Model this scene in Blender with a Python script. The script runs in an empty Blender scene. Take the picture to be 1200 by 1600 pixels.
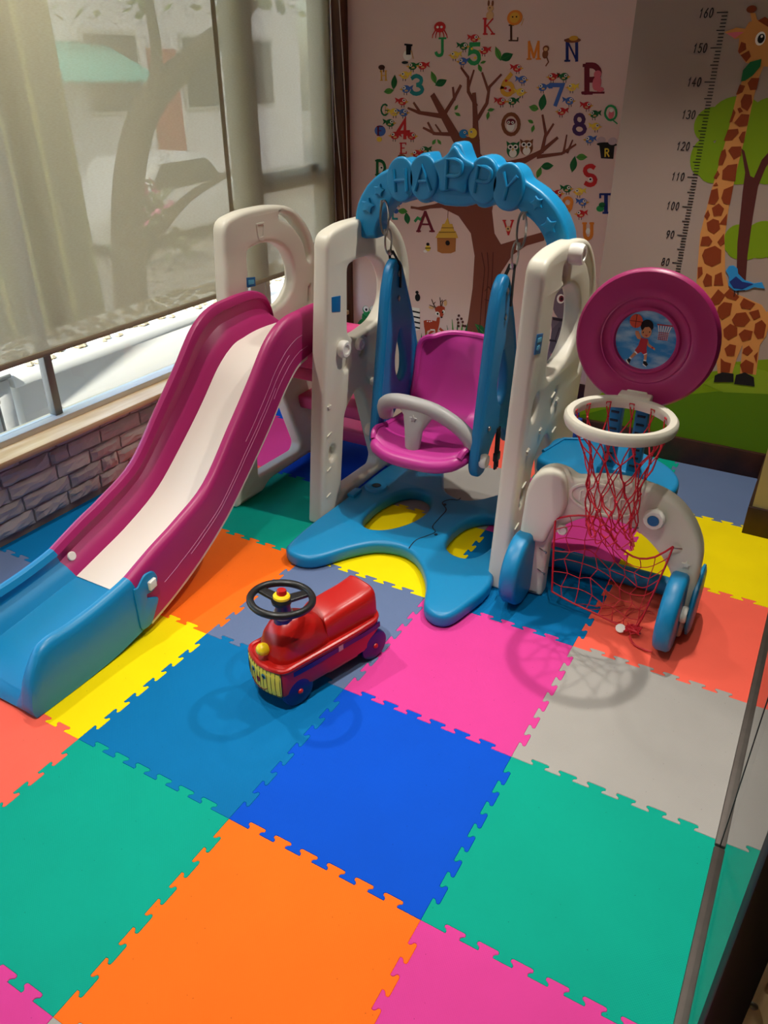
import bpy, bmesh, math, random
from mathutils import Vector, Matrix
random.seed(7)
S = bpy.context.scene
COL = S.collection
pi = math.pi

# ------------------------------------------------------------ camera, light, exposure
def srgb(r, g, b, a=1.0):
    f = lambda c: (c/255/12.92) if c/255 <= .04045 else ((c/255+.055)/1.055)**2.4
    return (f(r), f(g), f(b), a)

cam_d = bpy.data.cameras.new('camera'); cam = bpy.data.objects.new('camera', cam_d); COL.objects.link(cam)
cam.matrix_world = Matrix.Translation((0.39193, -0.83144, 1.42578)) @ Matrix([[0.869136, -0.244034, 0.430175], [0.494573, 0.429183, -0.755777], [-0.000188, 0.869626, 0.493711]]).to_4x4()
cam_d.sensor_fit = 'VERTICAL'; cam_d.sensor_height = 36.0; cam_d.lens = 1213.99/1600*36.0
cam_d.clip_start = 0.02; cam_d.clip_end = 200
S.camera = cam

S.view_settings.view_transform = 'Standard'; S.view_settings.look = 'None'
S.view_settings.gamma = 1.0; S.view_settings.use_curve_mapping = False
S.view_settings.exposure = 0.0

W = bpy.data.worlds.new('sky'); S.world = W; W.use_nodes = True
nt = W.node_tree; nt.nodes.clear()
sky = nt.nodes.new('ShaderNodeTexSky'); sky.sky_type = 'NISHITA'; sky.sun_disc = False
sky.sun_elevation = math.radians(52); sky.sun_rotation = math.radians(100); sky.air_density = 1.0; sky.dust_density = 2.0
bg = nt.nodes.new('ShaderNodeBackground'); bg.inputs['Strength'].default_value = 1.5
wo = nt.nodes.new('ShaderNodeOutputWorld')
nt.links.new(sky.outputs[0], bg.inputs['Color']); nt.links.new(bg.outputs[0], wo.inputs['Surface'])

def lamp(name, kind, loc, power, target=None, color=(1, .95, .87), size=.04, cone=110, blend=.6):
    d = bpy.data.lights.new(name, kind); d.energy = power; d.color = color
    if kind == 'SPOT': d.spot_size = math.radians(cone); d.spot_blend = blend; d.shadow_soft_size = size
    if kind == 'AREA': d.size = size
    if kind == 'POINT': d.shadow_soft_size = size
    if kind == 'SUN': d.angle = math.radians(.6)
    o = bpy.data.objects.new(name, d); COL.objects.link(o); o.location = loc
    if target is not None:
        o.rotation_euler = (Vector(target)-Vector(loc)).to_track_quat('-Z', 'Y').to_euler()
    return o
lamp('sun', 'SUN', (-1.0, -8, 9), 15.0, target=(-2.0, 1.0, 0), color=(1, .96, .9))
# recessed ceiling downlights of the playroom
DOWNLIGHTS = [(-.04, 1.50, 108, 86), (-1.66, .75, 80, 100), (-.9, 1.72, 40, 88), (-.5, -.30, 134, 82), (.20, .2, 50, 74)]
CEIL = 2.42
for k, (lx, ly, pw, cn) in enumerate(DOWNLIGHTS):
    lamp('downlight_lamp', 'SPOT', (lx, ly, CEIL-.035), pw, target=(lx*.95-.01, ly-.06, 0), size=.025, cone=cn, blend=.75)
# added soft fill light behind the camera, not a known corridor fitting
lamp('corridor_fill_light', 'AREA', (-.2, -1.6, CEIL-.06), 5, target=(-.5, .6, 0), size=1.2, color=(1, .95, .9))

# ------------------------------------------------------------ helpers
def nodes(m):
    m.use_nodes = True; t = m.node_tree; t.nodes.clear(); return t
MATS = {}
def mat(name, col, rough=.45, spec=.5, metal=0, bump=0, bscale=60, vary=0, vscale=6, coat=0, col2=None, sss=0):
    if name in MATS: return MATS[name]
    m = bpy.data.materials.new(name); t = nodes(m); N = t.nodes; L = t.links
    out = N.new('ShaderNodeOutputMaterial'); b = N.new('ShaderNodeBsdfPrincipled')
    b.inputs['Base Color'].default_value = col; b.inputs['Roughness'].default_value = rough
    b.inputs['Specular IOR Level'].default_value = spec; b.inputs['Metallic'].default_value = metal
    if coat: b.inputs['Coat Weight'].default_value = coat; b.inputs['Coat Roughness'].default_value = .15
    L.new(b.outputs[0], out.inputs[0])
    tc = N.new('ShaderNodeTexCoord')
    if vary:
        n = N.new('ShaderNodeTexNoise'); n.inputs['Scale'].default_value = vscale; n.inputs['Detail'].default_value = 5
        r = N.new('ShaderNodeMix'); r.data_type = 'RGBA'
        c2 = col2 or tuple(c*(1-vary) for c in col[:3])+(1,)
        r.inputs[6].default_value = col; r.inputs[7].default_value = c2
        L.new(tc.outputs['Object'], n.inputs['Vector']); L.new(n.outputs['Fac'], r.inputs[0]); L.new(r.outputs[2], b.inputs['Base Color'])
    if bump:
        n = N.new('ShaderNodeTexNoise'); n.inputs['Scale'].default_value = bscale; n.inputs['Detail'].default_value = 3
        bp = N.new('ShaderNodeBump'); bp.inputs['Strength'].default_value = bump; bp.inputs['Distance'].default_value = .002
        L.new(tc.outputs['Object'], n.inputs['Vector']); L.new(n.outputs['Fac'], bp.inputs['Height']); L.new(bp.outputs[0], b.inputs['Normal'])
    MATS[name] = m; return m
def wood(name, c1, c2, rough=.5, axis=(1, 12, 12)):
    if name in MATS: return MATS[name]
    m = bpy.data.materials.new(name); t = nodes(m); N = t.nodes; L = t.links
    out = N.new('ShaderNodeOutputMaterial'); b = N.new('ShaderNodeBsdfPrincipled'); b.inputs['Roughness'].default_value = rough
    tc = N.new('ShaderNodeTexCoord'); mp = N.new('ShaderNodeMapping'); mp.inputs['Scale'].default_value = axis
    n = N.new('ShaderNodeTexNoise'); n.inputs['Scale'].default_value = 4; n.inputs['Detail'].default_value = 8
    r = N.new('ShaderNodeValToRGB'); r.color_ramp.elements[0].color = c1; r.color_ramp.elements[1].color = c2
    r.color_ramp.elements[0].position = .35; r.color_ramp.elements[1].position = .68
    L.new(tc.outputs['Object'], mp.inputs[0]); L.new(mp.outputs[0], n.inputs['Vector']); L.new(n.outputs['Fac'], r.inputs[0])
    L.new(r.outputs[0], b.inputs['Base Color']); L.new(b.outputs[0], out.inputs[0])
    MATS[name] = m; return m

def empty(name, loc, label, cat, group=None, rz=0):
    o = bpy.data.objects.new(name, None); COL.objects.link(o); o.empty_display_size = .05
    o.location = loc; o.rotation_euler = (0, 0, rz)
    o['label'] = label; o['category'] = cat
    if group: o['group'] = group
    o['_o'] = list(loc); return o
def org(o): return Vector(o['_o']) if (o is not None and '_o' in o.keys()) else Vector((0, 0, 0))
def link(name, me, m=None, parent=None, label=None, smooth=True, local=False):
    """one mesh object; its vertices are given in world space unless local=True (then in the root's frame)"""
    o = bpy.data.objects.new(name, me); COL.objects.link(o)
    if m is not None:
        for mm in (m if isinstance(m, (list, tuple)) else [m]): me.materials.append(mm)
    if parent is not None:
        r = Vector((0, 0, 0)) if local else org(parent)
        if r.length: me.transform(Matrix.Translation(-r))
        o.parent = parent; o['_o'] = parent['_o'] if '_o' in parent.keys() else [0, 0, 0]
    if label: o['label'] = label
    if smooth: me.shade_smooth() if False else shade(me)
    me.update(); return o
def shade(me, ang=40):
    for p in me.polygons: p.use_smooth = True
    bm = bmesh.new(); bm.from_mesh(me); c = math.radians(ang)
    for e in bm.edges:
        if len(e.link_faces) == 2 and e.calc_face_angle(0) > c: e.smooth = False
    bm.to_mesh(me); bm.free()
def mesh(vs, fs):
    me = bpy.data.meshes.new('m'); me.from_pydata([tuple(v) for v in vs], [], fs); me.update(); return me
def fixn(me):
    bm = bmesh.new(); bm.from_mesh(me); bmesh.ops.recalc_face_normals(bm, faces=bm.faces); bm.to_mesh(me); bm.free(); return me
def joinm(parts):
    bm = bmesh.new()
    for p in parts: bm.from_mesh(p)
    me = bpy.data.meshes.new('m'); bm.to_mesh(me); bm.free(); return me
def box(x0, x1, y0, y1, z0, z1, bev=0, seg=2):
    bm = bmesh.new()
    v = [bm.verts.new(p) for p in [(x0,y0,z0),(x1,y0,z0),(x1,y1,z0),(x0,y1,z0),(x0,y0,z1),(x1,y0,z1),(x1,y1,z1),(x0,y1,z1)]]
    for f in [(3,2,1,0),(4,5,6,7),(0,1,5,4),(1,2,6,5),(2,3,7,6),(3,0,4,7)]: bm.faces.new([v[i] for i in f])
    if bev: bmesh.ops.bevel(bm, geom=list(bm.edges), offset=bev, segments=seg, profile=.5, affect='EDGES')
    me = bpy.data.meshes.new('m'); bm.to_mesh(me); bm.free(); return me
def smooth_loop(pts, n=4, closed=True):
    out = []; N = len(pts)
    rng = range(N if closed else N-1)
    for i in rng:
        g = (lambda k: pts[k % N]) if closed else (lambda k: pts[max(0, min(N-1, k))])
        p0, p1, p2, p3 = g(i-1), g(i), g(i+1), g(i+2)
        for k in range(n):
            t = k/n
            out.append(tuple(.5*((2*b)+(-a+c)*t+(2*a-5*b+4*c-d)*t*t+(-a+3*b-3*c+d)*t**3) for a, b, c, d in zip(p0, p1, p2, p3)))
    if not closed: out.append(tuple(pts[-1]))
    return out
def fillet(pts, r, n=4):
    out = []; N = len(pts)
    for i in range(N):
        p = Vector(pts[i][:2]); a = Vector(pts[i-1][:2])-p; b = Vector(pts[(i+1) % N][:2])-p
        rr = pts[i][2] if len(pts[i]) > 2 else r
        la, lb = a.length, b.length; d = min(rr, la*.48, lb*.48)
        a.normalize(); b.normalize()
        if d < 1e-5: out.append(tuple(p)); continue
        p0 = p+a*d; p1 = p+b*d
        for k in range(n+1):
            t = k/n; out.append(tuple(p0*(1-t)**2+p*2*t*(1-t)+p1*t*t))
    return out
def plate(loops, thick, bev, M, res=2):
    """a flat rounded-edge plate (first loop the outline, the others holes) in the local xy plane of M, centred on it"""
    cu = bpy.data.curves.new('c', 'CURVE'); cu.dimensions = '2D'; cu.fill_mode = 'BOTH'
    cu.extrude = max(1e-5, thick/2-bev); cu.bevel_depth = bev; cu.bevel_resolution = res; cu.offset = -bev
    for lp in loops:
        s = cu.splines.new('POLY'); s.points.add(len(lp)-1); s.use_cyclic_u = True
        for p, q in zip(s.points, lp): p.co = (q[0], q[1], 0, 1)
    o = bpy.data.objects.new('c', cu); COL.objects.link(o)
    dg = bpy.context.evaluated_depsgraph_get()
    me = bpy.data.meshes.new_from_object(o.evaluated_get(dg))
    bpy.data.objects.remove(o); bpy.data.curves.remove(cu)
    bm = bmesh.new(); bm.from_mesh(me); bmesh.ops.remove_doubles(bm, verts=bm.verts, dist=1e-5)
    bmesh.ops.recalc_face_normals(bm, faces=bm.faces); bm.to_mesh(me); bm.free()
    me.transform(M); me.materials.clear(); return me
def frame(o, ux, uy):
    ux = Vector(ux).normalized(); uy = Vector(uy).normalized(); uz = ux.cross(uy)
    m = Matrix((ux, uy, uz)).transposed().to_4x4(); m.translation = Vector(o); return m
YZ = lambda x: frame((x, 0, 0), (0, 1, 0), (0, 0, 1))       # local x->y, y->z, normal +x
XZ = lambda y: frame((0, y, 0), (1, 0, 0), (0, 0, 1))       # normal -y
XY = lambda z: frame((0, 0, z), (1, 0, 0), (0, 1, 0))
def ell(cx, cy, rx, ry=None, n=20, a0=0):
    ry = ry or rx; return [(cx+rx*math.cos(a0+2*pi*i/n), cy+ry*math.sin(a0+2*pi*i/n)) for i in range(n)]
def star(cx, cy, r, k=.5, rot=pi/2, n=5):
    return [(cx+(r if i % 2 == 0 else r*k)*math.cos(rot+pi*i/n), cy+(r if i % 2 == 0 else r*k)*math.sin(rot+pi*i/n)) for i in range(2*n)]
def tube(pts, r, n=8, closed=False, r2=None, caps=True, flat=1.0):
    pts = [Vector(p) for p in pts]; N = len(pts); vs = []; fs = []
    up = None
    for i, p in enumerate(pts):
        if closed: d = pts[(i+1) % N]-pts[i-1]
        else: d = pts[min(i+1, N-1)]-pts[max(i-1, 0)]
        if d.length < 1e-9: d = Vector((0, 0, 1))
        d.normalize()
        if up is None:
            up = Vector((0, 0, 1)) if abs(d.z) < .9 else Vector((1, 0, 0))
        a = up-d*up.dot(d)
        if a.length < 1e-6: a = d.orthogonal()
        a.normalize(); up = a; b = d.cross(a)
        rr = r if r2 is None else r+(r2-r)*i/(N-1)
        if callable(r): rr = r(i/(N-1))
        for k in range(n):
            t = 2*pi*k/n; vs.append(p+a*rr*math.cos(t)*flat+b*rr*math.sin(t))
    for i in range(N if closed else N-1):
        for k in range(n):
            a0 = i*n; b0 = ((i+1) % N)*n
            fs.append((a0+k, a0+(k+1) % n, b0+(k+1) % n, b0+k))
    if caps and not closed:
        fs.append(tuple(reversed(range(n)))); fs.append(tuple(range((N-1)*n, N*n)))
    return fixn(mesh(vs, fs)) if not closed else mesh(vs, fs)
def lathe(prof, n=32, M=None, capb=True, capt=True):
    vs = []; fs = []; m = len(prof)
    for r, z in prof:
        for k in range(n): vs.append((r*math.cos(2*pi*k/n), r*math.sin(2*pi*k/n), z))
    for i in range(m-1):
        for k in range(n): fs.append((i*n+k, i*n+(k+1) % n, (i+1)*n+(k+1) % n, (i+1)*n+k))
    if capb: fs.append(tuple(reversed(range(n))))
    if capt: fs.append(tuple(range((m-1)*n, m*n)))
    me = mesh(vs, fs)
    if M is not None: me.transform(M)
    return me
def grid_mesh(rows, closed_u=False, cap=False):
    """rows of equal-length point lists"""
    n = len(rows[0]); vs = [p for r in rows for p in r]; fs = []
    for i in range(len(rows)-1):
        for k in range(n if closed_u else n-1):
            fs.append((i*n+k, i*n+(k+1) % n, (i+1)*n+(k+1) % n, (i+1)*n+k))
    if cap and closed_u:
        fs.append(tuple(reversed(range(n)))); fs.append(tuple(range((len(rows)-1)*n, len(rows)*n)))
    return fixn(mesh(vs, fs))
def axisM(p, d):
    d = Vector(d).normalized(); m = d.to_track_quat('Z', 'Y').to_matrix().to_4x4(); m.translation = Vector(p); return m
def knob(p, d, r=.028, h=.02, n=6):
    """hexagon-ish plastic bolt head"""
    return lathe([(r*.9, 0), (r, h*.3), (r, h*.75), (r*.86, h), (r*.55, h), (r*.5, h*.8)], n*2, axisM(p, d))
def links(name, ms, *a, **k):
    r = [link(name, m, *a, **k) for m in ms]; return r[0] if len(r) == 1 else r
def struct(o): o['kind'] = 'structure'; return o

# ------------------------------------------------------------ materials
white_pl = mat('cream_plastic', srgb(220, 215, 198), .42, bump=.04, bscale=180)
pink_pl = mat('magenta_plastic', srgb(168, 34, 102), .4, bump=.04, bscale=180)
pink_step = mat('pink_textured_plastic', srgb(214, 74, 132), .5, bump=.5, bscale=70)
blue_pl = mat('blue_plastic', srgb(8, 130, 182), .4, bump=.03, bscale=180)
blue_side = mat('swing_blue_plastic', srgb(4, 116, 170), .42, bump=.03, bscale=180)
liner_pl = mat('slide_bed_plastic', srgb(232, 222, 210), .4)
seat_pl = mat('orchid_plastic', srgb(196, 54, 148), .38)
grey_pl = mat('grey_plastic', srgb(176, 174, 172), .42)
knob_pl = mat('ivory_bolt_plastic', srgb(232, 228, 218), .35)
sticker_b = mat('blue_sticker', srgb(10, 100, 160), .4)
sticker_l = mat('sticker_print', srgb(90, 180, 215), .4)
steel = mat('steel', srgb(170, 165, 160), .28, metal=1)
strap_m = mat('black_webbing', srgb(28, 26, 26), .8, bump=.4, bscale=300)
red_cord = mat('red_cord', srgb(196, 22, 40), .6)
dark_edge = mat('dark_seam', srgb(18, 40, 60), .7)

# ------------------------------------------------------------ the room shell
wall_r = mat('wallpaper_dimmed', srgb(160, 140, 130), .75, spec=.25, vary=.06, vscale=2.5, bump=.05, bscale=90)  # wallpaper colour darkened to carry the shade on the right back wall
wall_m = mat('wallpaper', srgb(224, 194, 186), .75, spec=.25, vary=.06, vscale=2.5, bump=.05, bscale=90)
ceil_m = mat('ceiling_paint', srgb(215, 208, 198), .8)
dark_wood = wood('dark_stained_wood', srgb(38, 16, 12), srgb(64, 30, 20), .45, (3, 3, 3))
oak = wood('oak_sill', srgb(196, 160, 112), srgb(226, 200, 158), .4, (6, .7, 6))
brown_wood = wood('brown_wood', srgb(58, 28, 14), srgb(104, 60, 28), .5, (10, 10, .8))
T = 0.47273                                  # tile pitch
XL, XR = -1.88, 0.478                      # window wall, glass wall
YB, YR = 2.76, 2.35                        # recessed wall, wall with the giraffe
XC = -.425                                 # corner between the two

fl = struct(link('floor', box(-1.9, 1.9, -2.6, 2.9, -.06, -.0135), mat('floor_slab', srgb(70, 52, 40), .5, vary=.3), None, smooth=False))
ce = struct(link('ceiling', box(-2.05, 1.9, -2.7, 2.9, CEIL, CEIL+.1), ceil_m, None, smooth=False))
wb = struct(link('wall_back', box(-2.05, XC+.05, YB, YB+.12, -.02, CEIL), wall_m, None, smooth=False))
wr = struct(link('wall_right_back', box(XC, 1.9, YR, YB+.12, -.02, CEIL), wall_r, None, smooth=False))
wp = struct(link('wall_pillar', box(.338, .56, 1.862, YR, .1, CEIL), mat('pillar_paint', srgb(186, 172, 120), .7), None, smooth=False))
we = struct(link('wall_right', box(1.8, 1.9, -2.6, 2.9, -.02, CEIL), mat('corridor_wall', srgb(120, 105, 92), .7), None, smooth=False))
wf = struct(link('wall_front', box(-2.05, 1.9, -2.7, -2.6, -.02, CEIL), mat('corridor_wall', srgb(150, 135, 122), .7), None, smooth=False))
for nm, b in [('baseboard_back', (XL, XC, YB-.018, YB, -.013, .105)), ('baseboard_right', (XC-.018, .338, YR-.018, YR, -.013, .105)), ('baseboard_return', (XC-.018, XC, YR, YB-.018, -.013, .105))]:
    struct(link(nm, box(*b, bev=.004), dark_wood, None))
struct(link('baseboard_pillar', box(.326, .56, 1.85, 1.864, -.013, .105, bev=.003), dark_wood, None)).name = 'baseboard_pillar'
struct(link('baseboard_side', box(.326, .338, 1.864, YR-.018, -.013, .105), dark_wood, None))
# wallpaper seams: each drop of paper overlaps its neighbour by a visible lip
for x, y in ((-.78, YB), (-.115, YR)):
    pass

# window wall: brick apron, sill, frame, glass
apron = struct(link('wall_window', box(-2.05, XL-.012, -2.6, YB+.12, -.02, .285), mat('mortar', srgb(150, 140, 134), .9, bump=.6, bscale=120), None, smooth=False))
struct(link('wall_window_top', box(-2.05, XL, -2.6, YB+.12, 2.2, CEIL), wall_m, None, smooth=False))
brick_m = [mat('stone_brick_%d' % k, srgb(*c), .85, vary=.22, vscale=14, bump=.9, bscale=45) for k, c in enumerate([(206, 196, 190), (198, 186, 180), (214, 202, 194), (190, 182, 178)])]
def brick_mesh(L, H, seed):
    rnd = random.Random(seed); nx, nz = 6, 4; vs = []; fs = []
    for j in range(nz+1):
        for i in range(nx+1):
            e = min(i, nx-i, j, nz-j); d = .006 if e == 0 else .017+rnd.uniform(-.005, .006)
            vs.append((d, L*(i/nx-.5)+rnd.uniform(-.004, .004)*(1 if e else .7), H*(j/nz-.5)+rnd.uniform(-.003, .003)))
    for j in range(nz):
        for i in range(nx): a = j*(nx+1)+i; fs.append((a, a+1, a+nx+2, a+nx+1))
    n0 = len(vs); ring = [i for i in range(nx)]+[nx+(nx+1)*j for j in range(nz)]+[(nz+1)*(nx+1)-1-i for i in range(nx)]+[(nx+1)*(nz-j) for j in range(nz)]
    for k in ring: vs.append((-.004, vs[k][1], vs[k][2]))
    R = len(ring)
    for k in range(R): fs.append((ring[(k+1) % R], ring[k], n0+k, n0+(k+1) % R))
    return mesh(vs, fs)
proto = [(L, brick_mesh(L, .052, 10*i+k)) for i, L in enumerate((.195, .145, .075)) for k in range(3)]
for L, me in proto:
    me.materials.append(brick_m[0])
bz = .018
row = 0
while bz < .262:
    y = -.9+(.07 if row % 2 else 0)+random.uniform(0, .03)
    while y < 2.74:
        L, me = random.choice(proto[:6] if random.random() < .8 else proto[6:])
        if y+L > 2.745: break
        o = bpy.data.objects.new('brick', me); COL.objects.link(o); o.parent = apron; o.location = (XL-.012, y+L/2, bz+.026)
        o.rotation_euler = (random.uniform(-.012, .012), 0, 0) if False else (0, 0, 0)
        o.material_slots[0].link = 'OBJECT'; o.material_slots[0].material = random.choice(brick_m)
        y += L+.008
    bz += .0585; row += 1
struct(link('trim_1', box(-2.05, -1.832, -2.6, 2.70, .285, .308, bev=.005), oak, None))
alu = mat('window_frame_paint', srgb(206, 200, 188), .45)
alud = mat('window_channel', srgb(120, 118, 112), .4, metal=.6)
wn = struct(link('window_1', joinm([box(-1.99, -1.93, -2.6, 2.70, .306, .33, .003), box(-1.99, -1.93, -2.6, 2.70, 2.16, 2.2, .003), box(-1.998, -1.948, 2.03, 2.14, .33, 2.16, .004), box(-1.998, -1.948, 2.655, 2.70, .33, 2.16, .003)]), alu, None))
link('mullion', box(-1.99, -1.955, .872, .905, .33, 2.16, .003), alud, wn)
link('sash', joinm([box(-1.985, -1.945, 2.14, 2.655, .94, 1.02, .004), box(-1.98, -1.95, 2.15, 2.18, .33, 2.16), box(-1.98, -1.95, 2.625, 2.655, .33, 2.16)]), alu, wn)
link('handle', joinm([box(-1.945, -1.91, 2.50, 2.545, 1.018, 1.03, .003), box(-1.918, -1.908, 2.485, 2.56, 1.024, 1.04, .003)]), mat('black_handle', srgb(30, 28, 26), .4), wn, label='small black window handle')
def thin_glass(name, tint, refl=1.0, ior=1.5):
    if name in MATS: return MATS[name]
    m = bpy.data.materials.new(name); t = nodes(m); N = t.nodes; L = t.links
    out = N.new('ShaderNodeOutputMaterial'); tr = N.new('ShaderNodeBsdfTransparent'); tr.inputs[0].default_value = tint
    gl = N.new('ShaderNodeBsdfGlossy'); gl.inputs['Roughness'].default_value = .01
    fr = N.new('ShaderNodeFresnel'); fr.inputs[0].default_value = ior
    mx = N.new('ShaderNodeMixShader'); ge = N.new('ShaderNodeNewGeometry'); mu = N.new('ShaderNodeMath'); mu.operation = 'MULTIPLY'; iv = N.new('ShaderNodeMath'); iv.operation = 'SUBTRACT'; iv.inputs[0].default_value = 1; L.new(ge.outputs['Backfacing'], iv.inputs[1]); L.new(fr.outputs[0], mu.inputs[0]); L.new(iv.outputs[0], mu.inputs[1]); L.new(mu.outputs[0], mx.inputs[0]); L.new(tr.outputs[0], mx.inputs[1]); L.new(gl.outputs[0], mx.inputs[2]); L.new(mx.outputs[0], out.inputs[0])
    MATS[name] = m; return m
pane_m = thin_glass('window_glass', (.94, .97, .97, 1))
for a, b in ((-2.6, .872), (.905, 2.03), (2.18, 2.625)):
    link('pane', box(-1.972, -1.968, a, b, .33, 2.16), pane_m, wn, smooth=False)
struct(link('trim_2', box(-1.99, -1.842, 2.70, YB, -.013, CEIL, bev=.004), brown_wood, None))
struct(link('trim_3', box(-1.90, -1.835, 2.705, YB-.001, .31, .45, bev=.004), brown_wood, None)) if False else None

# roller blinds
fab = bpy.data.materials.new('screen_fabric'); t = nodes(fab); N = t.nodes; L = t.links
out = N.new('ShaderNodeOutputMaterial'); tr = N.new('ShaderNodeBsdfTransparent'); tr.inputs[0].default_value = (1, .97, .9, 1)
df = N.new('ShaderNodeBsdfDiffuse'); tl = N.new('ShaderNodeBsdfTranslucent')
tc = N.new('ShaderNodeTexCoord'); wv = N.new('ShaderNodeTexNoise'); wv.inputs['Scale'].default_value = 220; wv.inputs['Detail'].default_value = 2
mpn = N.new('ShaderNodeMapping'); mpn.inputs['Scale'].default_value = (1, .35, 1.6)
rp = N.new('ShaderNodeValToRGB'); rp.color_ramp.elements[0].color = srgb(170, 158, 134); rp.color_ramp.elements[1].color = srgb(204, 194, 170)
L.new(tc.outputs['Object'], mpn.inputs[0]); L.new(mpn.outputs[0], wv.inputs['Vector']); L.new(wv.outputs['Fac'], rp.inputs[0])
L.new(rp.outputs[0], df.inputs[0]); L.new(rp.outputs[0], tl.inputs[0])
m1 = N.new('ShaderNodeMixShader'); m1.inputs[0].default_value = .5; L.new(df.outputs[0], m1.inputs[1]); L.new(tl.outputs[0], m1.inputs[2])
m2 = N.new('ShaderNodeMixShader'); mr = N.new('ShaderNodeMapRange'); mr.inputs['To Min'].default_value = .12; mr.inputs['To Max'].default_value = .30
L.new(wv.outputs['Fac'], mr.inputs[0]); L.new(mr.outputs[0], m2.inputs[0]); L.new(m1.outputs[0], m2.inputs[1]); L.new(tr.outputs[0], m2.inputs[2]); L.new(m2.outputs[0], out.inputs[0])
rail_m = mat('blind_rail', srgb(150, 138, 112), .6)
for nm, a, b, lab, dz in [('roller_blind', -2.59, 1.8885, 'beige see-through roller blind, the wide one left of the white panels', 0), ('roller_blind', 1.8885, 2.692, 'beige see-through roller blind, the narrow one beside the dark wooden post', 0)]:
    r = empty(nm, (-1.90, (a+b)/2, .575), lab, 'blind', 'roller blinds')
    link('fabric', box(-1.9006, -1.8994, a, b, .592, 2.36), fab, r, smooth=False)
    link('bottom_rail', box(-1.906, -1.894, a, b, .573, .594, bev=.003), rail_m, r)
    link('roller_tube', tube([(-1.9, a, 2.385), (-1.9, b, 2.385)], .026, 14), rail_m, r)
    links('hem', ([] if a < -1 else [box(-1.9015, -1.8985, a, a+.012, .594, 2.36)])+[box(-1.9015, -1.8985, b-.012, b, .594, 2.36)], fab, r, smooth=False)
cord_m = mat('white_bead_chain', srgb(214, 206, 196), .5)
ch = link('blind_cord', joinm([tube(smooth_loop([(-1.836, 2.60, 2.36), (-1.834, 2.61, 1.4), (-1.832, 2.66, .92), (-1.832, 2.69, .62), (-1.834, 2.70, .56)], 6, False), .0022, 5), tube(smooth_loop([(-1.834, 2.70, .56), (-1.83, 2.705, .62), (-1.826, 2.70, 1.2), (-1.83, 2.66, 1.8), (-1.836, 2.62, 2.36)], 6, False), .0022, 5)]), cord_m, None)
ch['label'] = 'thin white pull cord of the blind, hanging by the wooden post'; ch['category'] = 'cord'

# murals printed on the two wallpapered walls: flat colours on thin vinyl, each print its own part of the wall
MC = {k: mat('print_'+k, srgb(*c), .7, spec=.25) for k, c in dict(green=(44, 150, 84), red=(196, 40, 44), tan=(214, 168, 120), brown=(128, 72, 44), dkbrown=(72, 40, 28), orange=(226, 132, 46), gold=(222, 164, 58), black=(26, 22, 24), white=(236, 230, 222), navy=(30, 44, 112), maroon=(112, 26, 44), pinkdk=(214, 106, 118), greylt=(196, 170, 178), yellow=(232, 200, 70), blue=(66, 104, 184), teal=(36, 138, 138), purple=(78, 48, 96), dkgreen=(24, 98, 54), leaf=(86, 150, 62), leafline=(50, 116, 54), bark=(124, 66, 52), barkline=(84, 38, 32), bluebird=(40, 132, 196), woodlt=(176, 112, 58), straw=(214, 170, 66), deer=(172, 62, 34), eleph=(112, 96, 108), eleph2=(92, 84, 96), dkpurple=(48, 40, 50), lime=(116, 144, 8), lime2=(128, 154, 30), grassdk=(84, 120, 6), trunkdk=(80, 32, 28), giraffe=(200, 134, 72), spot=(128, 52, 18)).items()}  # lime, grass and giraffe tones darkened to carry the right wall's dim light
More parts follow.
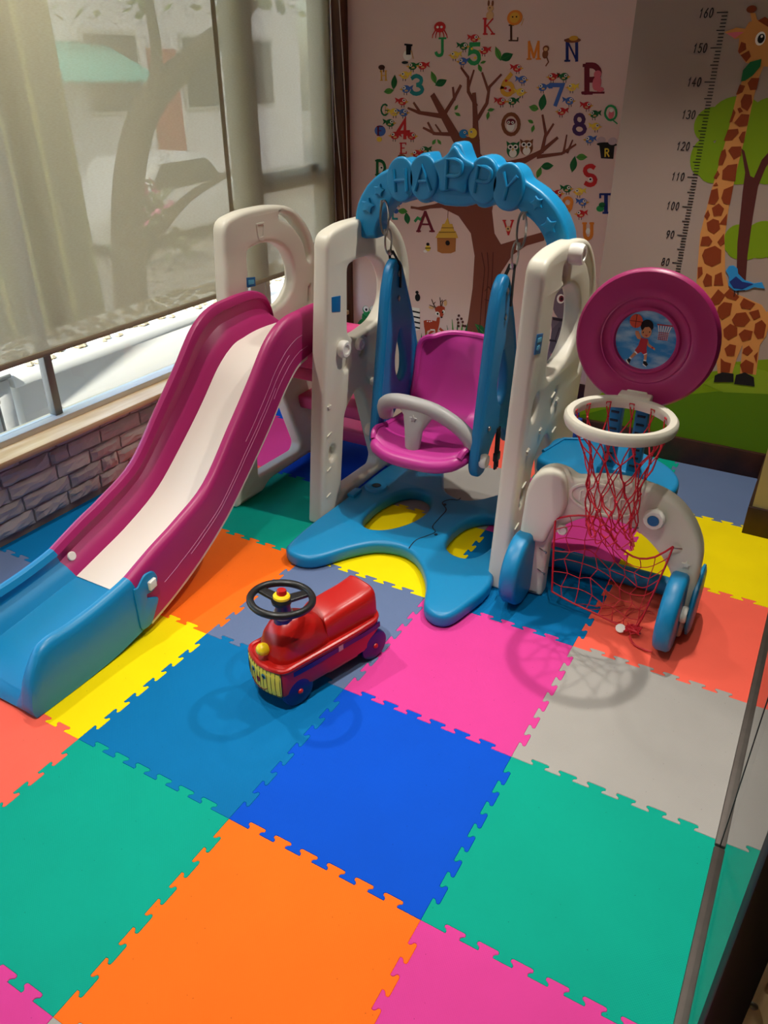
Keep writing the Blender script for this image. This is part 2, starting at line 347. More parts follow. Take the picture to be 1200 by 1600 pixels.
MURAL=[
('painted_letter','L',[('s','green',1,[(-1.357,1.55),(-1.355,1.498),(-1.355,1.498),(-1.356,1.493),(-1.358,1.489),(-1.363,1.486),(-1.369,1.485),(-1.374,1.485),(-1.38,1.488),(-1.384,1.491),(-1.386,1.496)],0.0126,0.0126),('s','green',1,[(-1.373,1.55),(-1.34,1.55)],0.007,0.007),('d','red',2,(-1.371,1.592),0.0279,0.0202),('s','red',1,[(-1.39,1.583),(-1.404,1.564),(-1.406,1.552)],0.0055,0.0028),('s','red',1,[(-1.382,1.583),(-1.389,1.564),(-1.39,1.552)],0.0055,0.0027),('s','red',1,[(-1.371,1.582),(-1.37,1.563),(-1.37,1.551)],0.0055,0.0027),('s','red',1,[(-1.36,1.582),(-1.351,1.563),(-1.349,1.551)],0.0055,0.0027),('s','red',1,[(-1.351,1.582),(-1.337,1.563),(-1.333,1.551)],0.0055,0.0027),('d','white',3,(-1.381,1.592),0.0062,0.0047),('d','white',3,(-1.362,1.592),0.0062,0.0047)]),
('painted_letter','L',[('s','red',1,[(-1.156,1.562),(-1.159,1.618)],0.0108,0.0108),('s','red',1,[(-1.124,1.617),(-1.157,1.586)],0.0058,0.0058),('s','red',1,[(-1.148,1.593),(-1.118,1.562)],0.0059,0.0059),('s','red',1,[(-1.164,1.563),(-1.146,1.562)],0.0059,0.0059),('s','red',1,[(-1.168,1.618),(-1.15,1.618)],0.0059,0.0059),('s','red',1,[(-1.128,1.562),(-1.112,1.562)],0.0059,0.0059),('d','tan',2,(-1.138,1.629),0.0174,0.0159),('d','tan',2,(-1.137,1.654),0.0145,0.0113),('d','brown',2,(-1.147,1.672),0.0046,0.0113),('d','brown',2,(-1.129,1.671),0.0046,0.0112),('d','black',3,(-1.14,1.656),0.0029,0.0023)]),
('painted_letter','L',[('s','dkbrown',1,[(-1.035,1.537),(-1.04,1.592)],0.0093,0.0093),('s','dkbrown',1,[(-1.045,1.537),(-1.006,1.536)],0.0051,0.0051),('s','dkbrown',1,[(-1.006,1.536),(-1.007,1.547)],0.0051,0.0051),('s','dkbrown',1,[(-1.049,1.592),(-1.029,1.592)],0.0051,0.0051),('d','orange',1,(-1.026,1.618),0.0339,0.027),('d','gold',2,(-1.026,1.618),0.0226,0.0191),('d','black',3,(-1.035,1.621),0.0034,0.0027),('d','black',3,(-1.018,1.621),0.0034,0.0027),('s','tan',0,[(-0.995,1.591),(-0.986,1.613)],0.0038,0.0038)]),
('painted_letter','L',[('s','orange',1,[(-0.949,1.469),(-0.955,1.531)],0.0098,0.0098),('s','orange',1,[(-0.955,1.531),(-0.929,1.475)],0.0096,0.0096),('s','orange',1,[(-0.929,1.475),(-0.914,1.531)],0.0097,0.0097),('s','orange',1,[(-0.908,1.469),(-0.914,1.531)],0.0097,0.0097),('s','orange',1,[(-0.958,1.469),(-0.94,1.469)],0.0054,0.0054),('s','orange',1,[(-0.917,1.469),(-0.899,1.469)],0.0053,0.0053),('d','brown',2,(-0.879,1.506),0.0138,0.0114),('d','brown',2,(-0.88,1.486),0.0125,0.0161),('s','brown',0,[(-0.873,1.476),(-0.863,1.458),(-0.873,1.444)],0.0051,0.0051),('d','tan',3,(-0.879,1.504),0.0083,0.0068)]),
('painted_letter','L',[('s','navy',1,[(-0.783,1.462),(-0.792,1.534)],0.012,0.012),('s','navy',1,[(-0.792,1.534),(-0.743,1.462)],0.0065,0.0065),('s','navy',1,[(-0.743,1.462),(-0.752,1.534)],0.0119,0.0119),('s','navy',1,[(-0.793,1.462),(-0.772,1.462)],0.0066,0.0066),('s','navy',1,[(-0.802,1.535),(-0.788,1.534)],0.0065,0.0065),('s','navy',1,[(-0.762,1.534),(-0.741,1.534)],0.0065,0.0065),('d','brown',2,(-0.769,1.534),0.0348,0.0089),('d','gold',2,(-0.765,1.541),0.0187,0.0089)]),
('painted_letter','L',[('s','maroon',1,[(-0.685,1.346),(-0.698,1.445)],0.0216,0.0216),('s','maroon',1,[(-0.698,1.445),(-0.677,1.445),(-0.666,1.443),(-0.656,1.437),(-0.648,1.429),(-0.644,1.419),(-0.645,1.409),(-0.651,1.401),(-0.659,1.396),(-0.671,1.394),(-0.691,1.394)],0.0212,0.0212),('s','maroon',1,[(-0.702,1.346),(-0.664,1.346)],0.0119,0.0119),('s','maroon',1,[(-0.712,1.445),(-0.686,1.445)],0.0117,0.0117),('s','maroon',0,[(-0.707,1.347),(-0.614,1.348)],0.0076,0.0076),('d','pinkdk',2,(-0.648,1.382),0.0186,0.0275),('d','pinkdk',3,(-0.649,1.414),0.0158,0.0136),('d','pinkdk',3,(-0.631,1.359),0.0159,0.0092)]),
('painted_letter','L',[('s','green',1,[(-0.552,1.275),(-0.555,1.285),(-0.561,1.294),(-0.57,1.299),(-0.579,1.301),(-0.588,1.299),(-0.595,1.293),(-0.598,1.284),(-0.599,1.274),(-0.596,1.264),(-0.589,1.256),(-0.581,1.25),(-0.571,1.248),(-0.563,1.251),(-0.556,1.256),(-0.552,1.265),(-0.552,1.275)],0.0081,0.0081),('s','green',1,[(-0.571,1.254),(-0.543,1.236)],0.0045,0.0045),('d','pinkdk',2,(-0.573,1.269),0.0106,0.0164),('d','white',3,(-0.573,1.284),0.0079,0.007)]),
('painted_letter','L',[('s','brown',1,[(-0.972,1.222),(-0.976,1.238),(-0.985,1.25),(-0.998,1.259),(-1.012,1.261),(-1.026,1.258),(-1.038,1.249),(-1.045,1.236),(-1.047,1.22),(-1.042,1.205),(-1.033,1.192),(-1.02,1.184),(-1.006,1.181),(-0.991,1.184),(-0.98,1.194),(-0.973,1.207),(-0.972,1.222)],0.0149,0.0149),('d','white',2,(-1.009,1.216),0.0194,0.0227),('d','maroon',3,(-1.01,1.231),0.0209,0.0125),('d','white',4,(-1.019,1.229),0.0066,0.0055),('d','white',4,(-1.001,1.229),0.0065,0.0055),('d','black',5,(-1.019,1.229),0.003,0.0025),('d','black',5,(-1.001,1.229),0.003,0.0025)]),
('painted_letter','L',[('p','black',1,[(-0.592,1.103),(-0.54,1.103),(-0.542,1.156),(-0.607,1.156)]),('d','black',1,(-0.575,1.157),0.043,0.0082),('d','greylt',1,(-0.601,1.171),0.0189,0.0145),('d','greylt',1,(-0.553,1.17),0.0187,0.0144),('s','yellow',3,[(-0.575,1.111),(-0.579,1.14)],0.0053,0.0053),('s','yellow',3,[(-0.579,1.14),(-0.572,1.14),(-0.57,1.14),(-0.567,1.139),(-0.565,1.136),(-0.564,1.134),(-0.564,1.131),(-0.565,1.129),(-0.568,1.127),(-0.57,1.126),(-0.577,1.126)],0.0052,0.0052),('s','yellow',3,[(-0.57,1.126),(-0.559,1.112)],0.0052,0.0052)]),
('painted_letter','L',[('s','red',1,[(-0.618,1.066),(-0.627,1.071),(-0.638,1.071),(-0.648,1.067),(-0.654,1.06),(-0.655,1.051),(-0.65,1.042),(-0.642,1.036),(-0.631,1.034),(-0.631,1.034),(-0.619,1.032),(-0.61,1.026),(-0.605,1.018),(-0.606,1.008),(-0.612,1.0),(-0.623,0.996),(-0.634,0.997),(-0.645,1.002)],0.0174,0.0174),('d','white',3,(-0.626,1.019),0.0097,0.0089),('d','black',4,(-0.626,1.019),0.0047,0.0043)]),
('painted_letter','L',[('s','navy',1,[(-0.541,0.889),(-0.551,0.963)],0.0156,0.0156),('s','navy',1,[(-0.576,0.962),(-0.527,0.965)],0.0085,0.0085),('s','navy',1,[(-0.576,0.962),(-0.574,0.948)],0.0085,0.0085),('s','navy',1,[(-0.527,0.965),(-0.525,0.952)],0.0084,0.0084),('s','navy',1,[(-0.553,0.888),(-0.528,0.89)],0.0086,0.0086),('d','green',2,(-0.568,0.904),0.0167,0.013),('d','dkgreen',3,(-0.562,0.92),0.0139,0.0103)]),
('painted_letter','L',[('s','orange',1,[(-0.629,0.838),(-0.623,0.793),(-0.623,0.793),(-0.621,0.786),(-0.617,0.78),(-0.611,0.776),(-0.605,0.775),(-0.599,0.777),(-0.594,0.782),(-0.592,0.788),(-0.591,0.796),(-0.597,0.841)],0.0146,0.0146),('s','orange',1,[(-0.637,0.838),(-0.621,0.839)],0.008,0.008),('s','orange',1,[(-0.605,0.84),(-0.589,0.841)],0.008,0.008),('d','white',3,(-0.609,0.807),0.01,0.0134)]),
('painted_letter','L',[('s','red',1,[(-1.009,0.82),(-0.982,0.76)],0.0085,0.0085),('s','red',1,[(-0.982,0.76),(-0.966,0.824)],0.0086,0.0086),('s','red',1,[(-1.015,0.82),(-1.0,0.821)],0.0047,0.0047),('s','red',1,[(-0.976,0.823),(-0.961,0.824)],0.0047,0.0047),('d','tan',3,(-0.985,0.786),0.0126,0.0113),('d','black',4,(-0.985,0.786),0.0044,0.004)]),
('painted_letter','L',[('s','maroon',1,[(-1.457,0.735),(-1.42,0.827)],0.0148,0.0148),('s','maroon',1,[(-1.42,0.827),(-1.377,0.742)],0.0145,0.0145),('s','maroon',1,[(-1.442,0.769),(-1.394,0.772)],0.0081,0.0081),('s','maroon',1,[(-1.465,0.734),(-1.444,0.736)],0.0082,0.0082),('s','maroon',1,[(-1.393,0.74),(-1.368,0.742)],0.008,0.008),('s','green',0,[(-1.475,0.781),(-1.461,0.797),(-1.443,0.79),(-1.43,0.806)],0.0131,0.0131)]),
('painted_letter','L',[('s','dkgreen',1,[(-1.69,0.981),(-1.689,1.044)],0.0144,0.0144),('s','dkgreen',1,[(-1.689,1.044),(-1.677,1.045),(-1.665,1.043),(-1.655,1.037),(-1.649,1.027),(-1.646,1.015),(-1.649,1.003),(-1.655,0.992),(-1.665,0.984),(-1.677,0.981),(-1.69,0.981)],0.0142,0.0142),('s','dkgreen',1,[(-1.699,0.98),(-1.684,0.981)],0.0079,0.0079),('s','dkgreen',1,[(-1.699,1.044),(-1.683,1.045)],0.0078,0.0078),('d','white',3,(-1.667,1.011),0.0126,0.013),('d','black',4,(-1.664,1.014),0.005,0.004)]),
('painted_letter','L',[('s','red',1,[(-1.557,1.082),(-1.558,1.127)],0.0085,0.0085),('s','red',1,[(-1.565,1.126),(-1.532,1.128)],0.0047,0.0047),('s','red',1,[(-1.558,1.105),(-1.54,1.106)],0.0047,0.0047),('s','red',1,[(-1.565,1.082),(-1.529,1.083)],0.0047,0.0047),('s','red',1,[(-1.532,1.128),(-1.532,1.121)],0.0046,0.0046),('s','red',1,[(-1.529,1.083),(-1.529,1.091)],0.0047,0.0047),('d','brown',1,(-1.553,1.063),0.0244,0.0168),('d','white',2,(-1.56,1.065),0.0052,0.0042)]),
('painted_letter','L',[('d','blue',1,(-1.673,1.176),0.0301,0.0235),('s','maroon',3,[(-1.683,1.156),(-1.683,1.195)],0.0075,0.0075),('s','maroon',3,[(-1.689,1.194),(-1.66,1.195)],0.0041,0.0041),('s','maroon',3,[(-1.683,1.176),(-1.667,1.177)],0.0041,0.0041),('s','maroon',3,[(-1.689,1.156),(-1.675,1.156)],0.0041,0.0041),('d','yellow',2,(-1.677,1.139),0.0142,0.0111)]),
('painted_letter','L',[('s','dkgreen',1,[(-1.635,1.284),(-1.645,1.289),(-1.656,1.286),(-1.664,1.277),(-1.667,1.264),(-1.662,1.251),(-1.653,1.244),(-1.642,1.244),(-1.632,1.252)],0.0073,0.0073),('s','dkgreen',1,[(-1.632,1.252),(-1.632,1.264)],0.004,0.004),('s','dkgreen',1,[(-1.645,1.264),(-1.624,1.264)],0.004,0.004),('s','tan',0,[(-1.644,1.288),(-1.644,1.25)],0.0067,0.0067)]),
('painted_letter','L',[('s','gold',1,[(-1.665,1.388),(-1.665,1.426)],0.0063,0.0063),('s','gold',1,[(-1.641,1.388),(-1.642,1.426)],0.0063,0.0063),('s','gold',1,[(-1.665,1.407),(-1.641,1.407)],0.0035,0.0035),('s','gold',1,[(-1.672,1.387),(-1.659,1.388)],0.0035,0.0035),('s','gold',1,[(-1.647,1.388),(-1.635,1.388)],0.0035,0.0035),('s','gold',1,[(-1.671,1.426),(-1.659,1.426)],0.0035,0.0035),('s','gold',1,[(-1.647,1.426),(-1.636,1.426)],0.0034,0.0034),('d','dkbrown',2,(-1.664,1.44),0.017,0.0103),('s','dkbrown',0,[(-1.67,1.433),(-1.671,1.422)],0.0042,0.0042),('s','dkbrown',0,[(-1.653,1.433),(-1.653,1.422)],0.0042,0.0042)]),
('painted_letter','L',[('d','white',1,(-1.529,1.487),0.0229,0.0199),('p','black',2,[(-1.536,1.529),(-1.51,1.528),(-1.513,1.489),(-1.536,1.489)]),('s','black',2,[(-1.543,1.529),(-1.507,1.526)],0.0069,0.0069),('s','tan',2,[(-1.51,1.504),(-1.499,1.474)],0.0057,0.0029),('d','black',2,(-1.542,1.459),0.0165,0.006)]),
('painted_letter','L',[('s','teal',0,[(-1.601,0.837),(-1.601,0.782),(-1.575,0.784)],0.0099,0.0099),('d','blue',2,(-1.583,0.82),0.0145,0.012)]),
('painted_number','L',[('s','teal',1,[(-1.504,1.397),(-1.495,1.403),(-1.482,1.406),(-1.469,1.403),(-1.459,1.397),(-1.456,1.388),(-1.459,1.379),(-1.468,1.373),(-1.481,1.37),(-1.481,1.37),(-1.466,1.368),(-1.455,1.361),(-1.45,1.352),(-1.454,1.343),(-1.465,1.337),(-1.48,1.334),(-1.495,1.336),(-1.507,1.343)],0.0164,0.0164)]),
('painted_number','L',[('s','red',1,[(-1.538,1.149),(-1.539,1.225),(-1.578,1.173),(-1.516,1.175)],0.0173,0.0173)]),
('painted_number','L',[('s','green',1,[(-1.181,1.525),(-1.219,1.525),(-1.222,1.494),(-1.216,1.497),(-1.202,1.499),(-1.188,1.495),(-1.179,1.484),(-1.177,1.47),(-1.184,1.459),(-1.197,1.454),(-1.212,1.456),(-1.224,1.465)],0.016,0.016),('d','yellow',2,(-1.196,1.475),0.006,0.0048),('d','yellow',2,(-1.213,1.509),0.006,0.0048)]),
('painted_number','L',[('s','gold',1,[(-1.025,1.413),(-1.054,1.382),(-1.062,1.359)],0.017,0.017),('s','gold',1,[(-1.012,1.358),(-1.016,1.369),(-1.026,1.377),(-1.039,1.379),(-1.051,1.376),(-1.059,1.368),(-1.062,1.357),(-1.058,1.347),(-1.048,1.339),(-1.035,1.336),(-1.023,1.339),(-1.014,1.347),(-1.012,1.358)],0.0171,0.0171),('d','red',2,(-1.046,1.36),0.0059,0.0049),('d','red',2,(-1.025,1.353),0.0059,0.0049),('d','red',2,(-1.045,1.389),0.0059,0.0048)]),
('painted_number','L',[('s','blue',1,[(-0.843,1.366),(-0.843,1.374),(-0.792,1.374),(-0.815,1.3)],0.016,0.016)]),
('painted_number','L',[('s','purple',1,[(-0.686,1.248),(-0.69,1.257),(-0.697,1.263),(-0.706,1.265),(-0.715,1.263),(-0.721,1.256),(-0.722,1.247),(-0.719,1.238),(-0.711,1.232),(-0.702,1.229),(-0.693,1.232),(-0.687,1.239),(-0.686,1.248)],0.0154,0.0154),('s','purple',1,[(-0.676,1.212),(-0.681,1.221),(-0.69,1.227),(-0.702,1.229),(-0.713,1.227),(-0.721,1.22),(-0.723,1.211),(-0.719,1.202),(-0.709,1.195),(-0.697,1.193),(-0.686,1.196),(-0.678,1.203),(-0.676,1.212)],0.0155,0.0155)]),
('painted_number','L',[('s','orange',1,[(-0.697,0.921),(-0.7,0.93),(-0.708,0.936),(-0.718,0.938),(-0.727,0.935),(-0.733,0.927),(-0.735,0.918),(-0.731,0.909),(-0.723,0.903),(-0.714,0.901),(-0.704,0.904),(-0.698,0.911),(-0.697,0.921)],0.0138,0.0138),('s','orange',1,[(-0.697,0.919),(-0.699,0.896),(-0.716,0.871)],0.0138,0.0138)]),
('painted_bird','L',[('d','red',1,(-1.453,1.446),0.0219,0.0149),('p','red',1,[(-1.441,1.452),(-1.416,1.462),(-1.422,1.449),(-1.415,1.439)]),('p','gold',1,[(-1.47,1.449),(-1.487,1.446),(-1.47,1.44)]),('p','tan',2,[(-1.457,1.436),(-1.44,1.438),(-1.445,1.444),(-1.457,1.443)]),('d','white',2,(-1.461,1.451),0.0084,0.0065),('d','black',3,(-1.462,1.451),0.0038,0.0029),('s','black',0,[(-1.448,1.433),(-1.448,1.423)],0.0026,0.0026),('s','black',0,[(-1.461,1.433),(-1.461,1.423)],0.0026,0.0026)]),
('painted_bird','L',[('d','red',1,(-1.553,1.302),0.0228,0.0157),('p','red',1,[(-1.566,1.308),(-1.593,1.318),(-1.586,1.305),(-1.593,1.294)]),('p','gold',1,[(-1.536,1.305),(-1.518,1.302),(-1.536,1.295)]),('p','tan',2,[(-1.549,1.292),(-1.566,1.293),(-1.562,1.3),(-1.549,1.298)]),('d','white',2,(-1.544,1.307),0.0088,0.0068),('d','black',3,(-1.544,1.307),0.0039,0.0031),('s','black',0,[(-1.557,1.288),(-1.557,1.278)],0.0027,0.0027),('s','black',0,[(-1.544,1.288),(-1.544,1.278)],0.0027,0.0027)]),
('painted_bird','L',[('d','red',1,(-1.593,1.158),0.0235,0.0164),('p','red',1,[(-1.58,1.165),(-1.553,1.177),(-1.559,1.163),(-1.553,1.152)]),('p','gold',1,[(-1.611,1.161),(-1.63,1.157),(-1.611,1.15)]),('p','tan',2,[(-1.598,1.147),(-1.58,1.149),(-1.584,1.156),(-1.598,1.154)]),('d','white',2,(-1.602,1.163),0.0091,0.0071),('d','black',3,(-1.603,1.163),0.0041,0.0032),('s','black',0,[(-1.589,1.144),(-1.589,1.133)],0.0028,0.0028),('s','black',0,[(-1.602,1.143),(-1.602,1.133)],0.0028,0.0028)]),
('painted_bird','L',[('d','red',1,(-1.501,1.159),0.023,0.0162),('p','red',1,[(-1.515,1.166),(-1.541,1.175),(-1.534,1.161),(-1.541,1.15)]),('p','gold',1,[(-1.484,1.163),(-1.466,1.16),(-1.483,1.152)]),('p','tan',2,[(-1.496,1.148),(-1.514,1.15),(-1.51,1.157),(-1.497,1.155)]),('d','white',2,(-1.492,1.164),0.0088,0.007),('d','black',3,(-1.491,1.164),0.004,0.0032),('s','black',0,[(-1.505,1.145),(-1.505,1.134)],0.0028,0.0028),('s','black',0,[(-1.492,1.145),(-1.492,1.134)],0.0028,0.0028)]),
('painted_bird','L',[('d','red',1,(-1.474,1.084),0.0231,0.0165),('p','red',1,[(-1.461,1.092),(-1.435,1.104),(-1.441,1.089),(-1.435,1.079)]),('p','gold',1,[(-1.492,1.087),(-1.51,1.083),(-1.492,1.077)]),('p','tan',2,[(-1.479,1.074),(-1.461,1.076),(-1.466,1.083),(-1.479,1.081)]),('d','white',2,(-1.484,1.09),0.0089,0.0072),('d','black',3,(-1.484,1.089),0.004,0.0032),('s','black',0,[(-1.47,1.07),(-1.469,1.059)],0.0028,0.0028),('s','black',0,[(-1.483,1.07),(-1.483,1.059)],0.0028,0.0028)]),
('painted_bird','L',[('d','red',1,(-1.203,1.548),0.0202,0.0141),('p','red',1,[(-1.215,1.554),(-1.239,1.563),(-1.233,1.551),(-1.238,1.542)]),('p','gold',1,[(-1.188,1.55),(-1.172,1.547),(-1.187,1.541)]),('p','tan',2,[(-1.199,1.538),(-1.214,1.54),(-1.211,1.546),(-1.199,1.545)]),('d','white',2,(-1.196,1.552),0.0078,0.0061),('d','black',3,(-1.195,1.552),0.0035,0.0027),('s','black',0,[(-1.206,1.535),(-1.206,1.526)],0.0024,0.0024),('s','black',0,[(-1.195,1.535),(-1.194,1.526)],0.0024,0.0024)]),
('painted_bird','L',[('d','red',1,(-1.156,1.502),0.0201,0.0142),('p','red',1,[(-1.145,1.508),(-1.123,1.517),(-1.128,1.505),(-1.121,1.496)]),('p','gold',1,[(-1.172,1.505),(-1.188,1.502),(-1.172,1.496)]),('p','tan',2,[(-1.16,1.493),(-1.144,1.494),(-1.149,1.5),(-1.16,1.499)]),('d','white',2,(-1.165,1.507),0.0077,0.0062),('d','black',3,(-1.165,1.507),0.0035,0.0028),('s','black',0,[(-1.152,1.49),(-1.151,1.48)],0.0024,0.0024),('s','black',0,[(-1.163,1.49),(-1.163,1.481)],0.0024,0.0024)]),
('painted_bird','L',[('d','red',1,(-0.999,1.436),0.0195,0.0141),('p','red',1,[(-1.01,1.442),(-1.034,1.452),(-1.027,1.439),(-1.032,1.43)]),('p','gold',1,[(-0.984,1.439),(-0.969,1.436),(-0.983,1.43)]),('p','tan',2,[(-0.994,1.427),(-1.009,1.429),(-1.006,1.435),(-0.995,1.433)]),('d','white',2,(-0.992,1.441),0.0075,0.0061),('d','black',3,(-0.991,1.441),0.0034,0.0028),('s','black',0,[(-1.001,1.424),(-1.001,1.415)],0.0024,0.0024),('s','black',0,[(-0.99,1.424),(-0.989,1.415)],0.0024,0.0024)]),
('painted_bird','L',[('d','red',1,(-0.84,1.404),0.0188,0.014),('p','red',1,[(-0.829,1.41),(-0.809,1.419),(-0.813,1.407),(-0.806,1.398)]),('p','gold',1,[(-0.854,1.407),(-0.869,1.403),(-0.853,1.397)]),('p','tan',2,[(-0.842,1.394),(-0.828,1.396),(-0.832,1.402),(-0.843,1.401)]),('d','white',2,(-0.847,1.408),0.0072,0.0061),('d','black',3,(-0.848,1.408),0.0033,0.0027),('s','black',0,[(-0.835,1.391),(-0.834,1.382)],0.0023,0.0023),('s','black',0,[(-0.845,1.391),(-0.844,1.382)],0.0023,0.0023)]),
('painted_bird','L',[('d','red',1,(-1.061,1.31),0.0202,0.0148),('p','red',1,[(-1.073,1.316),(-1.098,1.326),(-1.091,1.313),(-1.096,1.303)]),('p','gold',1,[(-1.046,1.313),(-1.03,1.31),(-1.045,1.304)]),('p','tan',2,[(-1.057,1.3),(-1.072,1.302),(-1.069,1.308),(-1.057,1.307)]),('d','white',2,(-1.054,1.315),0.0077,0.0064),('d','black',3,(-1.053,1.315),0.0035,0.0029),('s','black',0,[(-1.064,1.297),(-1.063,1.287)],0.0025,0.0025),('s','black',0,[(-1.053,1.297),(-1.052,1.288)],0.0025,0.0025)]),
('painted_bird','L',[('d','red',1,(-0.786,1.276),0.0189,0.0144),('p','red',1,[(-0.776,1.283),(-0.755,1.292),(-0.759,1.28),(-0.753,1.271)]),('p','gold',1,[(-0.801,1.279),(-0.815,1.276),(-0.8,1.27)]),('p','tan',2,[(-0.789,1.267),(-0.774,1.269),(-0.779,1.275),(-0.789,1.273)]),('d','white',2,(-0.794,1.281),0.0073,0.0063),('d','black',3,(-0.795,1.281),0.0033,0.0028),('s','black',0,[(-0.781,1.264),(-0.78,1.254)],0.0023,0.0023),('s','black',0,[(-0.792,1.264),(-0.791,1.254)],0.0024,0.0024)]),
('painted_bird','L',[('d','red',1,(-0.678,1.3),0.0183,0.0141),('p','red',1,[(-0.689,1.306),(-0.712,1.315),(-0.705,1.303),(-0.709,1.293)]),('p','gold',1,[(-0.664,1.303),(-0.65,1.301),(-0.663,1.294)]),('p','tan',2,[(-0.673,1.291),(-0.687,1.292),(-0.685,1.298),(-0.674,1.297)]),('d','white',2,(-0.671,1.305),0.007,0.0061),('d','black',3,(-0.671,1.305),0.0032,0.0028),('s','black',0,[(-0.68,1.288),(-0.679,1.278)],0.0023,0.0023),('s','black',0,[(-0.669,1.288),(-0.668,1.279)],0.0023,0.0023)]),
('painted_bird','L',[('d','red',1,(-0.652,0.876),0.0193,0.0158),('p','red',1,[(-0.642,0.884),(-0.621,0.896),(-0.624,0.882),(-0.618,0.872)]),('p','gold',1,[(-0.667,0.878),(-0.682,0.874),(-0.666,0.868)]),('p','tan',2,[(-0.654,0.865),(-0.64,0.868),(-0.644,0.875),(-0.655,0.872)]),('d','white',2,(-0.66,0.881),0.0075,0.0069),('d','black',3,(-0.661,0.881),0.0034,0.0031),('s','black',0,[(-0.646,0.863),(-0.645,0.852)],0.0025,0.0025),('s','black',0,[(-0.658,0.862),(-0.656,0.851)],0.0025,0.0025)]),
('painted_bird','L',[('d','red',1,(-0.763,0.953),0.0197,0.0157),('p','red',1,[(-0.775,0.959),(-0.799,0.968),(-0.792,0.955),(-0.796,0.944)]),('p','gold',1,[(-0.748,0.957),(-0.732,0.955),(-0.747,0.947)]),('p','tan',2,[(-0.758,0.943),(-0.773,0.944),(-0.77,0.951),(-0.758,0.95)]),('d','white',2,(-0.756,0.959),0.0076,0.0068),('d','black',3,(-0.755,0.959),0.0034,0.0031),('s','black',0,[(-0.765,0.939),(-0.764,0.929)],0.0025,0.0025),('s','black',0,[(-0.753,0.94),(-0.752,0.93)],0.0025,0.0025)]),
('painted_bird','L',[('d','blue',1,(-1.535,1.353),0.0226,0.0155),('p','blue',1,[(-1.522,1.359),(-1.497,1.37),(-1.503,1.356),(-1.496,1.346)]),('p','gold',1,[(-1.553,1.356),(-1.57,1.352),(-1.553,1.346)]),('p','tan',2,[(-1.54,1.342),(-1.522,1.344),(-1.527,1.351),(-1.54,1.349)]),('d','white',2,(-1.544,1.358),0.0087,0.0067),('d','black',3,(-1.545,1.358),0.0039,0.003),('s','black',0,[(-1.531,1.339),(-1.531,1.329)],0.0027,0.0027),('s','black',0,[(-1.544,1.339),(-1.544,1.329)],0.0027,0.0027)]),
('painted_bird','L',[('d','blue',1,(-1.546,1.256),0.0229,0.0159),('p','blue',1,[(-1.56,1.263),(-1.586,1.273),(-1.58,1.259),(-1.586,1.248)]),('p','gold',1,[(-1.529,1.26),(-1.511,1.257),(-1.529,1.25)]),('p','tan',2,[(-1.542,1.246),(-1.56,1.247),(-1.555,1.254),(-1.542,1.253)]),('d','white',2,(-1.538,1.262),0.0088,0.0069),('d','black',3,(-1.537,1.262),0.004,0.0031),('s','black',0,[(-1.551,1.242),(-1.55,1.232)],0.0027,0.0027),('s','black',0,[(-1.537,1.243),(-1.537,1.232)],0.0027,0.0027)]),
('painted_bird','L',[('d','blue',1,(-1.255,1.462),0.0208,0.0145),('p','blue',1,[(-1.243,1.468),(-1.22,1.477),(-1.225,1.465),(-1.219,1.455)]),('p','gold',1,[(-1.271,1.465),(-1.287,1.462),(-1.271,1.455)]),('p','tan',2,[(-1.258,1.452),(-1.242,1.454),(-1.247,1.46),(-1.259,1.458)]),('d','white',2,(-1.263,1.466),0.008,0.0063),('d','black',3,(-1.264,1.466),0.0036,0.0028),('s','black',0,[(-1.25,1.449),(-1.25,1.439)],0.0025,0.0025),('s','black',0,[(-1.262,1.449),(-1.262,1.439)],0.0025,0.0025)]),
('painted_bird','L',[('d','blue',1,(-0.971,1.393),0.0195,0.0143),('p','blue',1,[(-0.983,1.399),(-1.007,1.408),(-1.0,1.396),(-1.005,1.386)]),('p','gold',1,[(-0.957,1.396),(-0.942,1.393),(-0.956,1.387)]),('p','tan',2,[(-0.967,1.383),(-0.982,1.385),(-0.979,1.391),(-0.967,1.39)]),('d','white',2,(-0.964,1.397),0.0075,0.0062),('d','black',3,(-0.964,1.397),0.0034,0.0028),('s','black',0,[(-0.974,1.38),(-0.973,1.371)],0.0024,0.0024),('s','black',0,[(-0.963,1.38),(-0.962,1.371)],0.0024,0.0024)]),
('painted_bird','L',[('d','blue',1,(-0.879,1.365),0.0191,0.0142),('p','blue',1,[(-0.868,1.372),(-0.847,1.381),(-0.851,1.369),(-0.845,1.359)]),('p','gold',1,[(-0.894,1.368),(-0.908,1.365),(-0.893,1.359)]),('p','tan',2,[(-0.881,1.356),(-0.867,1.358),(-0.871,1.364),(-0.882,1.362)]),('d','white',2,(-0.886,1.37),0.0074,0.0062),('d','black',3,(-0.887,1.37),0.0033,0.0028),('s','black',0,[(-0.874,1.353),(-0.873,1.344)],0.0023,0.0023),('s','black',0,[(-0.885,1.353),(-0.884,1.344)],0.0023,0.0023)]),
('painted_bird','L',[('d','blue',1,(-0.755,1.316),0.0186,0.0142),('p','blue',1,[(-0.767,1.322),(-0.789,1.331),(-0.783,1.319),(-0.787,1.31)]),('p','gold',1,[(-0.741,1.319),(-0.727,1.317),(-0.74,1.31)]),('p','tan',2,[(-0.75,1.307),(-0.765,1.308),(-0.762,1.315),(-0.751,1.313)]),('d','white',2,(-0.749,1.321),0.0071,0.0061),('d','black',3,(-0.748,1.321),0.0032,0.0028),('s','black',0,[(-0.757,1.304),(-0.756,1.295)],0.0023,0.0023),('s','black',0,[(-0.747,1.304),(-0.745,1.295)],0.0023,0.0023)]),
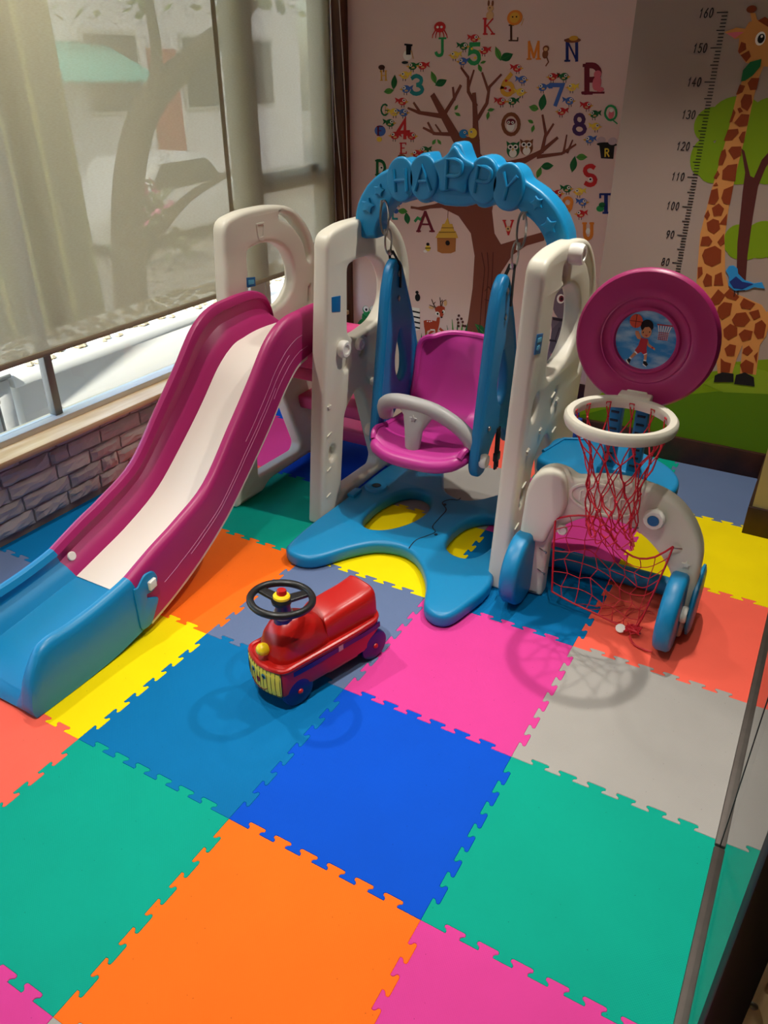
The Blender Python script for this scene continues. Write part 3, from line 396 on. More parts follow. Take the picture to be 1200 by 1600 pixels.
('painted_bird','L',[('d','blue',1,(-0.651,1.173),0.0185,0.0146),('p','blue',1,[(-0.641,1.18),(-0.621,1.19),(-0.625,1.177),(-0.618,1.168)]),('p','gold',1,[(-0.666,1.176),(-0.68,1.172),(-0.665,1.166)]),('p','tan',2,[(-0.653,1.163),(-0.639,1.165),(-0.644,1.172),(-0.654,1.17)]),('d','white',2,(-0.659,1.177),0.0071,0.0063),('d','black',3,(-0.66,1.177),0.0032,0.0028),('s','black',0,[(-0.646,1.16),(-0.645,1.151)],0.0023,0.0023),('s','black',0,[(-0.657,1.16),(-0.655,1.151)],0.0023,0.0023)]),
('painted_bird','L',[('d','blue',1,(-0.648,0.925),0.0192,0.0156),('p','blue',1,[(-0.659,0.931),(-0.683,0.94),(-0.676,0.926),(-0.68,0.916)]),('p','gold',1,[(-0.633,0.929),(-0.618,0.927),(-0.632,0.919)]),('p','tan',2,[(-0.643,0.915),(-0.658,0.916),(-0.655,0.923),(-0.643,0.922)]),('d','white',2,(-0.641,0.93),0.0074,0.0068),('d','black',3,(-0.64,0.931),0.0033,0.003),('s','black',0,[(-0.649,0.911),(-0.648,0.901)],0.0025,0.0025),('s','black',0,[(-0.638,0.912),(-0.637,0.902)],0.0025,0.0025)]),
('painted_bird','L',[('d','blue',1,(-1.571,0.866),0.0243,0.0177),('p','blue',1,[(-1.557,0.875),(-1.53,0.888),(-1.536,0.873),(-1.529,0.862)]),('p','gold',1,[(-1.59,0.869),(-1.609,0.864),(-1.59,0.857)]),('p','tan',2,[(-1.576,0.855),(-1.557,0.858),(-1.562,0.865),(-1.576,0.862)]),('d','white',2,(-1.581,0.872),0.0094,0.0077),('d','black',3,(-1.582,0.871),0.0042,0.0035),('s','black',0,[(-1.566,0.851),(-1.566,0.84)],0.003,0.003),('s','black',0,[(-1.581,0.85),(-1.58,0.839)],0.003,0.003)]),
('painted_bird','L',[('d','yellow',1,(-1.542,1.409),0.0225,0.0153),('p','yellow',1,[(-1.53,1.416),(-1.504,1.426),(-1.51,1.412),(-1.504,1.403)]),('p','gold',1,[(-1.56,1.412),(-1.577,1.409),(-1.56,1.402)]),('p','tan',2,[(-1.547,1.399),(-1.529,1.401),(-1.534,1.407),(-1.547,1.406)]),('d','white',2,(-1.551,1.414),0.0086,0.0066),('d','black',3,(-1.552,1.414),0.0039,0.003),('s','black',0,[(-1.538,1.396),(-1.538,1.386)],0.0026,0.0026),('s','black',0,[(-1.551,1.396),(-1.551,1.386)],0.0027,0.0027)]),
('painted_bird','L',[('d','yellow',1,(-1.596,1.257),0.0232,0.016),('p','yellow',1,[(-1.61,1.264),(-1.637,1.274),(-1.63,1.26),(-1.637,1.249)]),('p','gold',1,[(-1.579,1.261),(-1.561,1.258),(-1.579,1.251)]),('p','tan',2,[(-1.592,1.247),(-1.61,1.248),(-1.605,1.255),(-1.592,1.254)]),('d','white',2,(-1.588,1.263),0.0089,0.0069),('d','black',3,(-1.587,1.263),0.004,0.0031),('s','black',0,[(-1.601,1.243),(-1.601,1.233)],0.0028,0.0028),('s','black',0,[(-1.587,1.243),(-1.587,1.233)],0.0028,0.0028)]),
('painted_bird','L',[('d','yellow',1,(-1.295,1.486),0.0209,0.0145),('p','yellow',1,[(-1.283,1.492),(-1.259,1.501),(-1.265,1.489),(-1.258,1.479)]),('p','gold',1,[(-1.311,1.489),(-1.327,1.486),(-1.31,1.48)]),('p','tan',2,[(-1.298,1.476),(-1.282,1.478),(-1.286,1.484),(-1.298,1.483)]),('d','white',2,(-1.303,1.491),0.008,0.0063),('d','black',3,(-1.304,1.491),0.0036,0.0028),('s','black',0,[(-1.29,1.473),(-1.289,1.464)],0.0025,0.0025),('s','black',0,[(-1.302,1.473),(-1.301,1.464)],0.0025,0.0025)]),
('painted_bird','L',[('d','yellow',1,(-0.975,1.346),0.0196,0.0145),('p','yellow',1,[(-0.987,1.352),(-1.01,1.361),(-1.003,1.349),(-1.008,1.339)]),('p','gold',1,[(-0.96,1.349),(-0.944,1.346),(-0.959,1.34)]),('p','tan',2,[(-0.97,1.337),(-0.985,1.338),(-0.982,1.344),(-0.971,1.343)]),('d','white',2,(-0.967,1.351),0.0075,0.0063),('d','black',3,(-0.967,1.351),0.0034,0.0028),('s','black',0,[(-0.977,1.333),(-0.976,1.324)],0.0024,0.0024),('s','black',0,[(-0.966,1.334),(-0.965,1.324)],0.0024,0.0024)]),
('painted_bird','L',[('d','yellow',1,(-0.751,1.366),0.0185,0.014),('p','yellow',1,[(-0.741,1.372),(-0.721,1.382),(-0.725,1.37),(-0.719,1.361)]),('p','gold',1,[(-0.766,1.369),(-0.78,1.366),(-0.765,1.36)]),('p','tan',2,[(-0.754,1.357),(-0.74,1.359),(-0.744,1.365),(-0.754,1.363)]),('d','white',2,(-0.759,1.371),0.0071,0.0061),('d','black',3,(-0.76,1.371),0.0032,0.0027),('s','black',0,[(-0.746,1.354),(-0.745,1.345)],0.0023,0.0023),('s','black',0,[(-0.757,1.354),(-0.756,1.345)],0.0023,0.0023)]),
('painted_bird','L',[('d','yellow',1,(-0.631,1.223),0.0183,0.0143),('p','yellow',1,[(-0.642,1.228),(-0.665,1.237),(-0.658,1.225),(-0.662,1.215)]),('p','gold',1,[(-0.617,1.226),(-0.603,1.223),(-0.616,1.217)]),('p','tan',2,[(-0.626,1.213),(-0.64,1.214),(-0.638,1.221),(-0.627,1.219)]),('d','white',2,(-0.624,1.227),0.007,0.0062),('d','black',3,(-0.624,1.227),0.0032,0.0028),('s','black',0,[(-0.633,1.21),(-0.631,1.201)],0.0023,0.0023),('s','black',0,[(-0.622,1.21),(-0.621,1.201)],0.0023,0.0023)]),
('painted_bird','L',[('d','yellow',1,(-0.671,0.966),0.0192,0.0155),('p','yellow',1,[(-0.66,0.973),(-0.64,0.984),(-0.643,0.971),(-0.637,0.961)]),('p','gold',1,[(-0.686,0.968),(-0.7,0.964),(-0.685,0.958)]),('p','tan',2,[(-0.673,0.955),(-0.658,0.958),(-0.663,0.964),(-0.674,0.962)]),('d','white',2,(-0.679,0.97),0.0074,0.0067),('d','black',3,(-0.679,0.97),0.0033,0.003),('s','black',0,[(-0.665,0.952),(-0.664,0.942)],0.0024,0.0024),('s','black',0,[(-0.676,0.952),(-0.675,0.942)],0.0025,0.0025)]),
('painted_bird','L',[('d','dkgreen',1,(-1.503,1.444),0.0221,0.015),('p','dkgreen',1,[(-1.49,1.451),(-1.465,1.46),(-1.471,1.448),(-1.465,1.438)]),('p','gold',1,[(-1.52,1.448),(-1.537,1.444),(-1.52,1.438)]),('p','tan',2,[(-1.507,1.435),(-1.49,1.436),(-1.494,1.443),(-1.507,1.441)]),('d','white',2,(-1.512,1.449),0.0085,0.0065),('d','black',3,(-1.512,1.449),0.0038,0.0029),('s','black',0,[(-1.499,1.431),(-1.498,1.421)],0.0026,0.0026),('s','black',0,[(-1.511,1.431),(-1.511,1.421)],0.0026,0.0026)]),
('painted_bird','L',[('d','dkgreen',1,(-1.618,1.211),0.0235,0.0162),('p','dkgreen',1,[(-1.631,1.218),(-1.659,1.228),(-1.652,1.214),(-1.659,1.203)]),('p','gold',1,[(-1.6,1.215),(-1.582,1.212),(-1.6,1.205)]),('p','tan',2,[(-1.613,1.201),(-1.631,1.202),(-1.627,1.209),(-1.613,1.208)]),('d','white',2,(-1.609,1.217),0.009,0.007),('d','black',3,(-1.608,1.217),0.0041,0.0032),('s','black',0,[(-1.622,1.197),(-1.622,1.186)],0.0028,0.0028),('s','black',0,[(-1.609,1.197),(-1.609,1.187)],0.0028,0.0028)]),
('painted_bird','L',[('d','dkgreen',1,(-1.431,1.101),0.0228,0.0164),('p','dkgreen',1,[(-1.418,1.109),(-1.393,1.121),(-1.399,1.106),(-1.392,1.096)]),('p','gold',1,[(-1.449,1.104),(-1.467,1.1),(-1.449,1.094)]),('p','tan',2,[(-1.435,1.091),(-1.418,1.093),(-1.422,1.1),(-1.436,1.098)]),('d','white',2,(-1.44,1.106),0.0088,0.0071),('d','black',3,(-1.441,1.106),0.004,0.0032),('s','black',0,[(-1.427,1.087),(-1.426,1.077)],0.0028,0.0028),('s','black',0,[(-1.44,1.087),(-1.439,1.076)],0.0028,0.0028)]),
('painted_bird','L',[('d','dkgreen',1,(-1.252,1.519),0.0206,0.0143),('p','dkgreen',1,[(-1.265,1.525),(-1.289,1.535),(-1.282,1.522),(-1.288,1.513)]),('p','gold',1,[(-1.237,1.522),(-1.221,1.518),(-1.236,1.512)]),('p','tan',2,[(-1.248,1.509),(-1.264,1.511),(-1.26,1.517),(-1.248,1.516)]),('d','white',2,(-1.245,1.523),0.0079,0.0062),('d','black',3,(-1.244,1.523),0.0036,0.0028),('s','black',0,[(-1.256,1.506),(-1.255,1.497)],0.0025,0.0025),('s','black',0,[(-1.244,1.506),(-1.243,1.497)],0.0024,0.0024)]),
('painted_bird','L',[('d','dkgreen',1,(-1.011,1.311),0.0199,0.0147),('p','dkgreen',1,[(-1.0,1.317),(-0.978,1.327),(-0.983,1.314),(-0.976,1.305)]),('p','gold',1,[(-1.027,1.314),(-1.042,1.31),(-1.026,1.304)]),('p','tan',2,[(-1.014,1.301),(-0.999,1.303),(-1.003,1.309),(-1.015,1.307)]),('d','white',2,(-1.019,1.315),0.0077,0.0064),('d','black',3,(-1.02,1.315),0.0035,0.0029),('s','black',0,[(-1.006,1.298),(-1.005,1.288)],0.0024,0.0024),('s','black',0,[(-1.018,1.298),(-1.017,1.288)],0.0024,0.0024)]),
('painted_bird','L',[('d','dkgreen',1,(-0.789,1.405),0.0185,0.0139),('p','dkgreen',1,[(-0.8,1.411),(-0.823,1.42),(-0.816,1.408),(-0.821,1.398)]),('p','gold',1,[(-0.775,1.408),(-0.761,1.405),(-0.774,1.399)]),('p','tan',2,[(-0.784,1.396),(-0.799,1.397),(-0.796,1.403),(-0.785,1.402)]),('d','white',2,(-0.782,1.409),0.0071,0.006),('d','black',3,(-0.782,1.409),0.0032,0.0027),('s','black',0,[(-0.791,1.392),(-0.79,1.383)],0.0023,0.0023),('s','black',0,[(-0.78,1.392),(-0.779,1.383)],0.0023,0.0023)]),
('painted_bird','L',[('d','dkgreen',1,(-0.644,1.269),0.0182,0.0142),('p','dkgreen',1,[(-0.634,1.275),(-0.615,1.285),(-0.618,1.272),(-0.612,1.263)]),('p','gold',1,[(-0.658,1.271),(-0.672,1.268),(-0.657,1.262)]),('p','tan',2,[(-0.646,1.259),(-0.632,1.261),(-0.637,1.267),(-0.647,1.265)]),('d','white',2,(-0.652,1.273),0.007,0.0062),('d','black',3,(-0.652,1.273),0.0032,0.0028),('s','black',0,[(-0.639,1.256),(-0.637,1.247)],0.0023,0.0023),('s','black',0,[(-0.649,1.256),(-0.648,1.247)],0.0023,0.0023)]),
('painted_bird','L',[('d','dkgreen',1,(-0.724,0.975),0.0194,0.0155),('p','dkgreen',1,[(-0.737,0.981),(-0.76,0.99),(-0.753,0.976),(-0.758,0.966)]),('p','gold',1,[(-0.71,0.979),(-0.695,0.977),(-0.709,0.969)]),('p','tan',2,[(-0.72,0.965),(-0.735,0.966),(-0.732,0.973),(-0.72,0.972)]),('d','white',2,(-0.718,0.98),0.0075,0.0067),('d','black',3,(-0.717,0.98),0.0034,0.003),('s','black',0,[(-0.727,0.961),(-0.725,0.951)],0.0025,0.0025),('s','black',0,[(-0.715,0.962),(-0.714,0.952)],0.0025,0.0025)]),
('painted_leaf','L',[('p','dkgreen',1,[(-1.6,1.351),(-1.608,1.36),(-1.612,1.369),(-1.613,1.377),(-1.611,1.386),(-1.607,1.394),(-1.601,1.402),(-1.594,1.41),(-1.589,1.401),(-1.585,1.392),(-1.582,1.384),(-1.583,1.376),(-1.586,1.367),(-1.592,1.359)]),('s','leafline',2,[(-1.6,1.351),(-1.594,1.41)],0.0024,0.0015)]),
('painted_leaf','L',[('p','leaf',1,[(-1.651,1.34),(-1.645,1.348),(-1.638,1.353),(-1.631,1.355),(-1.623,1.356),(-1.616,1.354),(-1.607,1.352),(-1.599,1.348),(-1.605,1.342),(-1.611,1.337),(-1.618,1.333),(-1.626,1.332),(-1.633,1.332),(-1.642,1.335)]),('s','leafline',2,[(-1.651,1.34),(-1.599,1.348)],0.0024,0.0015)]),
('painted_leaf','L',[('p','leaf',1,[(-1.383,1.376),(-1.393,1.381),(-1.4,1.387),(-1.405,1.393),(-1.408,1.4),(-1.409,1.408),(-1.408,1.416),(-1.407,1.424),(-1.399,1.419),(-1.391,1.413),(-1.385,1.407),(-1.381,1.4),(-1.379,1.393),(-1.38,1.385)]),('s','leafline',2,[(-1.383,1.376),(-1.407,1.424)],0.0023,0.0014)]),
('painted_leaf','L',[('p','dkgreen',1,[(-1.385,1.369),(-1.381,1.379),(-1.376,1.387),(-1.369,1.392),(-1.361,1.394),(-1.351,1.394),(-1.34,1.393),(-1.329,1.391),(-1.333,1.382),(-1.338,1.375),(-1.344,1.369),(-1.352,1.365),(-1.361,1.364),(-1.372,1.365)]),('s','leafline',2,[(-1.385,1.369),(-1.329,1.391)],0.0023,0.0014)]),
('painted_leaf','L',[('p','leaf',1,[(-1.077,1.464),(-1.087,1.47),(-1.095,1.476),(-1.101,1.483),(-1.104,1.491),(-1.105,1.499),(-1.105,1.507),(-1.104,1.516),(-1.096,1.51),(-1.088,1.504),(-1.081,1.497),(-1.077,1.49),(-1.075,1.482),(-1.075,1.473)]),('s','leafline',2,[(-1.077,1.464),(-1.104,1.516)],0.0021,0.0013)]),
('painted_leaf','L',[('p','dkgreen',1,[(-1.077,1.467),(-1.075,1.478),(-1.07,1.486),(-1.064,1.491),(-1.055,1.493),(-1.046,1.493),(-1.035,1.491),(-1.023,1.488),(-1.027,1.479),(-1.031,1.472),(-1.037,1.465),(-1.044,1.462),(-1.053,1.461),(-1.064,1.463)]),('s','leafline',2,[(-1.077,1.467),(-1.023,1.488)],0.0021,0.0013)]),
('painted_leaf','L',[('p','leaf',1,[(-1.164,1.422),(-1.171,1.425),(-1.176,1.428),(-1.179,1.432),(-1.181,1.436),(-1.181,1.441),(-1.181,1.446),(-1.179,1.451),(-1.174,1.448),(-1.169,1.444),(-1.165,1.441),(-1.162,1.437),(-1.161,1.433),(-1.162,1.428)]),('s','leafline',2,[(-1.164,1.422),(-1.179,1.451)],0.0022,0.0014)]),
('painted_leaf','L',[('p','leaf',1,[(-1.169,1.455),(-1.167,1.459),(-1.164,1.461),(-1.161,1.463),(-1.158,1.464),(-1.153,1.464),(-1.149,1.463),(-1.145,1.462),(-1.147,1.459),(-1.15,1.456),(-1.153,1.454),(-1.156,1.453),(-1.16,1.453),(-1.164,1.453)]),('s','leafline',2,[(-1.169,1.455),(-1.145,1.462)],0.0022,0.0014)]),
('painted_leaf','L',[('p','leaf',1,[(-0.889,1.283),(-0.896,1.277),(-0.903,1.274),(-0.91,1.274),(-0.916,1.276),(-0.922,1.28),(-0.927,1.285),(-0.932,1.292),(-0.925,1.295),(-0.918,1.298),(-0.911,1.3),(-0.905,1.299),(-0.899,1.296),(-0.893,1.291)]),('s','leafline',2,[(-0.889,1.283),(-0.932,1.292)],0.0021,0.0013)]),
('painted_leaf','L',[('p','dkgreen',1,[(-0.876,1.278),(-0.884,1.289),(-0.889,1.298),(-0.89,1.308),(-0.888,1.317),(-0.884,1.325),(-0.877,1.333),(-0.87,1.341),(-0.864,1.332),(-0.859,1.322),(-0.856,1.312),(-0.856,1.303),(-0.86,1.295),(-0.866,1.286)]),('s','leafline',2,[(-0.876,1.278),(-0.87,1.341)],0.0021,0.0013)]),
('painted_leaf','L',[('p','leaf',1,[(-0.907,1.229),(-0.912,1.227),(-0.917,1.227),(-0.921,1.228),(-0.924,1.23),(-0.927,1.232),(-0.93,1.236),(-0.932,1.24),(-0.927,1.241),(-0.922,1.242),(-0.918,1.241),(-0.914,1.24),(-0.911,1.238),(-0.908,1.234)]),('s','leafline',2,[(-0.907,1.229),(-0.932,1.24)],0.0022,0.0013)]),
('painted_leaf','L',[('p','leaf',1,[(-0.909,1.193),(-0.912,1.198),(-0.914,1.203),(-0.914,1.207),(-0.913,1.211),(-0.91,1.215),(-0.907,1.218),(-0.903,1.222),(-0.901,1.217),(-0.899,1.213),(-0.898,1.208),(-0.899,1.204),(-0.901,1.2),(-0.904,1.197)]),('s','leafline',2,[(-0.909,1.193),(-0.903,1.222)],0.0022,0.0014)]),
('painted_leaf','L',[('p','leaf',1,[(-1.283,1.272),(-1.285,1.276),(-1.285,1.28),(-1.284,1.284),(-1.282,1.287),(-1.278,1.289),(-1.274,1.291),(-1.269,1.293),(-1.269,1.289),(-1.269,1.285),(-1.269,1.281),(-1.271,1.278),(-1.274,1.275),(-1.278,1.273)]),('s','leafline',2,[(-1.283,1.272),(-1.269,1.293)],0.0023,0.0014)]),
('painted_leaf','L',[('p','leaf',1,[(-1.255,1.249),(-1.261,1.248),(-1.266,1.248),(-1.271,1.249),(-1.275,1.251),(-1.278,1.254),(-1.281,1.258),(-1.284,1.262),(-1.278,1.262),(-1.273,1.262),(-1.268,1.262),(-1.263,1.26),(-1.26,1.258),(-1.257,1.254)]),('s','leafline',2,[(-1.255,1.249),(-1.284,1.262)],0.0023,0.0014)]),
('painted_leaf','L',[('p','leaf',1,[(-1.124,1.274),(-1.12,1.278),(-1.116,1.281),(-1.112,1.283),(-1.107,1.283),(-1.102,1.282),(-1.097,1.281),(-1.091,1.279),(-1.095,1.276),(-1.099,1.272),(-1.103,1.27),(-1.108,1.269),(-1.113,1.269),(-1.118,1.271)]),('s','leafline',2,[(-1.124,1.274),(-1.091,1.279)],0.0022,0.0014)]),
('painted_leaf','L',[('p','leaf',1,[(-1.123,1.237),(-1.126,1.243),(-1.128,1.248),(-1.129,1.252),(-1.128,1.257),(-1.125,1.262),(-1.122,1.266),(-1.118,1.27),(-1.116,1.265),(-1.114,1.26),(-1.112,1.255),(-1.113,1.251),(-1.115,1.246),(-1.118,1.242)]),('s','leafline',2,[(-1.123,1.237),(-1.118,1.27)],0.0022,0.0014)]),
('painted_leaf','L',[('p','dkgreen',1,[(-0.711,1.042),(-0.718,1.053),(-0.722,1.062),(-0.724,1.072),(-0.722,1.081),(-0.718,1.09),(-0.713,1.098),(-0.706,1.107),(-0.701,1.097),(-0.696,1.087),(-0.693,1.078),(-0.693,1.069),(-0.696,1.06),(-0.702,1.051)]),('s','leafline',2,[(-0.711,1.042),(-0.706,1.107)],0.0022,0.0013)]),
('painted_leaf','L',[('p','leaf',1,[(-0.7,1.103),(-0.694,1.11),(-0.688,1.115),(-0.681,1.117),(-0.674,1.117),(-0.666,1.114),(-0.659,1.11),(-0.651,1.105),(-0.658,1.1),(-0.664,1.095),(-0.671,1.092),(-0.678,1.091),(-0.685,1.092),(-0.692,1.096)]),('s','leafline',2,[(-0.7,1.103),(-0.651,1.105)],0.0021,0.0013)]),
('painted_leaf','L',[('p','leaf',1,[(-0.867,1.011),(-0.871,1.019),(-0.873,1.027),(-0.873,1.034),(-0.87,1.04),(-0.866,1.046),(-0.86,1.052),(-0.853,1.057),(-0.851,1.049),(-0.849,1.042),(-0.848,1.035),(-0.849,1.028),(-0.853,1.022),(-0.859,1.016)]),('s','leafline',2,[(-0.867,1.011),(-0.853,1.057)],0.0022,0.0014)]),
('painted_leaf','L',[('p','dkgreen',1,[(-0.854,1.058),(-0.847,1.067),(-0.84,1.073),(-0.832,1.076),(-0.824,1.077),(-0.815,1.074),(-0.806,1.07),(-0.797,1.065),(-0.804,1.058),(-0.811,1.052),(-0.818,1.048),(-0.826,1.046),(-0.835,1.047),(-0.844,1.051)]),('s','leafline',2,[(-0.854,1.058),(-0.797,1.065)],0.0022,0.0014)]),
('painted_leaf','L',[('p','leaf',1,[(-1.52,0.822),(-1.528,0.815),(-1.536,0.811),(-1.544,0.809),(-1.552,0.809),(-1.56,0.812),(-1.567,0.817),(-1.575,0.822),(-1.566,0.828),(-1.558,0.832),(-1.55,0.835),(-1.542,0.836),(-1.534,0.834),(-1.527,0.83)]),('s','leafline',2,[(-1.52,0.822),(-1.575,0.822)],0.0026,0.0016)]),
('painted_leaf','L',[('p','dkgreen',1,[(-1.514,0.765),(-1.524,0.77),(-1.531,0.777),(-1.535,0.784),(-1.536,0.792),(-1.535,0.8),(-1.531,0.809),(-1.526,0.818),(-1.518,0.812),(-1.511,0.805),(-1.506,0.799),(-1.503,0.791),(-1.504,0.783),(-1.507,0.774)]),('s','leafline',2,[(-1.514,0.765),(-1.526,0.818)],0.0026,0.0017)]),
('painted_leaf','L',[('p','leaf',1,[(-1.391,1.127),(-1.393,1.132),(-1.393,1.136),(-1.392,1.14),(-1.39,1.143),(-1.386,1.145),(-1.381,1.147),(-1.376,1.149),(-1.375,1.145),(-1.375,1.141),(-1.375,1.137),(-1.377,1.133),(-1.38,1.13),(-1.385,1.128)]),('s','leafline',2,[(-1.391,1.127),(-1.376,1.149)],0.0024,0.0015)]),
('painted_leaf','L',[('p','leaf',1,[(-1.347,1.129),(-1.353,1.13),(-1.358,1.131),(-1.362,1.134),(-1.364,1.137),(-1.365,1.141),(-1.366,1.145),(-1.366,1.149),(-1.361,1.148),(-1.356,1.146),(-1.352,1.144),(-1.349,1.141),(-1.347,1.138),(-1.347,1.134)]),('s','leafline',2,[(-1.347,1.129),(-1.366,1.149)],0.0024,0.0015)]),
('painted_tree','L',[('p','bark',1,[(-1.186,0.18),(-1.163,0.333),(-1.148,0.494),(-1.147,0.647),(-1.173,0.749),(-1.241,0.822),(-1.33,0.853),(-1.451,0.838),(-1.504,0.837),(-1.331,0.876),(-1.26,0.929),(-1.265,1.039),(-1.279,1.12),(-1.275,1.163),(-1.157,1.167),(-1.147,1.099),(-1.096,1.053),(-1.021,1.078),(-0.987,1.048),(-1.059,0.969),(-1.072,0.857),(-1.052,0.759),(-1.016,0.713),(-0.914,0.751),(-0.81,0.788),(-0.806,0.749),(-0.889,0.719),(-0.955,0.669),(-1.003,0.587),(-1.023,0.54),(-1.033,0.415),(-1.03,0.319),(-0.997,0.21)]),('s','bark',2,[(-1.173,1.161),(-1.181,1.246),(-1.193,1.337)],0.0316,0.0172),('s','bark',2,[(-1.168,1.241),(-1.129,1.302),(-1.122,1.364),(-1.071,1.411)],0.017,0.0085),('s','bark',2,[(-1.127,1.352),(-1.159,1.418)],0.011,0.0082),('s','bark',2,[(-1.181,1.292),(-1.221,1.346),(-1.225,1.401),(-1.26,1.437)],0.0168,0.0084),('s','bark',2,[(-1.222,1.359),(-1.199,1.428)],0.0112,0.007),('s','bark',2,[(-1.265,1.152),(-1.333,1.242),(-1.395,1.327)],0.044,0.0234),('s','bark',2,[(-1.356,1.247),(-1.465,1.258),(-1.522,1.275)],0.0205,0.0088),('s','bark',2,[(-1.458,1.258),(-1.493,1.297)],0.0119,0.0089),('s','bark',2,[(-1.334,1.255),(-1.289,1.318),(-1.26,1.368)],0.0175,0.0116),('s','bark',2,[(-1.288,1.313),(-1.297,1.361)],0.0114,0.0086),('s','bark',2,[(-1.288,1.173),(-1.38,1.173),(-1.44,1.195)],0.0176,0.0088),('s','bark',2,[(-1.386,1.172),(-1.417,1.217)],0.0119,0.009),('s','bark',2,[(-1.343,1.171),(-1.378,1.21)],0.0089,0.0059),('s','bark',2,[(-1.064,1.044),(-0.933,1.079),(-0.862,1.116),(-0.793,1.174)],0.0317,0.0115),('s','bark',2,[(-0.856,1.118),(-0.846,1.189),(-0.868,1.26)],0.0164,0.0082),('s','bark',2,[(-0.845,1.179),(-0.816,1.227)],0.0107,0.0081),('s','bark',2,[(-0.872,1.097),(-0.766,1.114),(-0.708,1.152)],0.0165,0.0069),('s','bark',2,[(-0.758,1.117),(-0.752,1.187)],0.0107,0.0053),('s','bark',2,[(-0.741,1.12),(-0.724,1.168)],0.0107,0.0053),('s','bark',2,[(-1.331,0.873),(-1.434,0.839),(-1.497,0.844)],0.0157,0.0094),('s','barkline',3,[(-1.097,0.244),(-1.096,0.438),(-1.09,0.593),(-1.111,0.666)],0.003,0.003),('s','barkline',3,[(-1.07,0.248),(-1.072,0.441),(-1.07,0.595),(-1.082,0.669)],0.003,0.003),('s','barkline',3,[(-1.042,0.253),(-1.049,0.444),(-1.05,0.597),(-1.052,0.672)],0.003,0.003),('s','barkline',3,[(-1.082,0.487),(-1.064,0.51),(-1.046,0.491),(-1.056,0.443),(-1.08,0.446)],0.0029,0.0029)]),
('painted_nest','L',[('d','brown',3,(-1.21,1.152),0.0571,0.0105),('d','bluebird',3,(-1.234,1.177),0.0223,0.0183),('d','white',4,(-1.228,1.183),0.0063,0.0052),('d','black',5,(-1.228,1.183),0.0032,0.0026),('d','yellow',3,(-1.19,1.181),0.022,0.0208),('d','white',4,(-1.196,1.186),0.0063,0.0052),('d','black',5,(-1.196,1.186),0.0031,0.0026),('p','orange',4,[(-1.215,1.175),(-1.224,1.17),(-1.211,1.167)])]),
('painted_owl','L',[('d','dkgreen',2,(-0.99,1.119),0.0302,0.031),('d','white',3,(-0.989,1.106),0.0181,0.0168),('d','white',3,(-1.003,1.131),0.0121,0.0103),('d','white',3,(-0.979,1.132),0.012,0.0103),('d','black',4,(-1.003,1.131),0.006,0.0052),('d','black',4,(-0.979,1.132),0.006,0.0051),('p','gold',4,[(-0.995,1.124),(-0.986,1.124),(-0.99,1.114)]),('p','dkgreen',2,[(-1.024,1.154),(-1.001,1.142),(-1.019,1.133)]),('p','dkgreen',2,[(-0.963,1.156),(-0.983,1.142),(-0.965,1.135)])]),
('painted_owl','L',[('d','brown',2,(-0.928,1.131),0.0296,0.0306),('d','white',3,(-0.926,1.118),0.0178,0.0167),('d','white',3,(-0.941,1.143),0.0119,0.0102),('d','white',3,(-0.917,1.144),0.0118,0.0102),('d','black',4,(-0.941,1.143),0.0059,0.0051),('d','black',4,(-0.917,1.144),0.0059,0.0051),('p','gold',4,[(-0.932,1.136),(-0.924,1.136),(-0.927,1.126)]),('p','brown',2,[(-0.961,1.165),(-0.939,1.153),(-0.956,1.145)]),('p','brown',2,[(-0.901,1.167),(-0.921,1.154),(-0.902,1.147)])]),
('painted_birdhouse','L',[('s','brown',0,[(-1.298,0.881),(-1.298,0.806)],0.0031,0.0031),('p','woodlt',1,[(-1.353,0.73),(-1.25,0.739),(-1.25,0.658),(-1.273,0.647),(-1.322,0.642),(-1.347,0.649)]),('s','brown',2,[(-1.349,0.712),(-1.253,0.721)],0.0026,0.0026),('p','straw',3,[(-1.298,0.811),(-1.317,0.775),(-1.286,0.777)]),('p','straw',2,[(-1.324,0.78),(-1.273,0.784),(-1.258,0.747),(-1.336,0.741)]),('p','straw',2,[(-1.34,0.746),(-1.254,0.753),(-1.239,0.722),(-1.36,0.712)]),('d','black',2,(-1.293,0.694),0.0121,0.012),('s','barkline',4,[(-1.327,0.762),(-1.265,0.767)],0.0022,0.0022),('s','barkline',4,[(-1.34,0.74),(-1.254,0.748)],0.0023,0.0023)]),
('painted_bee','L',[('d','yellow',1,(-1.4,0.659),0.0142,0.0153),('d','white',2,(-1.414,0.643),0.0107,0.0062),('s','black',2,[(-1.415,0.658),(-1.386,0.661)],0.004,0.004),('d','black',2,(-1.401,0.678),0.0088,0.0076)]),
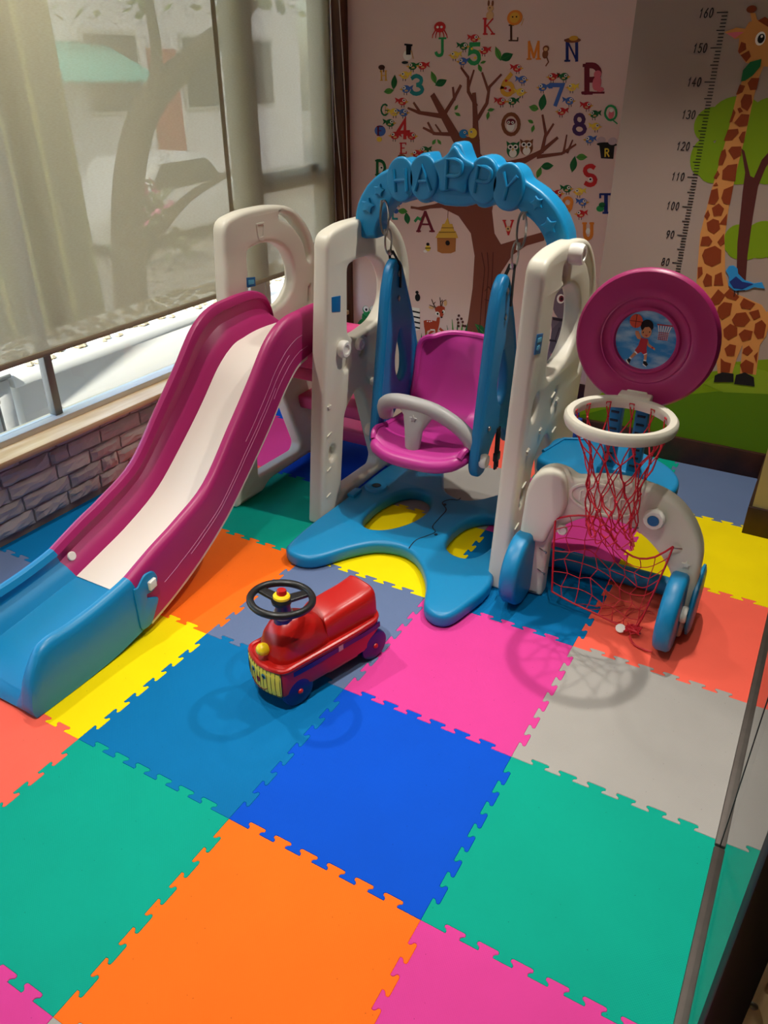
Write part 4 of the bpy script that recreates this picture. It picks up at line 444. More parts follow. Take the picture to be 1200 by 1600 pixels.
('painted_deer','L',[('p','deer',1,[(-1.414,0.293),(-1.4,0.299),(-1.363,0.302),(-1.341,0.301),(-1.337,0.321),(-1.321,0.325),(-1.322,0.298),(-1.325,0.278),(-1.331,0.253),(-1.362,0.255),(-1.383,0.247),(-1.403,0.235),(-1.41,0.262)]),('p','deer',2,[(-1.353,0.367),(-1.332,0.381),(-1.311,0.384),(-1.295,0.378),(-1.296,0.355),(-1.308,0.325),(-1.316,0.324),(-1.323,0.34),(-1.346,0.352)]),('d','white',3,(-1.334,0.342),0.012,0.0099),('d','white',3,(-1.301,0.356),0.0072,0.0098),('d','black',4,(-1.333,0.341),0.0055,0.0059),('d','black',4,(-1.305,0.353),0.0043,0.0052),('d','black',4,(-1.311,0.326),0.0054,0.0039),('s','deer',1,[(-1.398,0.24),(-1.397,0.21)],0.0143,0.0089),('s','deer',1,[(-1.357,0.25),(-1.378,0.231),(-1.366,0.197)],0.0141,0.0088),('s','deer',1,[(-1.338,0.256),(-1.336,0.213)],0.0141,0.0088),('s','deer',1,[(-1.317,0.264),(-1.291,0.249),(-1.304,0.222)],0.014,0.0087),('s','dkbrown',2,[(-1.349,0.371),(-1.362,0.39),(-1.371,0.41)],0.0048,0.0028),('s','dkbrown',2,[(-1.359,0.389),(-1.35,0.398)],0.0048,0.0028),('s','dkbrown',2,[(-1.346,0.371),(-1.382,0.379)],0.0048,0.0028),('s','dkbrown',2,[(-1.319,0.383),(-1.321,0.405),(-1.325,0.425)],0.0048,0.0027),('s','dkbrown',2,[(-1.32,0.402),(-1.31,0.414)],0.0048,0.0027),('s','dkbrown',2,[(-1.313,0.383),(-1.308,0.407),(-1.291,0.417)],0.0048,0.0027),('d','tan',2,(-1.372,0.368),0.0146,0.0079),('d','tan',2,(-1.293,0.401),0.0086,0.0161),('d','white',3,(-1.391,0.294),0.0037,0.0033),('d','white',3,(-1.378,0.294),0.0037,0.0033),('d','white',3,(-1.368,0.298),0.0037,0.0033),('s','white',3,[(-1.37,0.252),(-1.349,0.254)],0.0071,0.0071)]),
('painted_grass','L',[('p','leaf',1,[(-1.277,0.2),(-1.261,0.202),(-1.293,0.236),(-1.309,0.259),(-1.295,0.232)]),('p','dkgreen',2,[(-1.26,0.203),(-1.244,0.205),(-1.268,0.255),(-1.28,0.289),(-1.271,0.25)]),('p','leaf',3,[(-1.242,0.205),(-1.226,0.208),(-1.243,0.278),(-1.252,0.324),(-1.249,0.271)]),('p','dkgreen',1,[(-1.225,0.208),(-1.209,0.21),(-1.216,0.271),(-1.222,0.31),(-1.224,0.264)]),('p','leaf',2,[(-1.207,0.211),(-1.191,0.213),(-1.191,0.276),(-1.193,0.317),(-1.201,0.269)]),('p','dkgreen',3,[(-1.19,0.213),(-1.174,0.216),(-1.165,0.279),(-1.164,0.319),(-1.178,0.272)]),('p','leaf',1,[(-1.172,0.216),(-1.157,0.218),(-1.138,0.259),(-1.132,0.284),(-1.153,0.253)])]),
('painted_grass','L',[('p','leaf',1,[(-1.483,0.133),(-1.466,0.136),(-1.504,0.163),(-1.522,0.182),(-1.504,0.16)]),('p','dkgreen',2,[(-1.463,0.136),(-1.446,0.139),(-1.476,0.18),(-1.49,0.207),(-1.478,0.175)]),('p','leaf',3,[(-1.444,0.139),(-1.427,0.142),(-1.447,0.177),(-1.457,0.201),(-1.452,0.173)]),('p','dkgreen',1,[(-1.425,0.142),(-1.408,0.145),(-1.419,0.194),(-1.426,0.227),(-1.427,0.189)]),('p','leaf',2,[(-1.406,0.145),(-1.39,0.148),(-1.391,0.206),(-1.394,0.244),(-1.401,0.2)]),('p','dkgreen',3,[(-1.387,0.148),(-1.371,0.151),(-1.363,0.19),(-1.361,0.216),(-1.375,0.185)]),('p','leaf',1,[(-1.368,0.151),(-1.352,0.154),(-1.335,0.195),(-1.33,0.221),(-1.35,0.19)]),('p','dkgreen',2,[(-1.35,0.154),(-1.333,0.157),(-1.307,0.198),(-1.299,0.224),(-1.325,0.192)])]),
('painted_grass','L',[('p','leaf',1,[(-1.644,0.083),(-1.627,0.086),(-1.66,0.141),(-1.676,0.179),(-1.661,0.136)]),('p','dkgreen',2,[(-1.625,0.086),(-1.607,0.089),(-1.631,0.139),(-1.643,0.173),(-1.635,0.134)]),('p','leaf',3,[(-1.605,0.089),(-1.588,0.092),(-1.602,0.164),(-1.611,0.211),(-1.609,0.157)]),('p','dkgreen',1,[(-1.586,0.092),(-1.569,0.095),(-1.574,0.192),(-1.579,0.255),(-1.583,0.182)]),('p','leaf',2,[(-1.567,0.095),(-1.549,0.098),(-1.546,0.161),(-1.546,0.203),(-1.558,0.154)]),('p','dkgreen',3,[(-1.548,0.098),(-1.53,0.101),(-1.517,0.166),(-1.514,0.208),(-1.532,0.158)]),('p','leaf',1,[(-1.529,0.101),(-1.511,0.104),(-1.489,0.167),(-1.482,0.208),(-1.506,0.16)])]),
('painted_grass','L',[('p','leaf',1,[(-1.106,0.193),(-1.091,0.195),(-1.129,0.227),(-1.148,0.249),(-1.128,0.224)]),('p','dkgreen',2,[(-1.081,0.197),(-1.065,0.199),(-1.092,0.248),(-1.106,0.282),(-1.095,0.244)]),('p','leaf',3,[(-1.055,0.201),(-1.04,0.203),(-1.054,0.248),(-1.062,0.278),(-1.06,0.243)]),('p','dkgreen',1,[(-1.03,0.205),(-1.015,0.207),(-1.017,0.262),(-1.02,0.297),(-1.026,0.256)]),('p','leaf',2,[(-1.005,0.209),(-0.99,0.211),(-0.98,0.265),(-0.978,0.3),(-0.993,0.259)]),('p','dkgreen',3,[(-0.98,0.213),(-0.965,0.215),(-0.941,0.25),(-0.933,0.272),(-0.958,0.245)])]),
('painted_grass','L',[('p','leaf',1,[(-0.786,0.096),(-0.772,0.098),(-0.797,0.126),(-0.809,0.145),(-0.799,0.123)]),('p','dkgreen',2,[(-0.772,0.098),(-0.758,0.101),(-0.777,0.144),(-0.788,0.172),(-0.781,0.139)]),('p','leaf',3,[(-0.758,0.101),(-0.744,0.103),(-0.758,0.164),(-0.766,0.204),(-0.764,0.158)]),('p','dkgreen',1,[(-0.744,0.103),(-0.73,0.106),(-0.735,0.152),(-0.74,0.182),(-0.743,0.146)]),('p','leaf',2,[(-0.73,0.106),(-0.716,0.108),(-0.714,0.154),(-0.716,0.184),(-0.724,0.149)]),('p','dkgreen',3,[(-0.716,0.108),(-0.702,0.111),(-0.693,0.155),(-0.692,0.183),(-0.705,0.149)])]),
('painted_grass','L',[('p','leaf',1,[(-1.828,0.133),(-1.81,0.136),(-1.833,0.187),(-1.845,0.221),(-1.837,0.182)]),('p','dkgreen',2,[(-1.808,0.137),(-1.79,0.139),(-1.803,0.188),(-1.811,0.221),(-1.811,0.183)]),('p','leaf',3,[(-1.788,0.14),(-1.77,0.142),(-1.774,0.214),(-1.777,0.262),(-1.784,0.207)]),('p','dkgreen',1,[(-1.768,0.143),(-1.75,0.145),(-1.745,0.214),(-1.744,0.26),(-1.757,0.207)]),('p','leaf',2,[(-1.749,0.145),(-1.731,0.148),(-1.716,0.19),(-1.712,0.217),(-1.731,0.184)])]),
('painted_plant','L',[('p','dkgreen',2,[(-1.125,0.318),(-1.088,0.315),(-1.054,0.29),(-1.033,0.251),(-1.067,0.25),(-1.102,0.279)]),('p','dkgreen',2,[(-1.034,0.346),(-1.02,0.325),(-1.028,0.271),(-1.047,0.306)]),('s','leaf',3,[(-1.121,0.316),(-1.047,0.257)],0.0027,0.0027)]),
('painted_flower','L',[('d','barkline',3,(-1.215,0.347),0.0064,0.0065),('d','barkline',3,(-1.221,0.327),0.0064,0.0065),('d','barkline',3,(-1.2,0.333),0.0063,0.0065),('d','barkline',3,(-1.216,0.311),0.0064,0.0065),('d','barkline',3,(-1.192,0.318),0.0063,0.0065),('d','barkline',3,(-1.214,0.294),0.0064,0.0066),('d','barkline',3,(-1.189,0.299),0.0064,0.0065),('d','barkline',3,(-1.177,0.299),0.0063,0.0065),('s','greylt',2,[(-1.202,0.292),(-1.208,0.344)],0.0024,0.0024)]),
('painted_ladybird','L',[('d','black',2,(-1.452,0.409),0.0148,0.0196),('d','black',2,(-1.456,0.435),0.0092,0.0081)]),
('painted_zebra','L',[('p','white',1,[(-1.496,0.354),(-1.439,0.355),(-1.436,0.244),(-1.493,0.219)]),('s','black',2,[(-1.488,0.335),(-1.439,0.332)],0.0085,0.0085),('s','black',2,[(-1.487,0.308),(-1.438,0.305)],0.0086,0.0086),('s','black',2,[(-1.487,0.281),(-1.437,0.278)],0.0086,0.0086),('s','black',2,[(-1.486,0.254),(-1.437,0.251)],0.0087,0.0087)]),
('painted_frog','L',[('d','green',2,(-1.745,0.263),0.0443,0.0349),('d','green',1,(-1.77,0.206),0.0489,0.0497),('d','green',2,(-1.764,0.305),0.0201,0.0208),('d','green',2,(-1.72,0.311),0.0199,0.0207),('d','white',3,(-1.762,0.309),0.0169,0.0159),('d','white',3,(-1.72,0.315),0.0167,0.0158),('d','black',4,(-1.76,0.306),0.0068,0.0076),('d','black',4,(-1.72,0.311),0.0068,0.0076),('s','dkgreen',3,[(-1.785,0.278),(-1.757,0.261),(-1.713,0.267)],0.0045,0.0045),('s','dkgreen',3,[(-1.794,0.228),(-1.77,0.178)],0.0057,0.0057)]),
('painted_elephant','L',[('d','eleph',2,(-0.672,0.492),0.0668,0.0939),('p','eleph',1,[(-0.738,0.408),(-0.628,0.407),(-0.586,0.322),(-0.584,0.18),(-0.738,0.17),(-0.723,0.332)]),('d','white',3,(-0.698,0.497),0.0189,0.022),('d','maroon',4,(-0.695,0.498),0.0122,0.0147),('d','black',5,(-0.693,0.498),0.0061,0.0076),('p','dkpurple',4,[(-0.728,0.406),(-0.637,0.406),(-0.635,0.391),(-0.723,0.394)]),('p','eleph2',3,[(-0.725,0.348),(-0.689,0.393),(-0.634,0.376),(-0.641,0.282),(-0.677,0.213),(-0.726,0.243)]),('s','dkpurple',4,[(-0.688,0.362),(-0.701,0.304),(-0.68,0.238)],0.0037,0.0037),('s','dkpurple',4,[(-0.728,0.294),(-0.7,0.295)],0.0094,0.0094),('d','pinkdk',4,(-0.711,0.223),0.007,0.0076),('d','pinkdk',4,(-0.695,0.226),0.007,0.0076),('d','pinkdk',4,(-0.679,0.228),0.0069,0.0075)]),
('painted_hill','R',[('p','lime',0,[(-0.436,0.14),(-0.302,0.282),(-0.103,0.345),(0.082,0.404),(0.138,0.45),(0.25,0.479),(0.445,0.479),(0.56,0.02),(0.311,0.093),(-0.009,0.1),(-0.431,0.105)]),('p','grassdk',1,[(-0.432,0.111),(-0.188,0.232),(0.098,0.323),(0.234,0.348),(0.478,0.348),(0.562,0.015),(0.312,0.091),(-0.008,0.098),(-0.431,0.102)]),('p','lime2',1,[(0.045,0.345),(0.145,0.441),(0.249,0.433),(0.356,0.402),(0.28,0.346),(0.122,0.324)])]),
('painted_tree','R',[('d','lime',1,(-0.112,1.263),0.0547,0.0555),('d','lime',1,(-0.035,1.294),0.0816,0.0581),('d','lime',1,(0.066,1.296),0.0592,0.0533),('d','lime',1,(-0.117,1.161),0.043,0.0616),('d','lime',1,(-0.073,1.122),0.0512,0.0454),('d','lime',1,(0.011,1.177),0.1027,0.1),('d','lime',1,(0.102,1.181),0.0797,0.0984),('d','lime',1,(0.138,1.241),0.0779,0.0767),('d','lime',1,(0.049,0.894),0.0427,0.0523),('d','lime',1,(0.134,0.901),0.0622,0.0644),('d','lime',1,(0.08,0.852),0.0511,0.0264),('d','lime',1,(0.193,0.917),0.0609,0.0847),('p','trunkdk',2,[(0.087,0.715),(0.056,0.883),(0.037,1.055),(0.032,1.117),(0.003,1.193),(0.015,1.185),(0.051,1.107),(0.064,1.102),(0.076,1.159),(0.109,1.21),(0.12,1.197),(0.094,1.136),(0.083,1.074),(0.088,0.973),(0.099,0.842),(0.117,0.718)])]),
